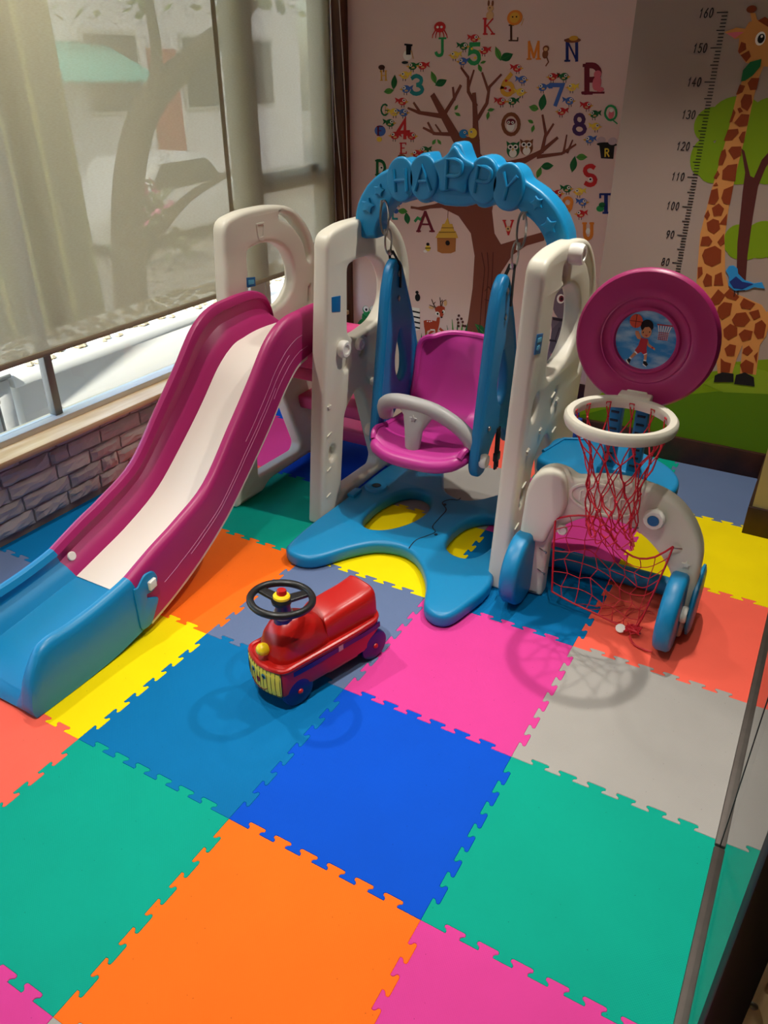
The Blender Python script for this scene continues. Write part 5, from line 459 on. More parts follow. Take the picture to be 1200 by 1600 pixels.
('height_chart','R',[('s','black',2,[(-0.1475,0.5424),(-0.1235,0.5424)],0.0028,0.0028),('s','black',2,[(-0.1395,0.5524),(-0.1235,0.5524)],0.0028,0.0028),('s','black',2,[(-0.1395,0.5624),(-0.1235,0.5624)],0.0028,0.0028),('s','black',2,[(-0.1395,0.5724),(-0.1235,0.5724)],0.0028,0.0028),('s','black',2,[(-0.1395,0.5824),(-0.1235,0.5824)],0.0028,0.0028),('s','black',2,[(-0.1565,0.5924),(-0.1235,0.5924)],0.0028,0.0028),('s','black',2,[(-0.1395,0.6024),(-0.1235,0.6024)],0.0028,0.0028),('s','black',2,[(-0.1395,0.6124),(-0.1235,0.6124)],0.0028,0.0028),('s','black',2,[(-0.1395,0.6224),(-0.1235,0.6224)],0.0028,0.0028),('s','black',2,[(-0.1395,0.6324),(-0.1235,0.6324)],0.0028,0.0028),('s','black',2,[(-0.1475,0.6424),(-0.1235,0.6424)],0.0028,0.0028),('s','black',2,[(-0.1395,0.6524),(-0.1235,0.6524)],0.0028,0.0028),('s','black',2,[(-0.1395,0.6624),(-0.1235,0.6624)],0.0028,0.0028),('s','black',2,[(-0.1395,0.6724),(-0.1235,0.6724)],0.0028,0.0028),('s','black',2,[(-0.1395,0.6824),(-0.1235,0.6824)],0.0028,0.0028),('s','black',2,[(-0.1565,0.6924),(-0.1235,0.6924)],0.0028,0.0028),('s','black',2,[(-0.1395,0.7024),(-0.1235,0.7024)],0.0028,0.0028),('s','black',2,[(-0.1395,0.7124),(-0.1235,0.7124)],0.0028,0.0028),('s','black',2,[(-0.1395,0.7224),(-0.1235,0.7224)],0.0028,0.0028),('s','black',2,[(-0.1395,0.7324),(-0.1235,0.7324)],0.0028,0.0028),('s','black',2,[(-0.1475,0.7424),(-0.1235,0.7424)],0.0028,0.0028),('s','black',2,[(-0.1395,0.7524),(-0.1235,0.7524)],0.0028,0.0028),('s','black',2,[(-0.1395,0.7624),(-0.1235,0.7624)],0.0028,0.0028),('s','black',2,[(-0.1395,0.7724),(-0.1235,0.7724)],0.0028,0.0028),('s','black',2,[(-0.1395,0.7824),(-0.1235,0.7824)],0.0028,0.0028),('s','black',2,[(-0.1565,0.7924),(-0.1235,0.7924)],0.0028,0.0028),('s','black',2,[(-0.1395,0.8024),(-0.1235,0.8024)],0.0028,0.0028),('s','black',2,[(-0.1395,0.8124),(-0.1235,0.8124)],0.0028,0.0028),('s','black',2,[(-0.1395,0.8224),(-0.1235,0.8224)],0.0028,0.0028),('s','black',2,[(-0.1395,0.8324),(-0.1235,0.8324)],0.0028,0.0028),('s','black',2,[(-0.1475,0.8424),(-0.1235,0.8424)],0.0028,0.0028),('s','black',2,[(-0.1395,0.8524),(-0.1235,0.8524)],0.0028,0.0028),('s','black',2,[(-0.1395,0.8624),(-0.1235,0.8624)],0.0028,0.0028),('s','black',2,[(-0.1395,0.8724),(-0.1235,0.8724)],0.0028,0.0028),('s','black',2,[(-0.1395,0.8824),(-0.1235,0.8824)],0.0028,0.0028),('s','black',2,[(-0.1565,0.8924),(-0.1235,0.8924)],0.0028,0.0028),('s','black',2,[(-0.1395,0.9024),(-0.1235,0.9024)],0.0028,0.0028),('s','black',2,[(-0.1395,0.9124),(-0.1235,0.9124)],0.0028,0.0028),('s','black',2,[(-0.1395,0.9224),(-0.1235,0.9224)],0.0028,0.0028),('s','black',2,[(-0.1395,0.9324),(-0.1235,0.9324)],0.0028,0.0028),('s','black',2,[(-0.1475,0.9424),(-0.1235,0.9424)],0.0028,0.0028),('s','black',2,[(-0.1395,0.9524),(-0.1235,0.9524)],0.0028,0.0028),('s','black',2,[(-0.1395,0.9624),(-0.1235,0.9624)],0.0028,0.0028),('s','black',2,[(-0.1395,0.9724),(-0.1235,0.9724)],0.0028,0.0028),('s','black',2,[(-0.1395,0.9824),(-0.1235,0.9824)],0.0028,0.0028),('s','black',2,[(-0.1565,0.9924),(-0.1235,0.9924)],0.0028,0.0028),('s','black',2,[(-0.1395,1.0024),(-0.1235,1.0024)],0.0028,0.0028),('s','black',2,[(-0.1395,1.0124),(-0.1235,1.0124)],0.0028,0.0028),('s','black',2,[(-0.1395,1.0224),(-0.1235,1.0224)],0.0028,0.0028),('s','black',2,[(-0.1395,1.0324),(-0.1235,1.0324)],0.0028,0.0028),('s','black',2,[(-0.1475,1.0424),(-0.1235,1.0424)],0.0028,0.0028),('s','black',2,[(-0.1395,1.0524),(-0.1235,1.0524)],0.0028,0.0028),('s','black',2,[(-0.1395,1.0624),(-0.1235,1.0624)],0.0028,0.0028),('s','black',2,[(-0.1395,1.0724),(-0.1235,1.0724)],0.0028,0.0028),('s','black',2,[(-0.1395,1.0824),(-0.1235,1.0824)],0.0028,0.0028),('s','black',2,[(-0.1565,1.0924),(-0.1235,1.0924)],0.0028,0.0028),('s','black',2,[(-0.1395,1.1024),(-0.1235,1.1024)],0.0028,0.0028),('s','black',2,[(-0.1395,1.1124),(-0.1235,1.1124)],0.0028,0.0028),('s','black',2,[(-0.1395,1.1224),(-0.1235,1.1224)],0.0028,0.0028),('s','black',2,[(-0.1395,1.1324),(-0.1235,1.1324)],0.0028,0.0028),('s','black',2,[(-0.1475,1.1424),(-0.1235,1.1424)],0.0028,0.0028),('s','black',2,[(-0.1395,1.1524),(-0.1235,1.1524)],0.0028,0.0028),('s','black',2,[(-0.1395,1.1624),(-0.1235,1.1624)],0.0028,0.0028),('s','black',2,[(-0.1395,1.1724),(-0.1235,1.1724)],0.0028,0.0028),('s','black',2,[(-0.1395,1.1824),(-0.1235,1.1824)],0.0028,0.0028),('s','black',2,[(-0.1565,1.1924),(-0.1235,1.1924)],0.0028,0.0028),('s','black',2,[(-0.1395,1.2024),(-0.1235,1.2024)],0.0028,0.0028),('s','black',2,[(-0.1395,1.2124),(-0.1235,1.2124)],0.0028,0.0028),('s','black',2,[(-0.1395,1.2224),(-0.1235,1.2224)],0.0028,0.0028),('s','black',2,[(-0.1395,1.2324),(-0.1235,1.2324)],0.0028,0.0028),('s','black',2,[(-0.1475,1.2424),(-0.1235,1.2424)],0.0028,0.0028),('s','black',2,[(-0.1395,1.2524),(-0.1235,1.2524)],0.0028,0.0028),('s','black',2,[(-0.1395,1.2624),(-0.1235,1.2624)],0.0028,0.0028),('s','black',2,[(-0.1395,1.2724),(-0.1235,1.2724)],0.0028,0.0028),('s','black',2,[(-0.1395,1.2824),(-0.1235,1.2824)],0.0028,0.0028),('s','black',2,[(-0.1565,1.2924),(-0.1235,1.2924)],0.0028,0.0028),('s','black',2,[(-0.1395,1.3024),(-0.1235,1.3024)],0.0028,0.0028),('s','black',2,[(-0.1395,1.3124),(-0.1235,1.3124)],0.0028,0.0028),('s','black',2,[(-0.1395,1.3224),(-0.1235,1.3224)],0.0028,0.0028),('s','black',2,[(-0.1395,1.3324),(-0.1235,1.3324)],0.0028,0.0028),('s','black',2,[(-0.1475,1.3424),(-0.1235,1.3424)],0.0028,0.0028),('s','black',2,[(-0.1395,1.3524),(-0.1235,1.3524)],0.0028,0.0028),('s','black',2,[(-0.1395,1.3624),(-0.1235,1.3624)],0.0028,0.0028),('s','black',2,[(-0.1395,1.3724),(-0.1235,1.3724)],0.0028,0.0028),('s','black',2,[(-0.1395,1.3824),(-0.1235,1.3824)],0.0028,0.0028),('s','black',2,[(-0.1565,1.3924),(-0.1235,1.3924)],0.0028,0.0028),('s','black',2,[(-0.1395,1.4024),(-0.1235,1.4024)],0.0028,0.0028),('s','black',2,[(-0.1395,1.4124),(-0.1235,1.4124)],0.0028,0.0028),('s','black',2,[(-0.1395,1.4224),(-0.1235,1.4224)],0.0028,0.0028),('s','black',2,[(-0.1395,1.4324),(-0.1235,1.4324)],0.0028,0.0028),('s','black',2,[(-0.1475,1.4424),(-0.1235,1.4424)],0.0028,0.0028),('s','black',2,[(-0.1395,1.4524),(-0.1235,1.4524)],0.0028,0.0028),('s','black',2,[(-0.1395,1.4624),(-0.1235,1.4624)],0.0028,0.0028),('s','black',2,[(-0.1395,1.4724),(-0.1235,1.4724)],0.0028,0.0028),('s','black',2,[(-0.1395,1.4824),(-0.1235,1.4824)],0.0028,0.0028),('s','black',2,[(-0.1565,1.4924),(-0.1235,1.4924)],0.0028,0.0028),('s','black',2,[(-0.1395,1.5024),(-0.1235,1.5024)],0.0028,0.0028),('s','black',2,[(-0.1395,1.5124),(-0.1235,1.5124)],0.0028,0.0028),('s','black',2,[(-0.1395,1.5224),(-0.1235,1.5224)],0.0028,0.0028),('s','black',2,[(-0.1395,1.5324),(-0.1235,1.5324)],0.0028,0.0028),('s','black',2,[(-0.1475,1.5424),(-0.1235,1.5424)],0.0028,0.0028),('s','black',2,[(-0.1395,1.5524),(-0.1235,1.5524)],0.0028,0.0028),('s','black',2,[(-0.1395,1.5624),(-0.1235,1.5624)],0.0028,0.0028),('s','black',2,[(-0.1395,1.5724),(-0.1235,1.5724)],0.0028,0.0028),('s','black',2,[(-0.1395,1.5824),(-0.1235,1.5824)],0.0028,0.0028),('s','black',2,[(-0.1565,1.5924),(-0.1235,1.5924)],0.0028,0.0028),('s','black',2,[(-0.1867,0.6054),(-0.1929,0.595),(-0.1953,0.5872)],0.0028,0.0028),('s','black',2,[(-0.1865,0.5867),(-0.1869,0.5903),(-0.1883,0.593),(-0.1904,0.594),(-0.1927,0.593),(-0.1945,0.5903),(-0.1954,0.5867),(-0.1951,0.583),(-0.1936,0.5804),(-0.1915,0.5794),(-0.1892,0.5804),(-0.1874,0.583),(-0.1865,0.5867)],0.0028,0.0028),('s','black',2,[(-0.1701,0.5924),(-0.1701,0.598),(-0.171,0.6026),(-0.1726,0.6051),(-0.1746,0.6051),(-0.1765,0.6026),(-0.1781,0.598),(-0.1789,0.5924),(-0.1789,0.5868),(-0.178,0.5822),(-0.1765,0.5797),(-0.1745,0.5797),(-0.1725,0.5822),(-0.171,0.5868),(-0.1701,0.5924)],0.0028,0.0028),('s','black',2,[(-0.1947,0.7028),(-0.1945,0.7054),(-0.1846,0.7054),(-0.1925,0.6794)],0.0028,0.0028),('s','black',2,[(-0.1701,0.6924),(-0.1701,0.698),(-0.171,0.7026),(-0.1726,0.7051),(-0.1746,0.7051),(-0.1765,0.7026),(-0.1781,0.698),(-0.1789,0.6924),(-0.1789,0.6868),(-0.178,0.6822),(-0.1765,0.6797),(-0.1745,0.6797),(-0.1725,0.6822),(-0.171,0.6868),(-0.1701,0.6924)],0.0028,0.0028),('s','black',2,[(-0.1864,0.7989),(-0.1866,0.8022),(-0.1878,0.8045),(-0.1895,0.8054),(-0.1914,0.8045),(-0.1929,0.8022),(-0.1937,0.7989),(-0.1934,0.7956),(-0.1923,0.7933),(-0.1905,0.7924),(-0.1886,0.7933),(-0.1871,0.7956),(-0.1864,0.7989)],0.0028,0.0028),('s','black',2,[(-0.1863,0.7859),(-0.1867,0.7892),(-0.1883,0.7915),(-0.1905,0.7924),(-0.1929,0.7915),(-0.1948,0.7892),(-0.1957,0.7859),(-0.1953,0.7826),(-0.1938,0.7803),(-0.1915,0.7794),(-0.1891,0.7803),(-0.1872,0.7826),(-0.1863,0.7859)],0.0028,0.0028),('s','black',2,[(-0.1701,0.7924),(-0.1701,0.798),(-0.171,0.8026),(-0.1726,0.8051),(-0.1746,0.8051),(-0.1765,0.8026),(-0.1781,0.798),(-0.1789,0.7924),(-0.1789,0.7868),(-0.178,0.7822),(-0.1765,0.7797),(-0.1745,0.7797),(-0.1725,0.7822),(-0.171,0.7868),(-0.1701,0.7924)],0.0028,0.0028),('s','black',2,[(-0.1857,0.8981),(-0.186,0.9018),(-0.1874,0.9044),(-0.1895,0.9054),(-0.1918,0.9044),(-0.1937,0.9018),(-0.1945,0.8981),(-0.1942,0.8945),(-0.1928,0.8918),(-0.1906,0.8908),(-0.1884,0.8918),(-0.1865,0.8945),(-0.1857,0.8981)],0.0028,0.0028),('s','black',2,[(-0.1858,0.8976),(-0.1876,0.8885),(-0.1928,0.8794)],0.0028,0.0028),('s','black',2,[(-0.1701,0.8924),(-0.1701,0.898),(-0.171,0.9026),(-0.1726,0.9051),(-0.1746,0.9051),(-0.1765,0.9026),(-0.1781,0.898),(-0.1789,0.8924),(-0.1789,0.8868),(-0.178,0.8822),(-0.1765,0.8797),(-0.1745,0.8797),(-0.1725,0.8822),(-0.171,0.8868),(-0.1701,0.8924)],0.0028,0.0028),('s','black',2,[(-0.2087,0.9981),(-0.2045,1.0054),(-0.2075,0.9794)],0.0028,0.0028),('s','black',2,[(-0.1861,0.9924),(-0.1861,0.998),(-0.187,1.0026),(-0.1886,1.0051),(-0.1906,1.0051),(-0.1925,1.0026),(-0.1941,0.998),(-0.1949,0.9924),(-0.1949,0.9868),(-0.194,0.9822),(-0.1925,0.9797),(-0.1905,0.9797),(-0.1885,0.9822),(-0.187,0.9868),(-0.1861,0.9924)],0.0028,0.0028),('s','black',2,[(-0.1701,0.9924),(-0.1701,0.998),(-0.171,1.0026),(-0.1726,1.0051),(-0.1746,1.0051),(-0.1765,1.0026),(-0.1781,0.998),(-0.1789,0.9924),(-0.1789,0.9868),(-0.178,0.9822),(-0.1765,0.9797),(-0.1745,0.9797),(-0.1725,0.9822),(-0.171,0.9868),(-0.1701,0.9924)],0.0028,0.0028),('s','black',2,[(-0.2087,1.0981),(-0.2045,1.1054),(-0.2075,1.0794)],0.0028,0.0028),('s','black',2,[(-0.1927,1.0981),(-0.1885,1.1054),(-0.1915,1.0794)],0.0028,0.0028),('s','black',2,[(-0.1701,1.0924),(-0.1701,1.098),(-0.171,1.1026),(-0.1726,1.1051),(-0.1746,1.1051),(-0.1765,1.1026),(-0.1781,1.098),(-0.1789,1.0924),(-0.1789,1.0868),(-0.178,1.0822),(-0.1765,1.0797),(-0.1745,1.0797),(-0.1725,1.0822),(-0.171,1.0868),(-0.1701,1.0924)],0.0028,0.0028),('s','black',2,[(-0.2087,1.1981),(-0.2045,1.2054),(-0.2075,1.1794)],0.0028,0.0028),('s','black',2,[(-0.1941,1.2006),(-0.1929,1.2032),(-0.1913,1.2048),(-0.1895,1.2054),(-0.1877,1.2047),(-0.1864,1.2029),(-0.1857,1.2003),(-0.1858,1.1973),(-0.1865,1.1945),(-0.1961,1.1794),(-0.1863,1.1794)],0.0028,0.0028),('s','black',2,[(-0.1701,1.1924),(-0.1701,1.198),(-0.171,1.2026),(-0.1726,1.2051),(-0.1746,1.2051),(-0.1765,1.2026),(-0.1781,1.198),(-0.1789,1.1924),(-0.1789,1.1868),(-0.178,1.1822),(-0.1765,1.1797),(-0.1745,1.1797),(-0.1725,1.1822),(-0.171,1.1868),(-0.1701,1.1924)],0.0028,0.0028),('s','black',2,[(-0.2087,1.2981),(-0.2045,1.3054),(-0.2075,1.2794)],0.0028,0.0028),('s','black',2,[(-0.1945,1.3022),(-0.1926,1.3045),(-0.1902,1.3054),(-0.1879,1.3045),(-0.1864,1.3022),(-0.186,1.2989),(-0.1869,1.2957),(-0.1888,1.2933),(-0.1912,1.2924),(-0.1912,1.2924),(-0.1885,1.2915),(-0.1867,1.2892),(-0.1862,1.2859),(-0.1872,1.2827),(-0.1894,1.2803),(-0.1922,1.2794),(-0.1948,1.2803),(-0.1966,1.2827)],0.0028,0.0028),('s','black',2,[(-0.1701,1.2924),(-0.1701,1.298),(-0.171,1.3026),(-0.1726,1.3051),(-0.1746,1.3051),(-0.1765,1.3026),(-0.1781,1.298),(-0.1789,1.2924),(-0.1789,1.2868),(-0.178,1.2822),(-0.1765,1.2797),(-0.1745,1.2797),(-0.1725,1.2822),(-0.171,1.2868),(-0.1701,1.2924)],0.0028,0.0028),('s','black',2,[(-0.2087,1.3981),(-0.2045,1.4054),(-0.2075,1.3794)],0.0028,0.0028),('s','black',2,[(-0.1899,1.3794),(-0.188,1.4054),(-0.1961,1.3877),(-0.1854,1.3877)],0.0028,0.0028),('s','black',2,[(-0.1701,1.3924),(-0.1701,1.398),(-0.171,1.4026),(-0.1726,1.4051),(-0.1746,1.4051),(-0.1765,1.4026),(-0.1781,1.398),(-0.1789,1.3924),(-0.1789,1.3868),(-0.178,1.3822),(-0.1765,1.3797),(-0.1745,1.3797),(-0.1725,1.3822),(-0.171,1.3868),(-0.1701,1.3924)],0.0028,0.0028),('s','black',2,[(-0.2087,1.4981),(-0.2045,1.5054),(-0.2075,1.4794)],0.0028,0.0028),('s','black',2,[(-0.185,1.5054),(-0.1922,1.5054),(-0.1938,1.494),(-0.1927,1.4949),(-0.1899,1.496),(-0.1875,1.4943),(-0.1862,1.4904),(-0.1865,1.4856),(-0.1883,1.4815),(-0.1909,1.4795),(-0.1935,1.4803),(-0.1952,1.4836)],0.0028,0.0028),('s','black',2,[(-0.1701,1.4924),(-0.1701,1.498),(-0.171,1.5026),(-0.1726,1.5051),(-0.1746,1.5051),(-0.1765,1.5026),(-0.1781,1.498),(-0.1789,1.4924),(-0.1789,1.4868),(-0.178,1.4822),(-0.1765,1.4797),(-0.1745,1.4797),(-0.1725,1.4822),(-0.171,1.4868),(-0.1701,1.4924)],0.0028,0.0028),('s','black',2,[(-0.2087,1.5981),(-0.2045,1.6054),(-0.2075,1.5794)],0.0028,0.0028),('s','black',2,[(-0.1867,1.6054),(-0.1929,1.595),(-0.1953,1.5872)],0.0028,0.0028),('s','black',2,[(-0.1865,1.5867),(-0.1869,1.5903),(-0.1883,1.593),(-0.1904,1.594),(-0.1927,1.593),(-0.1945,1.5903),(-0.1954,1.5867),(-0.1951,1.583),(-0.1936,1.5804),(-0.1915,1.5794),(-0.1892,1.5804),(-0.1874,1.583),(-0.1865,1.5867)],0.0028,0.0028),('s','black',2,[(-0.1701,1.5924),(-0.1701,1.598),(-0.171,1.6026),(-0.1726,1.6051),(-0.1746,1.6051),(-0.1765,1.6026),(-0.1781,1.598),(-0.1789,1.5924),(-0.1789,1.5868),(-0.178,1.5822),(-0.1765,1.5797),(-0.1745,1.5797),(-0.1725,1.5822),(-0.171,1.5868),(-0.1701,1.5924)],0.0028,0.0028)]),
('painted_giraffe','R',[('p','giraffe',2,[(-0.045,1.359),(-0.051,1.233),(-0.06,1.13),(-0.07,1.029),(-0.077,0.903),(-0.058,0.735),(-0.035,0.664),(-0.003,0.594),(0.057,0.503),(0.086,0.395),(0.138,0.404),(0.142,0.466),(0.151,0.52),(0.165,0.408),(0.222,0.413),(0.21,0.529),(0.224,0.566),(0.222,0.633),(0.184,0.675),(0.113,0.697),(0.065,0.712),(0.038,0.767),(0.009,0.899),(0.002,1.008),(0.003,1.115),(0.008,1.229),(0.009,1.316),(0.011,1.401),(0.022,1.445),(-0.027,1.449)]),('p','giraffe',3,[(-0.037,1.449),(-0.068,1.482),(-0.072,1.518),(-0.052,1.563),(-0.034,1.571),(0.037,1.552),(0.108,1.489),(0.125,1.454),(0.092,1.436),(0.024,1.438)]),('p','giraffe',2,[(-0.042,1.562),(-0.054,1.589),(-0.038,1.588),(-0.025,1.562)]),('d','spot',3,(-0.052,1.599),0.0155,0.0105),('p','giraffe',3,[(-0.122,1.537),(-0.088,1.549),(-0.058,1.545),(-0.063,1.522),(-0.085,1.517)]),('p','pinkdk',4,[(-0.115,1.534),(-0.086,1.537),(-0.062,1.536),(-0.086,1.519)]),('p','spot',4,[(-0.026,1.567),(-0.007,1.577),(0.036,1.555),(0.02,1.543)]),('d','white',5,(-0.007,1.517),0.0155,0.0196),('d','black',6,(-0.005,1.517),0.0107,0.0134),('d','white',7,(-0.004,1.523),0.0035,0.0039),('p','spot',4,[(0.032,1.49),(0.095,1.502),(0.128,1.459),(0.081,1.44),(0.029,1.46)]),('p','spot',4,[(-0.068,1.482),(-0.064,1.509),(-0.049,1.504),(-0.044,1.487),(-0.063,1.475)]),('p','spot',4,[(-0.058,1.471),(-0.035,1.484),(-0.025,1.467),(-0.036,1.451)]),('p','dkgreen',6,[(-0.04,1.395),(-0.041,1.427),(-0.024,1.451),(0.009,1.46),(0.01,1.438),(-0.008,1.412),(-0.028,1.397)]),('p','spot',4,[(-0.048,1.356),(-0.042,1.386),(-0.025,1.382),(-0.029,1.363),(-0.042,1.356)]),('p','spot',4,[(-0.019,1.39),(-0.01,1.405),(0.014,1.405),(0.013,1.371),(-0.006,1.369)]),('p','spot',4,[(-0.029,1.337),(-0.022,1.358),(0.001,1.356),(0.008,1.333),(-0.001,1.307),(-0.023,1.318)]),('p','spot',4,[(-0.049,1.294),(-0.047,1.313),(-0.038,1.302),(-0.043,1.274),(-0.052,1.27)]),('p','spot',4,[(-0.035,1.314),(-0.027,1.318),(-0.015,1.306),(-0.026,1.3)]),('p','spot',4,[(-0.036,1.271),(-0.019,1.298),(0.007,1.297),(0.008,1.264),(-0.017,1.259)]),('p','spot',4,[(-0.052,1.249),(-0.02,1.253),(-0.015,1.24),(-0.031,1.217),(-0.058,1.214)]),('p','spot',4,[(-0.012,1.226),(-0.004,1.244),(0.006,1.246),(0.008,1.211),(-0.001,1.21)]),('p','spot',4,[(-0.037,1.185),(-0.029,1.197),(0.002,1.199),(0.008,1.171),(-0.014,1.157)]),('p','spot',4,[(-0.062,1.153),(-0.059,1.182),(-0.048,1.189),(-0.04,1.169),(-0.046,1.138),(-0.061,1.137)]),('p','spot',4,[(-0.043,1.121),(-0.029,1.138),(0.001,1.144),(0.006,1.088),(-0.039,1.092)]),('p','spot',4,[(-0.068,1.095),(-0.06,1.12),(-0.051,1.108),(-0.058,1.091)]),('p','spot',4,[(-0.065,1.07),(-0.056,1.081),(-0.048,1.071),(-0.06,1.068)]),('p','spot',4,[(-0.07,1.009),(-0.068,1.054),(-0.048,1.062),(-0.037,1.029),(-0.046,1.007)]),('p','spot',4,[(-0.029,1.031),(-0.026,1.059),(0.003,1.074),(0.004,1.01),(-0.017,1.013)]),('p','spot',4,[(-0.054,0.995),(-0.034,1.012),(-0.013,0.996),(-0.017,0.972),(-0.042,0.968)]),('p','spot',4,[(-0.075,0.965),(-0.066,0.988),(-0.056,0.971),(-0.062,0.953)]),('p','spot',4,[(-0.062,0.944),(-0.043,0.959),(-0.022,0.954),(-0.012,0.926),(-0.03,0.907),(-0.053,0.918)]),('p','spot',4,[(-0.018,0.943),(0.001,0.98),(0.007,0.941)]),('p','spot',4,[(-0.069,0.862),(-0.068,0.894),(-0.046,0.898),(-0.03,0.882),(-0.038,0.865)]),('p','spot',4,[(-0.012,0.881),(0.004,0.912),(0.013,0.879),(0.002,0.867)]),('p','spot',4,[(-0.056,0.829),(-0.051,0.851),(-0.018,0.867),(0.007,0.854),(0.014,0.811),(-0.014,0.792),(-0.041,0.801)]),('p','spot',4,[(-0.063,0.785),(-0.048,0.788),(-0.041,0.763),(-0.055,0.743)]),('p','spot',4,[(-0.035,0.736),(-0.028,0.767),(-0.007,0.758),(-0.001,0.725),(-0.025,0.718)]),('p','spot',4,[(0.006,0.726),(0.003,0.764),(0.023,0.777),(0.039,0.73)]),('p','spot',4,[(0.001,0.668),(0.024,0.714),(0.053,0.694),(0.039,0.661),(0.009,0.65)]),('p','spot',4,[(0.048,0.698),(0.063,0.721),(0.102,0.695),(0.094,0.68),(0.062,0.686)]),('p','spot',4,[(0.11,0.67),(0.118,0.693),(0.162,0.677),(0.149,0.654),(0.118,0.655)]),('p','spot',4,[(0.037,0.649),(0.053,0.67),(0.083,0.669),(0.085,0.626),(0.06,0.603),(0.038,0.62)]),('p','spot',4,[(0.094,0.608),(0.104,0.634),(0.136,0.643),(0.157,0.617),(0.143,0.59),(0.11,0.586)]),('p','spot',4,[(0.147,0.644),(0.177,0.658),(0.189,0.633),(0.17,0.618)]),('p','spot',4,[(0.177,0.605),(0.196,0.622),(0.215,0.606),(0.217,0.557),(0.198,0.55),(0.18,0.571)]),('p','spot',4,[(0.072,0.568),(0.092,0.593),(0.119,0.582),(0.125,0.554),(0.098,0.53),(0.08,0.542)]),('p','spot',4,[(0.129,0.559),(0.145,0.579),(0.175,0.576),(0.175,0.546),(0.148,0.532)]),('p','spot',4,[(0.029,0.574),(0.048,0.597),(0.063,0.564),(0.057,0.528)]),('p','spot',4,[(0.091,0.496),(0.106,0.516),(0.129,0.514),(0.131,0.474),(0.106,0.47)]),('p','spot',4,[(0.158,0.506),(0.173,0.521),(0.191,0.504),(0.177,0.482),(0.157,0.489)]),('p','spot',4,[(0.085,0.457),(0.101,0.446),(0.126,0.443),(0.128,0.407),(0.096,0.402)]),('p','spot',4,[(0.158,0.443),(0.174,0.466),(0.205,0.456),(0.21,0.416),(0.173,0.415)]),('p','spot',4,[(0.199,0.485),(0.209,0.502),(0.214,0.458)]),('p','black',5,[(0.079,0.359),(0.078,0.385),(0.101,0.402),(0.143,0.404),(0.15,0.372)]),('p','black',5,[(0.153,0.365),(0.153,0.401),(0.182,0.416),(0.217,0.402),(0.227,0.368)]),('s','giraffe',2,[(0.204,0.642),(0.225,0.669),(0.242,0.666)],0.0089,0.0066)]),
('painted_bird','R',[('p','bluebird',6,[(0.037,0.784),(0.045,0.801),(0.059,0.804),(0.075,0.795),(0.081,0.777),(0.107,0.757),(0.141,0.749),(0.166,0.756),(0.181,0.735),(0.144,0.736),(0.125,0.724),(0.082,0.716),(0.057,0.732),(0.052,0.764)]),('p','navy',7,[(0.058,0.746),(0.076,0.767),(0.101,0.751),(0.14,0.747),(0.107,0.724),(0.076,0.725)]),('s','black',6,[(0.082,0.716),(0.084,0.698)],0.0027,0.0027),('s','black',6,[(0.093,0.718),(0.096,0.702)],0.0027,0.0027)])]

def strokepoly(pts, w0, w1):
    P = [Vector(p) for p in pts]; n = len(P); Lf = []; Rt = []
    for i in range(n):
        a = P[i]-P[i-1] if i else P[1]-P[0]; b = P[i+1]-P[i] if i < n-1 else a
        a = a.normalized() if a.length > 1e-9 else Vector((1, 0)); b = b.normalized() if b.length > 1e-9 else a
        d = a+b; d = d.normalized() if d.length > 1e-3 else a
        nn = Vector((-d.y, d.x)); c = max(.5, nn.dot(Vector((-a.y, a.x))))
        w = (w0+(w1-w0)*i/(n-1))/2/c
        if i == 0: P0 = P[0]-a*w0*.3
        else: P0 = P[i] if i < n-1 else P[i]+b*w1*.3
        Lf.append(P0+nn*w); Rt.append(P0-nn*w)
    return Lf, Rt
def mural_obj(rec):
    name, wall, prims = rec; y0 = YB if wall == 'L' else YR
    vs, fs, mi, mats = [], [], [], []
    def mid(c):
        if c not in mats: mats.append(c)
        return mats.index(c)
    def addpoly(pts, layer, c):
        y = y0-.0006-.0007*layer-.00002*(len(fs) % 30); n = len(pts); k = len(vs)
        A = sum(pts[i-1][0]*pts[i][1]-pts[i][0]*pts[i-1][1] for i in range(n))
        if A < 0: pts = pts[::-1]
        vs.extend([(p[0], y, p[1]) for p in pts]); vs.extend([(p[0], y0+.0005, p[1]) for p in pts])
        fs.append(tuple(range(k, k+n))); mi.append(mid(c))
        for i in range(n): fs.append((k+i, k+n+i, k+n+(i+1) % n, k+(i+1) % n)); mi.append(mid(c))
    for p in prims:
        if p[0] == 'p': addpoly(list(p[3]), p[2], p[1])
        elif p[0] == 'd': addpoly(ell(p[3][0], p[3][1], p[4], p[5], 14 if p[4] < .03 else 24), p[2], p[1])
        else:
            Lf, Rt = strokepoly(p[3], p[4], p[5])
            for i in range(len(Lf)-1): addpoly([Rt[i], Rt[i+1], Lf[i+1], Lf[i]], p[2], p[1])
    me = mesh(vs, fs); me.polygons.foreach_set('material_index', mi)
    bm = bmesh.new(); bm.from_mesh(me); bmesh.ops.triangulate(bm, faces=[f for f in bm.faces if len(f.verts) > 4]); bm.to_mesh(me); bm.free()
    return link(name, me, [MC[c] for c in mats], wb if wall == 'L' else wr, smooth=False)
for rec in MURAL: mural_obj(rec)
# paper drops: slightly proud strips whose edges show as seams
for a, b, y, w in ((-1.05, -.62, YB, wb), (XC+.002, -.30, YR, wr)):
    pass

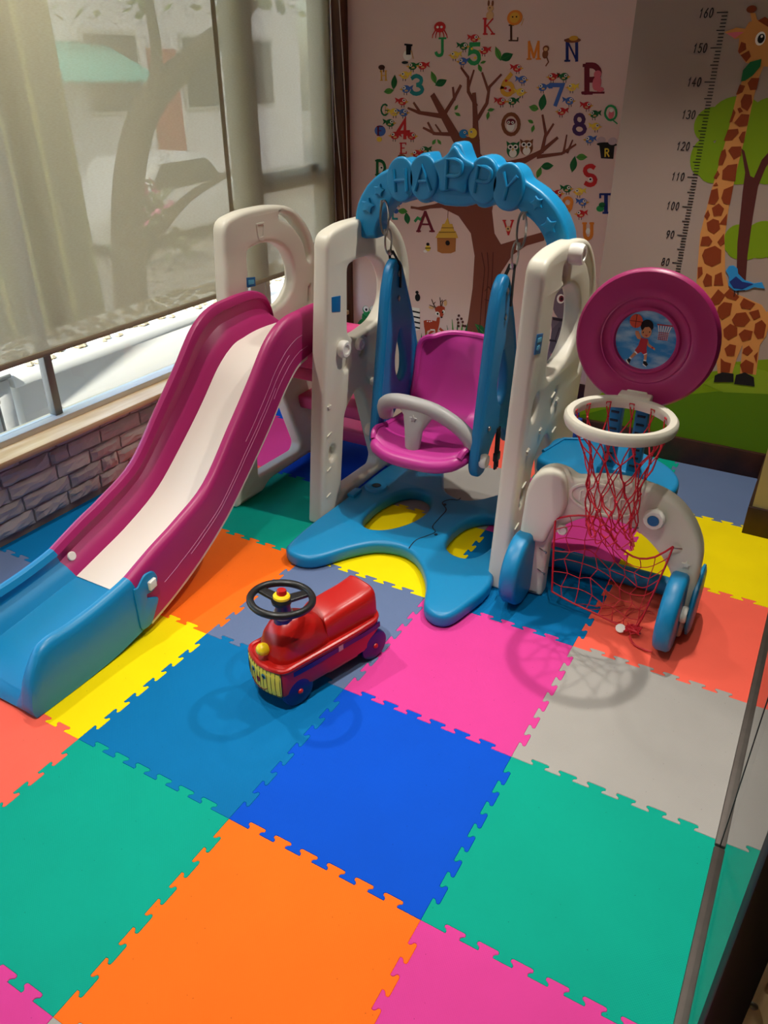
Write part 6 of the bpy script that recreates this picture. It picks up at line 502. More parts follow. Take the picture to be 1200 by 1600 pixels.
# ------------------------------------------------------------ foam puzzle mat
TC = dict(orange=(253, 112, 24), blue=(0, 78, 200), green=(0, 160, 136), pink=(216, 64, 148), yellow=(246, 220, 0), coral=(250, 102, 82), grey=(166, 162, 156), slate=(98, 116, 152), teal=(0, 110, 168))
def foam(name, col):
    m = bpy.data.materials.new(name); t = nodes(m); N = t.nodes; L = t.links
    out = N.new('ShaderNodeOutputMaterial'); b = N.new('ShaderNodeBsdfPrincipled'); b.inputs['Roughness'].default_value = .75; b.inputs['Specular IOR Level'].default_value = .12
    tc = N.new('ShaderNodeTexCoord'); mp = N.new('ShaderNodeMapping'); mp.inputs['Rotation'].default_value = (0, 0, pi/4); mp.inputs['Scale'].default_value = (260, 260, 1)
    ck = N.new('ShaderNodeTexVoronoi'); ck.inputs['Scale'].default_value = 1.0; ck.inputs['Randomness'].default_value = .1
    n = N.new('ShaderNodeTexNoise'); n.inputs['Scale'].default_value = 5; n.inputs['Detail'].default_value = 6
    sp = N.new('ShaderNodeTexVoronoi'); sp.inputs['Scale'].default_value = 42
    lt = N.new('ShaderNodeMath'); lt.operation = 'LESS_THAN'; lt.inputs[1].default_value = .035
    mx = N.new('ShaderNodeMix'); mx.data_type = 'RGBA'; mx.inputs[6].default_value = tuple(c*1.04 for c in col[:3])+(1,); mx.inputs[7].default_value = tuple(c*.86 for c in col[:3])+(1,)
    m3 = N.new('ShaderNodeMix'); m3.data_type = 'RGBA'; m3.inputs[7].default_value = tuple(c*.35 for c in col[:3])+(1,)
    bp = N.new('ShaderNodeBump'); bp.inputs['Strength'].default_value = .35; bp.inputs['Distance'].default_value = .001
    L.new(tc.outputs['Object'], mp.inputs[0]); L.new(mp.outputs[0], ck.inputs['Vector']); L.new(tc.outputs['Object'], n.inputs['Vector']); L.new(tc.outputs['Object'], sp.inputs['Vector'])
    L.new(ck.outputs['Distance'], bp.inputs['Height']); L.new(bp.outputs[0], b.inputs['Normal'])
    L.new(n.outputs['Fac'], mx.inputs[0]); L.new(sp.outputs['Distance'], lt.inputs[0]); L.new(lt.outputs[0], m3.inputs[0]); L.new(mx.outputs[2], m3.inputs[6]); L.new(m3.outputs[2], b.inputs['Base Color']); L.new(b.outputs[0], out.inputs[0])
    return m
FM = {k: foam('foam_'+k, srgb(*c)) for k, c in TC.items()}
CELL = {(-1,0):'blue',(0,0):'green',(0,1):'grey',(-1,1):'pink',(-1,-1):'orange',(0,-1):'pink',(-2,0):'teal',(-2,-1):'green',(-3,0):'yellow',(-3,-1):'coral',(-2,1):'slate',(-3,1):'orange',(-2,2):'yellow',(-1,2):'teal',(0,2):'coral',(-3,2):'green',(-3,3):'blue',(-2,3):'grey',(-1,3):'pink',(0,3):'yellow',(0,4):'slate',(-1,4):'green',(-2,4):'coral',(-3,4):'yellow',(-4,0):'slate',(-4,1):'teal',(-4,2):'coral',(-4,3):'pink',(-4,4):'blue',(-4,5):'orange',(-3,5):'green',(-2,5):'blue',(-4,-1):'grey',(-2,-2):'pink',(-1,-2):'grey',(0,-2):'yellow',(-3,-2):'blue',(-4,-2):'orange'}
mat_root = empty('puzzle_play_mat', (0, 0, -.0128), 'colourful interlocking foam puzzle mat covering the whole playroom floor', 'play mat')
def tab(k):
    c = (k+1)/7*T; r = []
    for du, dv in [(-.0150, 0), (-.0142, .0045), (-.0165, .0075), (-.0215, .0105), (-.0218, .0145), (-.0195, .0170), (-.0160, .0175)]: r.append((c+du, dv))
    return r+[(2*c-u, v) for u, v in reversed(r)]
def side(has):
    p = [(0, 0)]
    if has:
        for k in range(6): p += tab(k)
    return p
for (i, j), cn in CELL.items():
    x0, y0, x1, y1 = i*T, j*T, (i+1)*T, (j+1)*T
    g = .0004; pts = []
    for u, v in side((i, j-1) in CELL): pts.append((x0+u, y0+v))
    for u, v in side((i+1, j) in CELL): pts.append((x1+v, y0+u))
    for u, v in side((i, j+1) in CELL)[1:][::-1]+[(0, 0)] if False else [(T, 0)]+side((i, j+1) in CELL)[1:][::-1]: pts.append((x0+u, y1+v))
    for u, v in [(T, 0)]+side((i-1, j) in CELL)[1:][::-1]: pts.append((x0+v, y0+u))
    xa, xb, yb = XL+.004, XR-.002, (YB-.02 if x1 <= XC+.1 else YR-.02)
    pts = [(max(xa, p[0]), min(yb, p[1])) for p in pts]
    if (i, j) == (0, 4) or (i, j) == (0, 3):
        lim = .324
        if (i, j) == (0, 4): pts = [(min(lim, p[0]), p[1]) for p in pts]
        else: pts = [p for p in pts]
    q = [pts[0]]
    for p in pts[1:]:
        if abs(p[0]-q[-1][0])+abs(p[1]-q[-1][1]) > 1e-5: q.append(p)
    if abs(q[0][0]-q[-1][0])+abs(q[0][1]-q[-1][1]) < 1e-5: q.pop()
    if q[0][0] is None or max(p[1] for p in q)-min(p[1] for p in q) < .02: continue
    n = len(q); dz = random.uniform(-.0012, -.0003)
    # inset upper rim so that the joint between two tiles is a real groove
    ins = []
    for k in range(n):
        a = Vector(q[k])-Vector(q[k-1]); b = Vector(q[(k+1) % n])-Vector(q[k]); a.normalize(); b.normalize(); d = a+b
        if d.length < 1e-4: d = a
        d.normalize(); ins.append((q[k][0]-d.y*.0008, q[k][1]+d.x*.0008))
    vs = [(p[0], p[1], -.0128) for p in q]+[(p[0], p[1], -.0012+dz) for p in q]+[(p[0], p[1], dz) for p in ins]
    fs = [tuple(range(2*n, 3*n)), tuple(reversed(range(n)))]
    for lv in (0, 1):
        for k in range(n): fs.append((lv*n+k, lv*n+(k+1) % n, (lv+1)*n+(k+1) % n, (lv+1)*n+k))
    me = mesh(vs, fs); bm = bmesh.new(); bm.from_mesh(me); bmesh.ops.triangulate(bm, faces=[f for f in bm.faces if len(f.verts) > 4]); bm.to_mesh(me); bm.free()
    link('foam_tile', me, FM[cn], mat_root, smooth=False, label={'slate': 'slate-blue', 'teal': 'teal-blue'}.get(cn, cn)+' foam tile')

# ------------------------------------------------------------ the play set: slide, climber, swing frame
PS = empty('slide_and_swing_set', (-.95, 1.3, 0), 'plastic toddler play set with magenta slide, cream panels and blue HAPPY arch', 'play set')
# slide chute
Bt = [(1.462, .602), (1.448, .602), (1.42, .602), (1.37, .602), (1.31, .600), (1.25, .59), (1.187, .572), (1.108, .511), (1.009, .411), (.895, .309), (.768, .206), (.635, .125), (.511, .069), (.405, .033)]
Tp = [(1.472, .618), (1.465, .668), (1.438, .715), (1.385, .740), (1.315, .746), (1.245, .744), (1.15, .735), (1.06, .69), (.96, .585), (.85, .475), (.71, .340), (.57, .280), (.47, .248), (.361, .207)]
Fr = [.6, .2, .13, .12, .125, .14, .16, .20, .22, .24, .29, .36, .42, .46]
Bb = [(.405, .033), (.34, .02), (.27, .008), (.2, .003), (.12, .001), (.05, .001), (.012, .002), (-.004, .003)]
Tb = [(.361, .207), (.32, .199), (.24, .188), (.155, .183), (.085, .185), (.045, .165), (.004, .10), (-.012, .03)]
Fb = [.46, .49, .50, .47, .42, .36, .30, .25]
XO, XI = -1.432, -1.088
def slide_sweep(B, Tt, F, dense, groove):
    rows = []
    B = smooth_loop(B, dense, False); Tt = smooth_loop(Tt, dense, False); F = [f[0] for f in smooth_loop([(f,) for f in F], dense, False)]
    for b, tp, f in zip(B, Tt, F):
        b = Vector(b); tp = Vector(tp); d = tp-b; h = 1-f
        sec = [(0, 0), (0, .5), (0, .86), (.004, .95), (.012, .99), (.022, 1.0), (.032, .985), (.038, .93), (.041, f+h*.80), (.040+groove*1.2, f+h*.74), (.042+groove*1.3, f+h*.47), (.052, f+h*.34), (.066, f+h*.17), (.074, f+h*.04), (.077, f)]
        und = [(.077, f-.06), (.05, f*.45), (.03, 0)]
        W = XI-XO
        pts = [(XO+x, q) for x, q in sec]+[(XI-x, q) for x, q in reversed(sec)]+[(XI-x, q) for x, q in reversed(und)]+[(XO+x, q) for x, q in und]
        rows.append([(x, (b+d*q).x, (b+d*q).y) for x, q in pts])
    return grid_mesh(rows, True, True)
chute = link('slide_chute', slide_sweep(Bt, Tp, Fr, 5, -.010), pink_pl, PS)
lower = link('slide_end', slide_sweep(Bb, Tb, Fb, 4, -.008), blue_pl, PS, label='blue lower end of the slide')
def strip(B, Tt, F, x0, x1, off, th, dense=5):
    B = smooth_loop(B, dense, False); Tt = smooth_loop(Tt, dense, False); F = [f[0] for f in smooth_loop([(f,) for f in F], dense, False)]
    rows = []
    for b, tp, f in zip(B, Tt, F):
        b = Vector(b); tp = Vector(tp); d = tp-b; u = d.normalized(); c = b+d*f+u*off
        rows.append([(x0, *c), (x1, *c), (x1, *(c-u*th)), (x0, *(c-u*th))])
    return grid_mesh(rows, True, True)
link('slide_bed', strip(Bt, Tp, Fr, XO+.078, XI-.078, .004, .008), liner_pl, PS, label='white sliding surface')
link('slide_underside', strip(Bt, Tp, [0]*14, XO+.006, XI-.003, .004, .016), white_pl, PS, label='cream underside of the slide')
# joint: scalloped lap with square and round bolts
lap = fillet([(.40, .03), (.445, .10), (.40, .122), (.40, .135), (.43, .130), (.452, .16), (.44, .195), (.405, .20), (.385, .183), (.372, .172), (.36, .178), (.36, .03)], .015, 3)
link('joint_flap', plate([lap], .008, .003, YZ(XI+.002)), blue_pl, PS)
sk = plate([fillet([(-.013, -.016), (.013, -.012), (.013, .016), (-.013, .012)], .003)], .012, .003, frame((XI+.010, .422, .160), (0, 1, 0), (0, 0, 1)))
link('square_bolt', sk, knob_pl, PS)
bb_ = joinm([lathe([(.014, 0), (.014, .004), (.012, .006), (0.002, .006)], 16, axisM((-1.387, .405, .165), (1, .0, .35))), ])
link('round_bolt', bb_, knob_pl, PS)
Bs = smooth_loop(Bt, 6, False); Ts = smooth_loop(Tp, 6, False)
for fr_, a0, a1 in ((.38, 14, 50), (.30, 20, 44), (.52, 8, 30), (.22, 6, 22)):
    link('scuff_mark', tube([(XI+.0004, *(Vector(Bs[k])+(Vector(Ts[k])-Vector(Bs[k]))*(fr_+.0015*(k % 5)))) for k in range(a0+24, min(a1+24, len(Bs)))], .0011, 4), mat('scuff', srgb(196, 120, 160), .6), chute)

# side panels ------------------------------------------------
def panel_loops(dy=0, lower=True):
    out = [(1.152+dy, 0, .012), (1.255+dy, .90, .08), (1.262+dy, .985, .09), (1.37+dy, 1.004, .05), (1.53+dy, 1.004, .06), (1.665+dy, .985, .07), (1.765+dy, .90, .07), (1.812+dy, .80, .08), (1.812+dy, .70, .08), (1.775+dy, .56, .08), (1.752+dy, .45, .06), (1.762+dy, .25, .06), (1.80+dy, .0, .012), (1.69+dy, 0, .012), (1.65+dy, .03, .03), (1.36+dy, .03, .03), (1.315+dy, 0, .012)]
    D = [(1.375+dy, .872, .02), (1.45+dy, .882, .02), (1.53+dy, .878, .05), (1.615+dy, .835, .05), (1.652+dy, .765, .05), (1.645+dy, .70, .05), (1.585+dy, .645, .05), (1.49+dy, .628, .05), (1.40+dy, .622, .05), (1.365+dy, .650, .03)]
    S1 = [(1.57+dy, .955, .014), (1.585+dy, .972, .01), (1.66+dy, .945, .03), (1.735+dy, .875, .03), (1.768+dy, .79, .015), (1.757+dy, .765, .008), (1.743+dy, .775, .01), (1.722+dy, .85, .03), (1.66+dy, .915, .03)]
    S2 = [(1.742+dy, .665, .008), (1.752+dy, .672, .008), (1.752+dy, .60, .01), (1.722+dy, .55, .008), (1.712+dy, .556, .006), (1.736+dy, .61, .01)]
    TR = [(1.295+dy, .075, .012), (1.335+dy, .375, .035), (1.42+dy, .435, .03), (1.468+dy, .40, .03), (1.578+dy, .095, .012), (1.56+dy, .068, .012)]
    return [fillet(out, .02, 5), fillet(D, .03, 4), fillet(S1, .01, 3), fillet(S2, .008, 3), fillet(TR, .02, 4)]
def raised(x, items, sgn=1):
    """small moulded reliefs on a panel face"""
    ms = []
    for kind, y, z, s in items:
        lp = star(y, z, s) if kind == 'star' else fillet([(y-s*.4, z-s*1.1), (y+s*.4, z-s*.9), (y+s*.4, z+s*1.1), (y-s*.4, z+s*.9)], s*.3) if kind == 'oval' else fillet([(y-s*1.2, z-s*.45), (y+s*1.1, z+s*.2), (y+s*1.2, z+s*.5), (y-s*1.0, z-s*.05)], s*.2)
        ms.append(plate([lp], .006, .0018, YZ(x+.0015*sgn)))
    return ms
def side_panel(xc, th, dy, label, cuts=()):
    lp = panel_loops(dy)
    p = link('side_panel', plate(lp+[c for c in cuts], th, .014 if cuts else .016, YZ(xc), 3), white_pl, PS, label=label)
    if cuts:
        # dished grips: openings in the outer skin with a wall inside
        for c in cuts:
            cy = sum(q[0] for q in c)/len(c); cz = sum(q[1] for q in c)/len(c)
            big = [(cy+(y-cy)*1.25, cz+(z-cz)*1.15) for y, z in c]
            link('grip_recess', plate([big], .022, .002, YZ(xc)), white_pl, p)
    return p
def tilted(cy, cz, ry, rz, a, n=18): return [(cy+ry*math.cos(t)*math.cos(a)-rz*math.sin(t)*math.sin(a), cz+ry*math.cos(t)*math.sin(a)+rz*math.sin(t)*math.cos(a)) for t in [2*pi*k/n for k in range(n)]]
cutL = [tilted(1.355, .555, .022, .035, -.2), tilted(1.46, .575, .026, .032, 0), tilted(1.245, .25, .020, .026, 0)]
cutR = [tilted(1.240, .565, .022, .038, -.25), tilted(1.42, .53, .016, .034, -.35), tilted(1.20, .29, .015, .032, -.2), fillet([(1.37, .905), (1.41, .905), (1.41, .95), (1.37, .95)], .014, 3)]
pl_ = side_panel(-1.027, .058, 0, 'cream side panel between slide and swing', cutL)
pr_ = side_panel(-.305, .058, -.055, 'cream side panel beside the basketball goal', cutR)
pf_ = side_panel(-1.468, .058, .035, 'cream side panel against the window')
for v_ in pf_.data.vertices:                    # its legs splay in towards the slide
    k_ = max(0, min(1, (.58-v_.co.z)/.5)); k_ = k_*k_*(3-2*k_); v_.co.x += .10*k_; v_.co.y -= .085*k_
REL = [('dash', 1.225, .33, .012), ('dash', 1.215, .20, .011), ('dash', 1.205, .10, .011), ('star', 1.23, .43, .012)]
links('relief', raised(-.998, REL), white_pl, pl_)
links('relief', raised(-.276, [(k, y-.055, z, s) for k, y, z, s in [('dash', 1.255, .33, .013), ('dash', 1.225, .20, .013), ('dash', 1.215, .10, .012), ('star', 1.262, .44, .013), ('star', 1.50, .52, .013), ('star', 1.36, .47, .012), ('dash', 1.45, .555, .013), ('dash', 1.50, .42, .013)]]), white_pl, pr_)
link('grip_recess', plate([fillet([(1.465, .955), (1.515, .955), (1.508, .90), (1.50, .888), (1.485, .893), (1.472, .90)], .008), fillet([(1.474, .948), (1.506, .948), (1.50, .906), (1.48, .906)], .006)], .006, .002, YZ(-1.4385)), white_pl, pf_)
link('sticker', plate([fillet([(1.268, .745), (1.318, .735), (1.322, .787), (1.27, .793)], .002)], .002, .0004, YZ(-.9975)), sticker_b, pl_, label='blank blue square sticker')
link('bolt_head', knob((-.998, 1.318, .610), (1, 0, 0), .030, .024), knob_pl, pl_)
link('bolt_head', knob((-.998, 1.425, .597), (1, 0, 0), .022, .018), knob_pl, pl_)
link('bolt_head', knob((-.998, 1.52, .43), (1, 0, 0), .016, .014), knob_pl, pl_)
link('bolt_head', knob((-.276, 1.415, .975), (1, 0, 0), .031, .04), knob_pl, pr_)
st_ = link('sticker', plate([fillet([(1.177, .745), (1.228, .735), (1.238, .79), (1.188, .80)], .002)], .002, .0004, YZ(-.2755)), sticker_b, pr_, label='blue sticker with white print')
link('print', joinm([plate([fillet([(1.19, .775+k*.0), (1.225, .770), (1.226, .782), (1.192, .787)], .001)], .001, .0002, YZ(-.2742)) if k == 0 else plate([ell(1.205, .757, .013, .008, 12)], .001, .0002, YZ(-.2742)) for k in range(2)]), sticker_l, st_)
st2 = link('sticker', plate([fillet([(1.385, .748), (1.435, .742), (1.437, .775), (1.387, .782)], .002)], .002, .0004, YZ(-1.4382)), sticker_b, pf_, label='small blue printed sticker')
link('print', plate([fillet([(1.395, .755), (1.428, .752), (1.428, .768), (1.396, .772)], .003)], .001, .0002, YZ(-1.4368)), sticker_l, st2)

# platform and treads between the two climber panels
link('platform', box(-1.43, -1.057, 1.25, 1.66, .540, .592, .012, 3), pink_step, PS, label='textured pink platform')
for (y0, z0) in ((1.50, .44), (1.575, .285), (1.68, .125)):
    tr_ = link('step', box(-1.41 if z0 > .4 else -1.385, -1.057, y0, y0+.135, z0-.055, z0, .012, 3), pink_step, PS)
link('cross_brace', tube([(-1.44, 1.66, .20), (-1.37, 1.66, .20)], .018, 12), pink_pl, PS) if False else None
link('panel_bolt', knob((-1.415, 1.50, .42), (1, 0, 0), .018, .03), knob_pl, pf_)

# arch with the word HAPPY -------------------------------------
AX = -.664
outer = [(-1.022, .948), (-1.024, 1.0), (-1.014, 1.05), (-.978, 1.108), (-.928, 1.148), (-.897, 1.160)]
def bump(cx, cz, rx, rz, a0, a1, n=8): return [(cx+rx*math.cos(math.radians(a0+(a1-a0)*i/n)), cz+rz*math.sin(math.radians(a0+(a1-a0)*i/n))) for i in range(n+1)]
top = outer+bump(-.848, 1.13, .052, .062, 150, 62)+bump(-.770, 1.145, .052, .066, 138, 75)+[(-.737, 1.18), (-.705, 1.20), (-.684, 1.238), (-.668, 1.243), (-.652, 1.236), (-.634, 1.20), (-.605, 1.183)]+bump(-.573, 1.145, .052, .066, 105, 42)+bump(-.495, 1.13, .052, .062, 118, 30)
right = [(-.44, 1.15), (-.395, 1.127), (-.345, 1.085), (-.312, 1.035), (-.300, 1.0), (-.300, .955), (-.362, .955)]
under = [(-.368, .985), (-.395, 1.025), (-.425, 1.05), (-.45, 1.062)]+bump(-.495, 1.13, .052, .066, -55, -120)+bump(-.573, 1.14, .052, .072, -50, -120)+[(-.63, 1.068), (-.70, 1.066)]+bump(-.770, 1.14, .052, .072, -60, -130)+bump(-.848, 1.13, .052, .066, -60, -125)+[(-.885, 1.06), (-.908, 1.035), (-.930, 1.0), (-.943, .97), (-.945, .948)]
def dedupe(p):
    q = []
    for a in p:
        if not q or abs(a[0]-q[-1][0])+abs(a[1]-q[-1][1]) > .004: q.append(a)
    return q
arch_lp = smooth_loop(dedupe(top+right+under), 2)
arch = link('happy_arch', plate([arch_lp], .085, .012, XZ(1.502), 3), blue_pl, PS, label='blue arch with raised letters')
YF = 1.4585
# raised discs and star behind the letters
links('letter_disc', [plate([ell(cx, cz, .050, .066, 28)], .02, .007, XZ(YF)) for cx, cz in ((-.848, 1.133), (-.770, 1.143), (-.573, 1.146), (-.495, 1.133))], blue_pl, arch)
stp = fillet([(x, z, .02) for x, z in star(-.668, 1.165, .078, .62)], .02, 4)
link('star_badge', plate([stp], .028, .008, XZ(YF-.002)), blue_pl, arch)
def letter3(ch, cx, cz, h, tilt=0, yf=YF-.011):
    w = h*.62
    segs = {'H': [[(0, 0), (0, 1)], [(1, 0), (1, 1)], [(0, .5), (1, .5)]], 'A': [[(-.1, 0), (.5, 1), (1.1, 0)], [(.2, .38), (.8, .38)]], 'P': [[(.05, 0), (.05, 1), (.6, 1), (.95, .9), (1.0, .72), (.92, .54), (.6, .46), (.05, .46)]], 'Y': [[(0, 1), (.5, .5), (1, 1)], [(.5, .5), (.5, 0)]]}[ch]
    ms = []
    c, s = math.cos(tilt), math.sin(tilt)
    for sg in segs:
        pts = []
        for x, z in sg:
            a, b = (x-.5)*w, (z-.5)*h; pts.append((cx+a*c-b*s, yf, cz+a*s+b*c))
        if ch == 'P': pts = pts[:2]+smooth_loop(pts[2:-1], 3, False)+[pts[-1]]
        ms.append(tube(pts, .0062, 8))
    return joinm(ms)
for ch_, cx, cz, h, tl_ in (('H', -.848, 1.132, .066, .12), ('A', -.770, 1.142, .072, .06), ('P', -.664, 1.158, .083, 0), ('P', -.573, 1.146, .075, -.12), ('Y', -.495, 1.133, .072, -.2)):
    link('raised_letter', letter3(ch_, cx, cz, h, tl_, YF-.0175 if cx == -.664 else YF-.0105), blue_pl, arch)
for cx, cz, r in ((-.970, 1.048, .027), (-.928, 1.097, .022), (-.404, 1.095, .022), (-.362, 1.035, .027)):
    link('raised_star', plate([fillet([(x, z) for x, z in star(cx, cz, r, .52, pi/2+(.3 if cx > AX else -.2))], .004)], .012, .003, XZ(YF)), blue_pl, arch)

# blue base plates ---------------------------------------------
base_out = [(-.985, .945), (-.97, .905), (-.93, .885), (-.88, .890), (-.84, .925), (-.79, 1.01), (-.73, 1.08), (-.655, 1.105), (-.59, 1.088), (-.53, 1.035), (-.475, .955), (-.44, .872), (-.415, .838), (-.375, .825), (-.34, .845), (-.318, .92), (-.30, 1.05), (-.345, 1.22), (-.350, 1.40), (-.345, 1.58), (-.345, 1.70), (-.39, 1.75), (-.45, 1.73), (-.50, 1.62), (-.56, 1.53), (-.62, 1.505), (-.69, 1.54), (-.74, 1.63), (-.79, 1.72), (-.86, 1.755), (-.93, 1.75), (-.965, 1.70), (-.985, 1.58), (-.985, 1.38), (-.988, 1.22), (-.992, 1.08)]
h1 = [(-.835, 1.175), (-.855, 1.24), (-.855, 1.35), (-.825, 1.45), (-.775, 1.485), (-.715, 1.455), (-.678, 1.37), (-.69, 1.27), (-.735, 1.19), (-.79, 1.155)]
h2 = [(-.53, 1.22), (-.535, 1.30), (-.52, 1.38), (-.47, 1.44), (-.41, 1.44), (-.385, 1.36), (-.385, 1.24), (-.405, 1.17), (-.45, 1.145), (-.50, 1.165)]
bp_ = link('base_plate', plate([smooth_loop(base_out, 3), smooth_loop(h1, 4), smooth_loop(h2, 4)], .05, .016, XY(.0255), 3), blue_pl, PS)
seam = smooth_loop([(-.615, 1.105), (-.618, 1.16), (-.60, 1.20), (-.585, 1.24), (-.61, 1.27), (-.615, 1.34), (-.62, 1.40), (-.655, 1.44), (-.64, 1.475), (-.615, 1.485), (-.612, 1.505)], 4, False)
link('seam', tube([(x, y, .0505) for x, y in seam], .0022, 4), dark_edge, bp_)
links('socket', [lathe([(.04, 0), (.045, .004), (.04, .012), (.018, .012), (.016, .004)], 20, Matrix.Translation((-.925, 1.425, .047)), True, True), box(-.985, -.955, 1.31, 1.37, .048, .062, .003)], blue_pl, bp_)
link('socket_hole', lathe([(.016, 0), (.016, .0008)], 16, Matrix.Translation((-.925, 1.425, .0592))), mat('dark_hole', srgb(12, 20, 30), .8), bp_)
links('base_bolt', [lathe([(.006, 0), (.006, .003)], 10, Matrix.Translation((x, y, .05))) for x, y in ((-.575, 1.225), (-.64, 1.43))], dark_edge, bp_)

# ------------------------------------------------------------ swing seat
SW = empty('swing_seat', (-.68, 1.42, .27), 'magenta toddler swing seat with blue side arms and grey guard bar', 'swing seat')
prof = [(1.335, .262, .02), (1.31, .30, .02), (1.345, .52, .2), (1.388, .80, .15), (1.415, .872, .03), (1.455, .900, .03), (1.492, .878, .03), (1.57, .71, .2), (1.625, .53, .2), (1.648, .36, .08), (1.648, .285, .025), (1.60, .285, .02), (1.545, .355, .06), (1.48, .385, .06), (1.43, .345, .06), (1.385, .262, .02)]
hole = [(1.452, .51, .03), (1.448, .57, .05), (1.478, .66, .012), (1.525, .56, .06), (1.523, .49, .03), (1.485, .463, .03)]
for k, (xc, lb) in enumerate(((-.875, 'blue side arm near the slide'), (-.478, 'blue side arm near the goal'))):
    dy = 0 if k == 0 else -.04
    a = link('side_arm', plate([fillet([(y+dy, z, r) for y, z, r in prof], .02, 5), fillet([(y+dy, z, r) for y, z, r in hole], .02, 4)], .034, .011, YZ(xc), 3), blue_side, SW, label=lb)
    # proud rim along both long edges
    for pts in ([(1.325, .33), (1.362, .56), (1.402, .80), (1.43, .865)], [(1.475, .865), (1.555, .70), (1.61, .53), (1.632, .38)]):
        link('rim', tube([(xc+.010, y+dy, z) for y, z in smooth_loop(pts, 5, False)], .011, 8), blue_side, a)
    for z in (.845, .765):
        link('stud', joinm([plate([[(-.007, 0), (0, -.010), (.007, 0), (0, .010)]], .006, .001, frame((xc+.019, 1.462+dy, z), (0, 1, 0), (0, 0, 1)))]), steel, a)
    link('bolt_head', knob((xc+(.017 if k else -.017), 1.345+dy, .325), (1 if k else -1, 0, 0), .024, .022), knob_pl, a)
    if k: link('bolt_head', knob((xc+.017, 1.39+dy, .42), (1, 0, 0), .009, .006), steel, a)
# seat shell
sp_ = [(1.258, .316), (1.272, .332), (1.30, .337), (1.37, .325), (1.48, .318), (1.555, .325), (1.60, .36), (1.63, .43), (1.65, .52), (1.662, .585), (1.672, .612)]
sp2 = smooth_loop(sp_, 4, False); rows = []
n = len(sp2)
for i, (y, z) in enumerate(sp2):
    t = i/(n-1); half = .160+.012*min(1, t*5)
    if t > .80: half = .172-.052*((t-.80)/.2)**2.2
    row = []
    for k in range(21):
        u = -1+2*k/20; a = abs(u)
        bow = (.022*a**4 if t < .45 else .030*a**3)
        fy_ = .046*(1-a**3)*max(0, 1-t*7) if t < .15 else 0
        back = -.055*a**3*min(1, max(0, (t-.45)/.2))
        topdip = -.02*a**4*max(0, (t-.8)/.2)
        row.append((-.677+half*u, y-fy_+back, z+bow*(1 if t < .5 else .3)+topdip))
    rows.append(row)
seat = link('seat_shell', grid_mesh(rows), seat_pl, SW)
md = seat.modifiers.new('solid', 'SOLIDIFY'); md.thickness = .012; md.offset = 0
edge = [rows[i][0] for i in range(n)]+rows[-1][1:-1]+[rows[i][-1] for i in range(n-1, -1, -1)]
link('seat_rim', tube(edge, .011, 8), seat_pl, seat)
fr = [Vector(p)+Vector((0, .004, -.012)) for p in rows[0]]
fr = [fr[0]+Vector((-.004, .20, -.004)), fr[0]+Vector((-.002, .05, -.002))]+fr[1:-1]+[fr[-1]+Vector((.002, .05, -.002)), fr[-1]+Vector((.004, .20, -.004))]
link('front_lip', tube(smooth_loop([tuple(p) for p in fr], 2, False), .023, 12), seat_pl, seat)
# guard bar
gb = smooth_loop([(-.838, 1.345, .395), (-.830, 1.325, .44), (-.785, 1.305, .468), (-.72, 1.295, .475), (-.63, 1.295, .465), (-.555, 1.30, .432), (-.51, 1.305, .395), (-.497, 1.31, .365)], 5, False)
bar = link('guard_bar', tube(gb, .025, 12, flat=1.1), grey_pl, SW)
post = [(-.680, 1.292, .466, .085), (-.685, 1.282, .440, .052), (-.69, 1.268, .40, .034), (-.69, 1.262, .34, .027), (-.69, 1.26, .315, .026)]
rows = []
for x, y, z, w in post: rows.append([(x+w*math.cos(a)*1.0, y+.018*math.sin(a), z) for a in [2*pi*k/14 for k in range(14)]])
link('post', grid_mesh(rows, True, True), grey_pl, bar)
link('raised_star', plate([star(-.69, .438, .014)], .006, .0015, XZ(1.262)), grey_pl, bar)
# harness
link('strap', joinm([box(-.466, -.455, 1.43, 1.452, .30, .375, .002), box(-.463, -.457, 1.425, 1.455, .345, .39, .002)]), strap_m, SW)
bk = link('buckle', joinm([box(-.468, -.452, 1.424, 1.458, .268, .30, .004), box(-.464, -.456, 1.426, 1.432, .238, .27, .002), box(-.464, -.456, 1.438, 1.444, .236, .27, .002), box(-.464, -.456, 1.450, 1.456, .238, .27, .002)]), mat('black_plastic', srgb(18, 18, 20), .35), SW)
link('strap', joinm([box(-.838, -.832, 1.59, 1.596, .40, .47, .001), box(-.842, -.828, 1.585, 1.592, .385, .405, .002)]), strap_m, SW)
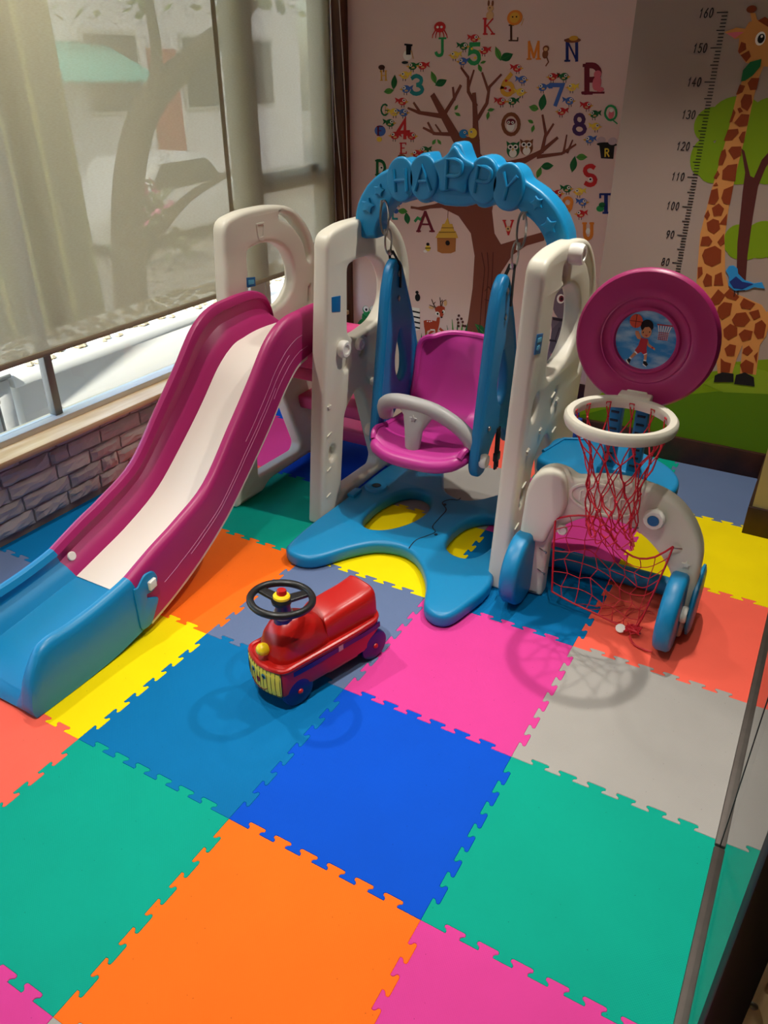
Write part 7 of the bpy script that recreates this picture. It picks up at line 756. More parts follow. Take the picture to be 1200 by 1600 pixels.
# hangers: snap hook on the arch, shackle, webbing down to the arm
def link_ring(c, w, h, r, ax):
    c = Vector(c); pts = []
    for k in range(20):
        a = 2*pi*k/20; x = math.cos(a)*w; z = math.sin(a)*h
        z = z if abs(z) < h*.99 else z
        pts.append(c+Vector((x*ax[0], x*ax[1], z)))
    return tube(pts, r, 6, closed=True)
for (x, x2, y2) in ((-.905, -.875, 1.47), (-.43, -.468, 1.43)):
    ys = 1.448
    hx = lambda t: x+(x2-x)*t
    link('snap_hook', joinm([link_ring((hx(.2), ys-.008, 1.020), .0135, .050, .0035, (.9, .4)), tube([(x-.004, ys+.012, 1.067), (x-.006, ys-.006, 1.068), (x-.004, ys-.012, 1.05)], .004, 6), lathe([(.0065, 0), (.0065, .02)], 8, axisM((hx(.35), ys-.008, .965), (0, 0, 1)))]), steel, SW)
    link('shackle', joinm([link_ring((hx(.6), ys-.004, .948), .012, .038, .0033, (.5, .85)), lathe([(.008, 0), (.010, .006), (.008, .016)], 8, axisM((hx(.75), ys, .905), (0, 0, 1)))]), steel, SW)
    link('hanger_strap', joinm([tube([(hx(.8)-.008, ys+.005, .918), (x2-.010, y2-.012, .868), (x2-.010, y2-.006, .86)], .006, 6, flat=.6), tube([(hx(.8)+.008, ys, .918), (x2+.022, y2-.004, .87), (x2+.021, y2-.002, .80)], .007, 6, flat=.6)]), strap_m, SW)

# ------------------------------------------------------------ basketball and football goal
GO = empty('ball_goal', (0, 1.2, 0), 'small plastic goal with red net, hoop and round magenta backboard', 'ball goal')
g_out = [(-.252, .002, .01), (-.248, .13, .05), (-.235, .375, .04), (-.215, .425, .03), (-.172, .447, .03), (-.128, .440, .025), (-.105, .425, .02), (-.02, .452, .06), (.075, .455, .06), (.16, .438, .05), (.222, .385, .05), (.266, .305, .05), (.270, .17, .05), (.258, .002, .01), (.212, .002, .01), (.219, .10, .05), (.212, .16, .05), (.190, .222, .05), (.128, .287, .05), (.068, .322, .05), (-.014, .330, .05), (-.085, .300, .05), (-.135, .25, .04), (-.158, .198, .04), (-.160, .002, .01)]
gf = link('goal_frame', plate([fillet(g_out, .03, 4)], .055, .014, XZ(1.150), 3), white_pl, GO, label='cream arch of the goal')
link('goal_shoulder', plate([fillet([(-.245, .20, .03), (-.236, .372, .04), (-.215, .425, .03), (-.172, .449, .03), (-.130, .442, .02), (-.118, .40, .03), (-.112, .33, .04), (-.15, .26, .04), (-.165, .20, .02)], .02, 4)], .05, .014, XZ(1.128), 3), white_pl, gf)
emb = plate([ell(-.015, .385, .100, .050, 30), ell(-.015, .385, .090, .041, 30)], .006, .002, XZ(1.1215))
link('moulded_badge', emb, white_pl, gf, label='oval moulded badge')
for k, cx in enumerate((-.072, -.045, -.015, .012, .04)):
    link('moulded_squiggle', tube([(p[0], 1.122, p[1]) for p in smooth_loop([(cx-.008, .368), (cx-.010, .395), (cx, .402), (cx+.010, .39), (cx+.002, .378), (cx+.011, .365)], 3, False)], .0028, 6), white_pl, gf)
links('moulded_dot', [plate([ell(-.055+.03*k, .352, .009, .006, 10)], .006, .002, XZ(1.122)) for k in range(4)], white_pl, gf)
links('relief', [plate([star(x, z, r)], .006, .002, XZ(1.122)) for x, z, r in ((-.217, .16, .017), (-.20, .235, .010), (.232, .25, .014), (.232, .20, .016))], white_pl, gf)
kb = link('bolt_head', knob((.128, 1.122, .372), (0, -1, 0), .030, .026), knob_pl, gf)
link('bolt_centre', lathe([(.015, 0), (.015, .002)], 14, axisM((.128, 1.0965, .372), (0, -1, 0))), sticker_b, kb)
link('bolt_head', knob((-.118, 1.122, .262), (0, -1, 0), .016, .014), knob_pl, gf)
links('net_hook', [tube(smooth_loop([(x, 1.124, z), (x+s*.012, 1.112, z+.004), (x+s*.026, 1.112, z), (x+s*.024, 1.114, z-.007)], 3, False), .0022, 5) for x, z, s in ((-.165, .292, 1), (-.182, .175, 1), (-.18, .10, 1), (.212, .295, -1), (.236, .18, -1), (.225, .06, -1), (.09, .325, -1))], steel, gf)
def wheel(x0, x1, yc, r, zc):
    n = 40; pr = [(r*.55, 0), (r*.86, .001), (r*.95, .004), (r, .012), (r, (x1-x0)-.012), (r*.95, (x1-x0)-.004), (r*.86, (x1-x0)-.001), (r*.55, (x1-x0))]
    return lathe(pr, n, axisM((x0, yc, zc), (1, 0, 0)))
for x0, x1, sx in ((-.252, -.196, -1), (.198, .250, 1)):
    w = link('wheel', wheel(x0, x1, 1.085, .115, .1155), blue_pl, GO)
    link('wheel_bolt', knob((x0 if sx < 0 else x1, 1.085, .1155), (sx, 0, 0), .024, .016), knob_pl, w)
link('outer_wheel', wheel(.262, .280, 1.19, .105, .106), blue_pl, GO)
# blue floor bar and desk behind
link('floor_bar', joinm([tube(smooth_loop([(-.232, 1.18, .032), (-.225, 1.27, .032), (-.19, 1.31, .032), (-.10, 1.32, .032), (.08, 1.33, .032), (.19, 1.325, .032), (.235, 1.28, .032), (.24, 1.18, .032)], 5, False), .031, 12, flat=.95)]), blue_pl, GO)
desk = link('tray_table', plate([fillet([(-.266, 1.26, .02), (-.10, 1.185, .02), (.04, 1.18, .02), (.10, 1.185, .03), (.150, 1.24, .06), (.152, 1.33, .07), (.10, 1.41, .06), (.02, 1.46, .05), (-.09, 1.51, .03), (-.266, 1.44, .03)], .03, 5)], .05, .014, XY(.376), 3), blue_pl, GO)
link('table_rim', tube([(-.26, 1.31, .402), (-.235, 1.43, .402), (-.10, 1.50, .402), (.0, 1.455, .402)], .006, 6), blue_pl, desk)
link('post_socket', box(-.075, .065, 1.225, 1.285, .398, .435, .012), blue_pl, desk)
for x in (-.046, .026):
    p = link('post', box(x-.018, x+.018, 1.236, 1.272, .40, .72, .005), blue_side, GO)
    links('post_ridge', [box(x-.011, x+.011, 1.233, 1.238, z, z+.006, .001) for z in (.45, .475, .50, .525, .55, .575, .60)], dark_edge, p)
# backboard
R_ = .2
BS = .917
prf = [(0.001, .0), (.082, .0), (.086, .003), (.088, .008), (.094, .008), (.099, .003), (.112, .002), (.120, .006), (.122, .0085), (.126, .0075), (.130, .010), (.150, .010), (.180, .008), (.192, .010), (.199, .004), (.2005, -.006), (.194, -.014), (.18, -.014), (.001, -.012)]
BBM = axisM((.004, 1.228, .815), (0, -1, 0))
bbd = link('backboard', lathe([(r*BS, z) for r, z in prf], 64, BBM, False, False), pink_pl, GO)
lb = link('backboard_sticker', lathe([(.079, 0), (.079, .0008)], 40, axisM((.004, 1.2275, .815), (0, -1, 0))), None, bbd, label='round sticker of a boy throwing a ball')
skm = bpy.data.materials.new('sticker_sky'); t = nodes(skm); N = t.nodes; L = t.links
out = N.new('ShaderNodeOutputMaterial'); b = N.new('ShaderNodeBsdfPrincipled'); b.inputs['Roughness'].default_value = .35
tc = N.new('ShaderNodeTexCoord'); mp = N.new('ShaderNodeMapping'); mp.inputs['Scale'].default_value = (9, 9, 22); n_ = N.new('ShaderNodeTexNoise'); n_.inputs['Scale'].default_value = 1.6; n_.inputs['Detail'].default_value = 5
r = N.new('ShaderNodeValToRGB'); r.color_ramp.elements[0].color = srgb(30, 128, 190); r.color_ramp.elements[1].color = srgb(170, 200, 216); r.color_ramp.elements[0].position = .45; r.color_ramp.elements[1].position = .72
L.new(tc.outputs['Object'], mp.inputs[0]); L.new(mp.outputs[0], n_.inputs['Vector']); L.new(n_.outputs['Fac'], r.inputs[0]); L.new(r.outputs[0], b.inputs['Base Color']); L.new(b.outputs[0], out.inputs[0])
lb.data.materials.append(skm)
skin = mat('print_skin', srgb(196, 128, 80), .5); redp = mat('print_jersey', srgb(176, 20, 32), .5); blk = MC['black']; wht = MC['white']; orp = mat('print_ball', srgb(206, 66, 28), .5)
def bp2(x, z): return (.004+(x-565)/1200*.217, .815-(z-600)/1200*.222)
def flat_print(items):
    vs, fs, mi, mats = [], [], [], []
    for m_, layer, pts in items:
        if m_ not in mats: mats.append(m_)
        k = len(vs); n = len(pts); y = 1.2275-.0010-.0003*layer
        A = sum(pts[i-1][0]*pts[i][1]-pts[i][0]*pts[i-1][1] for i in range(n))
        if A < 0: pts = pts[::-1]
        vs += [(p[0], y, p[1]) for p in pts]; fs.append(tuple(range(k, k+n))); mi.append(mats.index(m_))
    me = mesh(vs, fs); me.polygons.foreach_set('material_index', mi)
    bm = bmesh.new(); bm.from_mesh(me); bmesh.ops.triangulate(bm, faces=[f for f in bm.faces if len(f.verts) > 4]); bm.to_mesh(me); bm.free()
    return me, mats
Q = lambda pts: [bp2(x, z) for x, z in pts]
E_ = lambda cx, cz, rx, rz=None, n=18: [bp2(cx+rx*math.cos(2*pi*k/n), cz+(rz or rx)*math.sin(2*pi*k/n)) for k in range(n)]
items = [(skin, 2, Q([(405, 480), (450, 480), (500, 560), (510, 600), (450, 590), (410, 530)])), (blk, 3, E_(555, 395, 88, 92)), (skin, 4, E_(560, 480, 72, 82)), (blk, 5, Q([(490, 430), (530, 350), (610, 360), (648, 400), (640, 430), (590, 400), (530, 415), (500, 470)])), (blk, 6, E_(518, 488, 8, 13)), (blk, 6, E_(606, 470, 8, 13)), (redp, 6, Q([(540, 520), (590, 515), (575, 540)])), (orp, 3, E_(395, 345, 92, 98)), (blk, 4, Q([(390, 250), (398, 250), (398, 442), (390, 442)])), (blk, 4, Q([(304, 345), (488, 345), (488, 352), (304, 352)])),
         (redp, 3, Q([(498, 570), (600, 575), (600, 700), (615, 770), (570, 800), (530, 770), (490, 800), (440, 760), (480, 680)])), (wht, 2, Q([(440, 762), (490, 800), (480, 812), (440, 790)])), (wht, 2, Q([(570, 800), (620, 770), (622, 785), (575, 812)])), (skin, 1, Q([(440, 780), (485, 800), (420, 880), (385, 865)])), (skin, 1, Q([(580, 800), (622, 785), (625, 880), (590, 880)])), (wht, 2, Q([(385, 860), (415, 880), (408, 900), (375, 885)])), (wht, 2, Q([(586, 872), (624, 872), (626, 895), (586, 895)])), (blk, 3, Q([(370, 885), (408, 900), (395, 965), (350, 930)])), (blk, 3, Q([(584, 893), (626, 893), (660, 935), (640, 965), (590, 935)])), (wht, 4, Q([(340, 905), (395, 965), (380, 972), (340, 930)])), (wht, 4, Q([(585, 930), (640, 965), (640, 975), (585, 948)])),
         (skin, 2, Q([(598, 580), (625, 640), (720, 690), (720, 720), (690, 705), (620, 680), (598, 650)])), (redp, 3, Q([(672, 670), (698, 680), (690, 705), (665, 695)])), (redp, 2, Q([(690, 345), (930, 340), (930, 356), (690, 362)]))]
for k in range(6): items.append((wht, 2, Q([(700+36*k, 362), (716+36*k, 362), (736+26*k, 450), (726+26*k, 450)])))
for k in range(5): items.append((redp, 2, Q([(728, 455+24*k), (868, 450+24*k), (868, 460+24*k), (728, 465+24*k)])))
for k in range(6): items.append((wht, 1, Q([(728+26*k, 455), (736+26*k, 455), (736+26*k, 565), (728+26*k, 565)])))
me, mts = flat_print(items)
link('print', me, mts, lb, smooth=False)
# hoop
HC = Vector((.007, 1.062, .655))
hp = []
ringp = [(.116, -.004), (.119, -.015), (.128, -.018), (.138, -.016), (.142, -.005), (.141, .007), (.135, .014), (.127, .015), (.119, .012), (.116, .004)]
vs = []; fs = []; n = 64; m_ = len(ringp)
for k in range(n):
    a = 2*pi*k/n
    for r_, z_ in ringp: vs.append((HC.x+r_*math.cos(a), HC.y+r_*math.sin(a), HC.z+z_))
for k in range(n):
    for q in range(m_): fs.append((k*m_+q, ((k+1) % n)*m_+q, ((k+1) % n)*m_+(q+1) % m_, k*m_+(q+1) % m_))
hoop = link('hoop', fixn(mesh(vs, fs)), white_pl, GO, label='cream hoop ring')
link('hoop_bracket', joinm([box(-.036, .050, 1.185, 1.222, .652, .676, .005), box(-.02, .034, 1.214, 1.236, .63, .68, .003)]), white_pl, hoop)
# hoop net: knotted diamonds narrowing downwards
rnd = random.Random(3)
NC = 12; rowsn = [(0, .119, 0), (-.04, .110, 0), (-.095, .094, .5), (-.150, .082, 0), (-.200, .074, .5), (-.248, .068, 0), (-.288, .062, .5), (-.318, .060, 0)]
grid = []
for ri, (dz, rr, off) in enumerate(rowsn):
    ring = []
    for k in range(NC):
        a = 2*pi*(k+off)/NC+rnd.uniform(-.10, .10)*(ri > 0); r2 = rr*(1+rnd.uniform(-.13, .10)*(ri > 1))
        ring.append(Vector((HC.x+.026*ri/7+r2*math.cos(a), HC.y-.018*ri/7+r2*.72*math.sin(a) if ri > 1 else HC.y+r2*math.sin(a), HC.z+dz+rnd.uniform(-.008, .008)*(ri > 0))))
    grid.append(ring)
ms = []
def cord(a, b, r=.0019, sag=0):
    a = Vector(a); b = Vector(b); mid = (a+b)/2+Vector((rnd.uniform(-1, 1), rnd.uniform(-1, 1), -1))*sag
    return tube(smooth_loop([a, mid, b], 2, False), r, 5, caps=False)
for k in range(NC):
    ms += [cord(grid[0][k]+Vector((.006, 0, -.004)), grid[1][k]), cord(grid[0][k]-Vector((.006, 0, .004)), grid[1][k])]
    a = math.atan2(grid[0][k].y-HC.y, grid[0][k].x-HC.x)
    ms.append(tube([HC+Vector((math.cos(a+d)*r_, math.sin(a+d)*r_, z_)) for d, r_, z_ in ((-.05, .119, -.008), (-.05, .115, .002), (.05, .115, .002), (.05, .119, -.008))], .002, 5))
    for ri in range(1, len(grid)-1):
        off = rowsn[ri+1][2]-rowsn[ri][2]
        k2 = k if off > 0 else k; k3 = (k-1) % NC if off > 0 else (k+1) % NC
        for kk in (k2, k3): ms.append(cord(grid[ri][k], grid[ri+1][kk], sag=.006))
    for ri in range(1, len(grid)): ms.append(lathe([(.0005, -.004), (.0035, -.002), (.0035, .002), (.0005, .004)], 6, Matrix.Translation(grid[ri][k])))
    p = grid[-1][k]; ms.append(tube(smooth_loop([p, p+Vector((.004, -.004, -.018)), p+Vector((.012, -.004, -.020)), grid[-1][(k+1) % NC]], 2, False), .0016, 5, caps=False))
link('hoop_net', joinm(ms), red_cord, hoop, label='red knotted cord net')
# goal net: loose mesh hung across the mouth, bottom gathered on the floor
ms = []
nx, nz = 8, 7
NT = [(-.140, .296), (-.10, .318), (-.05, .332), (-.01, .330), (.037, .270), (.075, .247), (.110, .240), (.150, .258), (.190, .304)]
NB = [(-.118, .060), (-.085, .050), (-.045, .040), (-.01, .034), (.03, .027), (.07, .018), (.105, .012), (.135, .012), (.150, .055)]
def gpt(i, j):
    v = j/nz; a = NT[i]; b = NB[i]; y = 1.108-.02*v+.035*math.sin(pi*i/nx)*math.sin(pi*v)
    e = 0 < i < nx and 0 < j < nz
    return Vector((a[0]+(b[0]-a[0])*v**1.1+(.008*math.sin(5*i+3*j) if e else 0), y, a[1]+(b[1]-a[1])*v+(.007*math.sin(4*i-2*j) if e else 0)))
for j in range(nz+1):
    pts = [gpt(i, j) for i in range(nx+1)]
    ms.append(tube(smooth_loop(pts, 2, False), .0030 if j in (0, nz) else .0013, 5, caps=False))
for i in range(nx+1):
    pts = [gpt(i, j) for j in range(nz+1)]
    ms.append(tube(smooth_loop(pts, 2, False), .0030 if i in (0, nx) else .0013, 5, caps=False))
bun = [Vector((.135+.022*math.cos(k*1.9), 1.075+.02*math.sin(k*2.3), .017+.012*abs(math.sin(k*1.3)))) for k in range(26)]
ms.append(tube(smooth_loop(bun, 3, False), .0024, 5, caps=False))
ms.append(tube(smooth_loop([(.13, 1.06, .009), (.15, 1.03, .007), (.185, 1.02, .007), (.205, 1.02, .008)], 4, False), .0026, 5))
for k in range(5): ms.append(tube(smooth_loop([gpt(k+2, nz), gpt(k+2, nz)+Vector((.02, .04, -.02)), Vector((.02+.03*k, 1.16+.01*k, .008)), Vector((.05+.03*k, 1.20, .008))], 3, False), .0012, 5, caps=False))
link('goal_net', joinm(ms), red_cord, GO, label='red mesh net')
link('net_tag', lathe([(.0005, 0), (.013, .001), (.0145, .003), (.013, .005), (.0005, .006)], 16, Matrix.Translation((.100, 1.075, .012))@Matrix.Rotation(.5, 4, 'X')), knob_pl, GO, label='small white disc clip')

# ------------------------------------------------------------ ride-on car (local frame: x = to its left, y = forward)
ang = math.atan2(-.957, -.29)-pi/2
CA = empty('ride_on_car', (-.54-.957*.072+.29*.13, .369+.29*.072+.957*.13, 0), 'red toddler ride-on car with black steering wheel and yellow smiling front', 'ride-on toy', rz=ang)
CA['_o'] = [0, 0, 0]
car_red = mat('car_red_plastic', srgb(172, 20, 14), .33, bump=.03, bscale=150)
car_blue = mat('car_navy_plastic', srgb(20, 16, 92), .35); car_yel = mat('car_yellow_plastic', srgb(240, 206, 24), .35); car_blk = mat('car_black_plastic', srgb(22, 22, 22), .38)
# in this frame forward +y spans -.18 (rear) .. +.18 (front)
def fwd(s): return .13-s        # measured distance behind the front axle -> local y
def front(x): return fwd(-.070)-.022*(x/.075)**2
hull = [(-.072, fwd(.285), .03), (-.077, fwd(.20), .05), (-.075, fwd(.02), .04), (-.075, front(.075), .016), (-.035, front(.035), .01), (0, front(0), .01), (.035, front(.035), .01), (.075, front(.075), .016), (.075, fwd(.02), .04), (.077, fwd(.20), .05), (.072, fwd(.285), .03), (0, fwd(.31), .05)]
hl = fillet(hull, .02, 5)
link('chassis', plate([hl], .086, .012, XY(.0885), 3), car_red, CA, local=True)
def arched(y0, y1): pass
def super_rows(spec):
    rows = []
    for s, w, z0, z1, p in spec:
        row = []
        for k in range(25):
            a = pi*k/24; c, sn = math.cos(a), math.sin(a)
            row.append((w*math.copysign(abs(c)**(2/p), c), fwd(s), z0+(z1-z0)*abs(sn)**(2/p)))
        rows.append(row)
    return rows
bonnet = super_rows([(-.044, .008, .115, .125, 2), (-.041, .030, .11, .155, 2.2), (-.032, .046, .11, .186, 2.3), (-.018, .056, .11, .212, 2.3), (0, .060, .11, .229, 2.3), (.02, .062, .11, .236, 2.3), (.045, .062, .11, .234, 2.3), (.07, .062, .11, .226, 2.4), (.10, .060, .11, .208, 2.5), (.125, .057, .11, .188, 2.5), (.15, .05, .11, .17, 2.5)])
link('bonnet', grid_mesh(bonnet), car_red, CA, local=True)
seatr = super_rows([(.100, .03, .11, .14, 4), (.106, .048, .11, .175, 4), (.113, .056, .11, .195, 5), (.13, .059, .11, .204, 5), (.18, .060, .11, .208, 5), (.24, .060, .11, .211, 5), (.268, .060, .11, .216, 5), (.278, .058, .11, .220, 5), (.285, .055, .11, .216, 5), (.290, .050, .11, .19, 4), (.293, .045, .11, .14, 4), (.294, .04, .11, .115, 4)])
link('saddle', grid_mesh(seatr), car_red, CA, local=True)
link('skirt', plate([fillet([(-.068, fwd(.10)), (-.068, fwd(.21)), (.068, fwd(.21)), (.068, fwd(.10))], .01)], .05, .008, XY(.060)), car_red, CA, local=True)
rimp = [(x*1.01, y*1.004) for x, y in hl]
link('rim', tube([(x*.965, y*.982, .1305) for x, y in hl], .007, 8, closed=True), car_red, CA, local=True)
for sx in (-1, 1):
    def ribbon(s0, s1, z0, z1, off):
        n = 14; rows = []
        for k in range(n+1):
            s_ = s0+(s1-s0)*k/n
            w = .0757 if .03 < s_ < .2 else (.0757-.004*((.03-s_)/.07)**1.5 if s_ <= .03 else .0765-.006*((s_-.2)/.09)**2)
            rows.append([(sx*(w+off), fwd(s_), z0), (sx*(w+off), fwd(s_), z1), (sx*(w-.003), fwd(s_), z1), (sx*(w-.003), fwd(s_), z0)])
        return grid_mesh(rows, True, True)
    for s0, s1 in ((-.018, .130), (.146, .282)): st = link('side_stripe', ribbon(s0, s1, .102, .117, .0015), car_blue, CA, local=True)
    link('stripe_tag', ribbon(.130, .146, .101, .118, .0012), mat('tag_print', srgb(220, 180, 160), .5), CA, local=True)
    for s in (.0, .262):
        xw = sx*.062
        wmesh = lathe([(.010, -.014), (.038, -.013), (.044, -.010), (.046, -.004), (.046, .004), (.044, .010), (.038, .013), (.030, .011), (.012, .011)], 28, axisM((xw, fwd(s), .0465), (1, 0, 0)))
        w = link('wheel', wmesh, car_blue, CA, local=True)
        link('hub_cap', lathe([(.008, 0), (.008, .004), (.005, .008), (.001, .009)], 12, axisM((xw+sx*.011, fwd(s), .0465), (sx, 0, 0))), car_red, w, local=True)
links('axle', [tube([(-.06, fwd(s), .0465), (.06, fwd(s), .0465)], .006, 8) for s in (0, .262)], steel, CA, local=True)
# steering
SX, SY, SZ = .000, fwd(.016), .288
link('steering_column', lathe([(.026, 0), (.024, .012), (.020, .03), (.018, .065)], 20, Matrix.Translation((SX, SY-.002, .222))), car_blue, CA, local=True)
link('column_collar', lathe([(.024, 0), (.026, .004), (.025, .012), (.020, .014)], 20, Matrix.Translation((SX, SY-.002, .236))), grey_pl, CA, local=True)
TM = Matrix.Translation((SX, SY, SZ))@Matrix.Rotation(.10, 4, 'X')
swm = [tube([Vector((.077*math.cos(2*pi*k/40), .077*math.sin(2*pi*k/40), 0)) for k in range(40)], .0095, 10, closed=True)]
for a in (pi*1.5+.82-.95, pi*1.5+.82+.95):
    p = plate([fillet([(.014, -.017), (.072, -.016), (.072, .010), (.014, .014)], .004)], .009, .003, Matrix.Rotation(a, 4, 'Z')@Matrix.Translation((0, 0, -.004)))
    swm.append(p)
swm.append(lathe([(.024, -.012), (.026, -.004), (.022, .004)], 20))
sw_me = joinm(swm); sw_me.transform(TM)
sw_ = link('steering_wheel', sw_me, car_blk, CA, local=True)
hm = lathe([(.021, -.002), (.0215, .002), (.0215, .010), (.018, .014), (.010, .015)], 24); hm.transform(TM)
link('hub', hm, car_yel, sw_, local=True)
hb = lathe([(.0125, .010), (.0125, .024), (.011, .027), (.001, .028)], 18); hb.transform(TM)
link('horn_button', hb, car_red, sw_, local=True)
# nose and smiling grille
link('nose_lamp', lathe([(.016, 0), (.017, .010), (.015, .018), (.010, .024), (.001, .027)], 18, axisM((.006, fwd(-.040), .158), (0, .9, .42))), car_yel, CA, local=True)
NG = 16; rows = []
def facex(u, v, off=.0):
    x = .098*u; y = front(x)+off-.004*max(0, (v-.82)/.18)**2-.004*max(0, (.15-v)/.15)**2
    return (x, y, .049+.079*v)
fm = []
for j in range(7):
    v = j/6; row = []
    for i in range(NG+1):
        u = (i/NG-.5)*1.42; inset = .12*max(0, abs(v-.5)*2-.75)/.25
        row.append(facex(u*(1-inset*.5), v, .002))
    rows.append(row)
grl = link('grille_sticker', grid_mesh(rows), mat('grille_yellow', srgb(232, 208, 60), .45), CA, local=True, label='yellow striped sticker with a smiling face')
gl_ = [tube([facex((k/11-.5)*1.36, v, .0026) for v in (.04, .35, .65, .96)], .0008, 4) for k in range(12)]
gl_.append(tube([facex(u, v, .0026) for u, v in [(-.71, .06), (-.71, .94), (-.35, .99), (0, 1.0), (.35, .99), (.71, .94), (.71, .06), (.35, .01), (0, 0), (-.35, .01)]], .0013, 4, closed=True))
link('grille_lines', joinm(gl_), car_blk, grl, local=True)
def fdisc(u, v, r, off):
    c = Vector(facex(u, v, off)); return lathe([(r, 0), (r, .0006)], 14, axisM(c, Vector((math.sin(u*.5), math.cos(u*.5), 0))))
link('eyes', joinm([fdisc(.22, .70, .0075, .003), fdisc(-.22, .70, .0075, .003)]), mat('print_eye', srgb(60, 130, 150), .4), grl, local=True)
link('pupils', joinm([fdisc(.22, .69, .0042, .0038), fdisc(-.22, .69, .0042, .0038)]), MC['black'], grl, local=True)
link('mouth', joinm([tube([facex(u, v, .003) for u, v in [(-.32, .26), (-.2, .14), (0, .09), (.2, .14), (.32, .26)]], .001, 4), fdisc(.0, .45, .008, .003)]), MC['maroon'], grl, local=True)

# ------------------------------------------------------------ glass partition on the right
gglass = thin_glass('partition_glass', (.90, .97, .95, 1), ior=1.52)
gedge = mat('glass_edge', srgb(30, 110, 100), .2)
GP = empty('glass_partition', (XR+.002, 1.0, 0), 'clear glass partition on a metal floor channel along the right side of the mat', 'glass partition')
link('glass_panel', box(XR-.003, XR+.007, .462, 1.86, .006, 2.2), gglass, GP, smooth=False)
link('floor_channel', box(XR-.014, XR+.012, .455, 1.86, -.013, .008, .003), mat('channel_metal', srgb(84, 76, 70), .5, metal=.5, vary=.4, vscale=40), GP)
link('edge_seal', box(XR-.004, XR+.008, .452, .462, .0, 2.2), mat('black_seal', srgb(22, 22, 24), .5), GP, smooth=False)
GD = empty('glass_door', (XR+.002, .1, 0), 'clear glass door leaf with a black frame post at the lower right', 'glass door')
link('glass_panel', box(XR-.003, XR+.007, -.155, .449, .010, 2.2), gglass, GD, smooth=False)
link('glass_edge', box(XR-.0035, XR+.0075, -.163, -.155, .010, 2.2), gedge, GD, smooth=False)
link('floor_channel', box(XR-.014, XR+.012, -.17, .449, -.013, .008, .003), mat('channel_metal', (0, 0, 0, 1)), GD)
link('door_post', box(XR-.006, XR+.030, -.215, -.164, 0, 2.2, .003), mat('black_metal', srgb(14, 13, 13), .6, spec=.15), GD)
JB = empty('wooden_jamb', (.58, -.12, 0), 'pale wooden strip with a bolt and a dark hole at the bottom right corner', 'wood panel')
bd = link('board', plate([[(.519, 0), (.75, 0), (.75, 2.2), (.519, 2.2)], ell(.541, .437, .0075, .017, 20)], .03, .002, XZ(-.105)), wood('pale_wood', srgb(200, 160, 112), srgb(232, 196, 148), .5, (10, 10, 1)), JB)
link('bolt_head', lathe([(.0065, 0), (.0065, .002), (.004, .004), (.001, .004)], 14, axisM((.528, -.120, .390), (0, -1, 0))), steel, JB)
link('hole_backing', box(.525, .557, -.098, -.088, .40, .475), mat('dark_hole', (0, 0, 0, 1)), JB, smooth=False)

# ------------------------------------------------------------ small printed box by the wall, behind the goal
bx = empty('toy_box', (-.43, 2.26, -.0), 'small blue and purple printed box on the mat behind the goal', 'box')
link('carton', box(-.49, -.405, 2.22, 2.31, .001, .12, .004), mat('box_blue', srgb(40, 64, 170), .4), bx)
link('print', joinm([plate([ell(-.447, .06, .028, .04, 16)], .002, .0004, XZ(2.2195)), plate([star(-.430, .095, .018)], .002, .0004, XZ(2.2195))]), mat('box_pink', srgb(200, 60, 160), .4), bx)

# ------------------------------------------------------------ outside the window
ext = struct(link('ground_outside', box(-30, -2.05, -14, 30, -.15, -.05), mat('pavement', srgb(176, 170, 160), .9, vary=.2, vscale=1.2), None, smooth=False)); ext.name = 'pavement'
whp = mat('whitewash', srgb(236, 232, 222), .8, vary=.12, vscale=6)
PB = empty('planter_wall', (-2.55, 2.0, -.05), 'low whitewashed planter wall in the sun just outside the window', 'planter')
link('wall_block', joinm([box(-2.75, -2.42, 1.06, 6.0, -.05, .30, .006), box(-2.78, -2.39, 1.03, 6.0, .30, .36, .008)]), whp, PB)
soil = []
rnd = random.Random(11)
for k in range(420):
    x = -2.74+.33*rnd.random(); y = 1.1+3.6*rnd.random(); r_ = rnd.uniform(.010, .032)
    soil.append(lathe([(r_*.4, 0), (r_, r_*.4), (r_*.5, r_*.9)], 5, Matrix.Translation((x, y, .358))@Matrix.Rotation(rnd.random()*6, 4, 'Z')))
dl = link('dry_leaf', joinm(soil), mat('dry_leaves', srgb(176, 160, 128), .9, vary=.5, vscale=30), PB, smooth=False); dl.name = 'dry_leaves'; dl['kind'] = 'stuff'
SPo = empty('stone_post', (-2.45, .93, -.05), 'grooved white stone post outside at the left end of the planter', 'post')
link('shaft', joinm([box(-2.52, -2.39, .86, .935, -.05, .36, .006), box(-2.52, -2.39, .945, 1.01, -.05, .35, .006)]), mat('pale_stone', srgb(206, 202, 194), .8, vary=.3, vscale=9, bump=.6, bscale=30), SPo)
link('cap', box(-2.53, -2.38, .85, 1.02, .355, .375, .005), mat('grey_stone', srgb(170, 168, 160), .85, vary=.3), SPo)
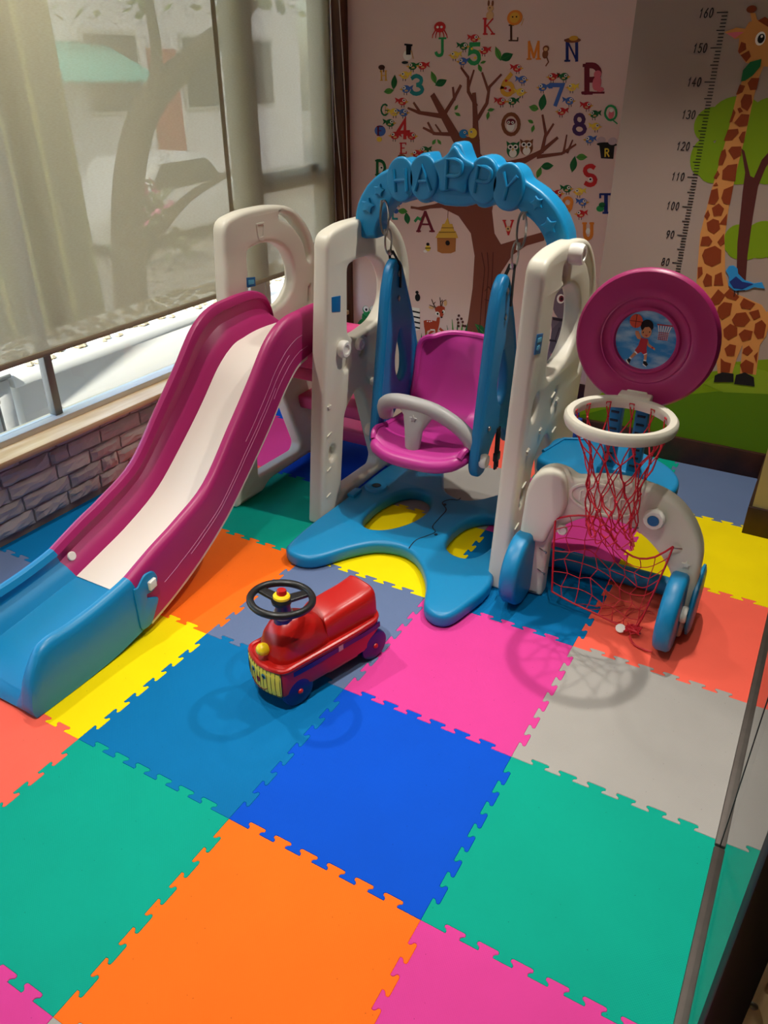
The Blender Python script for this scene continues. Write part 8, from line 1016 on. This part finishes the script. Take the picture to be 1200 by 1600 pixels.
# street tree
bark = mat('tree_bark', srgb(98, 84, 70), .9, vary=.4, vscale=12, bump=1, bscale=25)
TR_ = empty('street_tree', (-3.9, 2.9, -.05), 'leaning street tree seen through the blind', 'tree')
link('trunk', tube(smooth_loop([(-3.6, 2.80, -.05), (-3.6, 2.86, .45), (-3.6, 2.98, .9), (-3.6, 3.22, 1.25), (-3.6, 3.66, 1.5), (-3.6, 4.1, 1.72), (-3.6, 4.8, 2.2)], 6, False), .115, 12, r2=.06), bark, TR_)
link('branch', tube(smooth_loop([(-3.6, 3.22, 1.25), (-3.6, 3.33, 1.5), (-3.6, 3.32, 1.85), (-3.5, 3.25, 2.4)], 6, False), .045, 8, r2=.02), bark, TR_)
link('branch', tube(smooth_loop([(-3.6, 2.84, .25), (-3.6, 3.15, .50), (-3.6, 3.5, .68), (-3.6, 4.0, .80)], 6, False), .05, 8, r2=.02), bark, TR_)
lv = []
for k in range(420):
    a = rnd.random()*2*pi; r_ = 1.5*rnd.random()**.5; c = Vector((-3.9+.8*math.cos(a)*r_, 3.9+math.sin(a)*r_, 2.25+rnd.uniform(-.5, .9)))
    m4 = Matrix.Translation(c)@Matrix.Rotation(rnd.random()*6, 4, 'X')@Matrix.Rotation(rnd.random()*6, 4, 'Z')
    me = mesh([(-.05, 0, 0), (0, .028, .004), (.06, 0, 0), (0, -.028, .004)], [(0, 1, 2, 3)]); me.transform(m4); lv.append(me)
cr = link('foliage', joinm(lv), mat('tree_leaf', srgb(96, 118, 66), .7), TR_, smooth=False); cr['kind'] = 'stuff'
# bamboo screen / awning cloth at far left
SCm = mat('awning_cloth', srgb(198, 196, 110), .8, vary=.25, vscale=5, col2=srgb(150, 158, 96))
pts = [(-3.0+.05*math.sin(k*1.25), 1.05+.96*k/26) for k in range(27)]
rows = [[(x, y+.03*(1-j/6), -.05+2.6*j/6) for x, y in pts] for j in range(7)]
aw = link('awning_curtain', grid_mesh(rows), SCm, None); aw['label'] = 'yellow-green pleated curtain outside, at far left behind the blind'; aw['category'] = 'curtain'
md = aw.modifiers.new('solid', 'SOLIDIFY'); md.thickness = .012
# house across the street
H1 = empty('house', (-9.4, 9, -.05), 'pale house with a teal awning across the street', 'house')
link('wall', box(-11, -8.6, 5.5, 12.0, -.05, 3.6), mat('house_paint', srgb(226, 222, 224), .8), H1, smooth=False)
link('roof', box(-11.2, -8.3, 5.2, 12.3, 3.6, 3.8, .02), mat('house_roof', srgb(110, 90, 84), .8), H1)
link('awning', plate([[(-8.6, 1.75), (-7.6, 1.35), (-7.6, 1.30), (-8.6, 1.62)]], 1.9, .002, frame((0, 6.6, 0), (1, 0, 0), (0, 0, 1))), mat('awning_teal', srgb(84, 190, 178), .7), H1, smooth=False)
for k, (a, b) in enumerate(((6.0, 6.7), (7.2, 8.2), (9.0, 9.8), (10.4, 11.2))):
    w = link('window', box(-8.62, -8.57, a, b, .9, 1.9, .01), mat('house_frame', srgb(190, 186, 180), .6), H1)
    link('pane', box(-8.572, -8.562, a+.06, b-.06, .96, 1.84), mat('dark_pane', srgb(58, 62, 72), .2), w, smooth=False)
link('door', box(-8.62, -8.56, 8.35, 8.9, -.05, 1.7, .01), mat('red_door', srgb(176, 70, 62), .6), H1)
H2 = empty('shed', (-9, 2.5, -.05), 'low grey shed across the street at left', 'building')
link('wall', box(-10, -8.2, -1, 5.2, -.05, 1.5), mat('shed_paint', srgb(150, 148, 146), .85), H2, smooth=False)
link('roof', box(-10.2, -8.0, -1.2, 5.4, 1.5, 1.62, .02), mat('shed_roof', srgb(206, 206, 210), .7), H2)
# parked car
PC = empty('parked_car', (-5.6, 5.0, -.05), 'white parked car seen through the blind behind the tree', 'car')
cp = [(-1.1, .12), (-1.12, .36), (-1.0, .46), (-.62, .50), (-.40, .78), (.30, .80), (.62, .54), (1.05, .46), (1.12, .30), (1.1, .12)]
carM = frame((-5.6, 5.2, -.05), (0, 1, 0), (0, 0, 1))
link('body', plate([fillet(cp, .08, 4)], .85, .06, carM, 2), mat('car_white', srgb(226, 226, 226), .3), PC)
link('window', plate([fillet([(-.52, .52), (-.34, .74), (.26, .75), (.50, .54)], .03, 3)], .87, .004, carM), mat('car_glass', srgb(40, 46, 54), .15), PC)
for y in (4.5, 5.9):
    for x in (-5.2, -6.0): link('wheel', lathe([(.05, -.06), (.15, -.06), (.17, -.03), (.17, .03), (.15, .06), (.05, .06)], 20, axisM((x, y, .12), (1, 0, 0))), MC['black'], PC)
# flowering bush
FB = empty('flower_bush', (-4.7, 4.2, -.05), 'bush with pink flowers outside, left of the tree trunk', 'bush')
bl, fw = [], []
for k in range(260):
    a = rnd.random()*2*pi; e = rnd.random()*pi/2; r_ = .36*(.5+.5*rnd.random()); c = Vector((-4.7+r_*math.cos(a)*math.cos(e), 4.15+r_*math.sin(a)*math.cos(e), .05+1.7*r_*math.sin(e)))
    m4 = Matrix.Translation(c)@Matrix.Rotation(rnd.random()*6, 4, 'X')@Matrix.Rotation(rnd.random()*6, 4, 'Z'); me = mesh([(-.05, 0, 0), (0, .03, .004), (.05, 0, 0), (0, -.03, .004)], [(0, 1, 2, 3)]); me.transform(m4)
    (fw if (k % 4 == 0 and e > .5) else bl).append(me)
o = link('foliage', joinm(bl), mat('bush_leaf', srgb(120, 132, 104), .8), FB, smooth=False); o['kind'] = 'stuff'
o = link('flowers', joinm(fw), mat('bush_flower', srgb(226, 110, 160), .7), FB, smooth=False); o['kind'] = 'stuff'

for ob in list(bpy.data.objects):
    if '_o' in ob.keys(): del ob['_o']
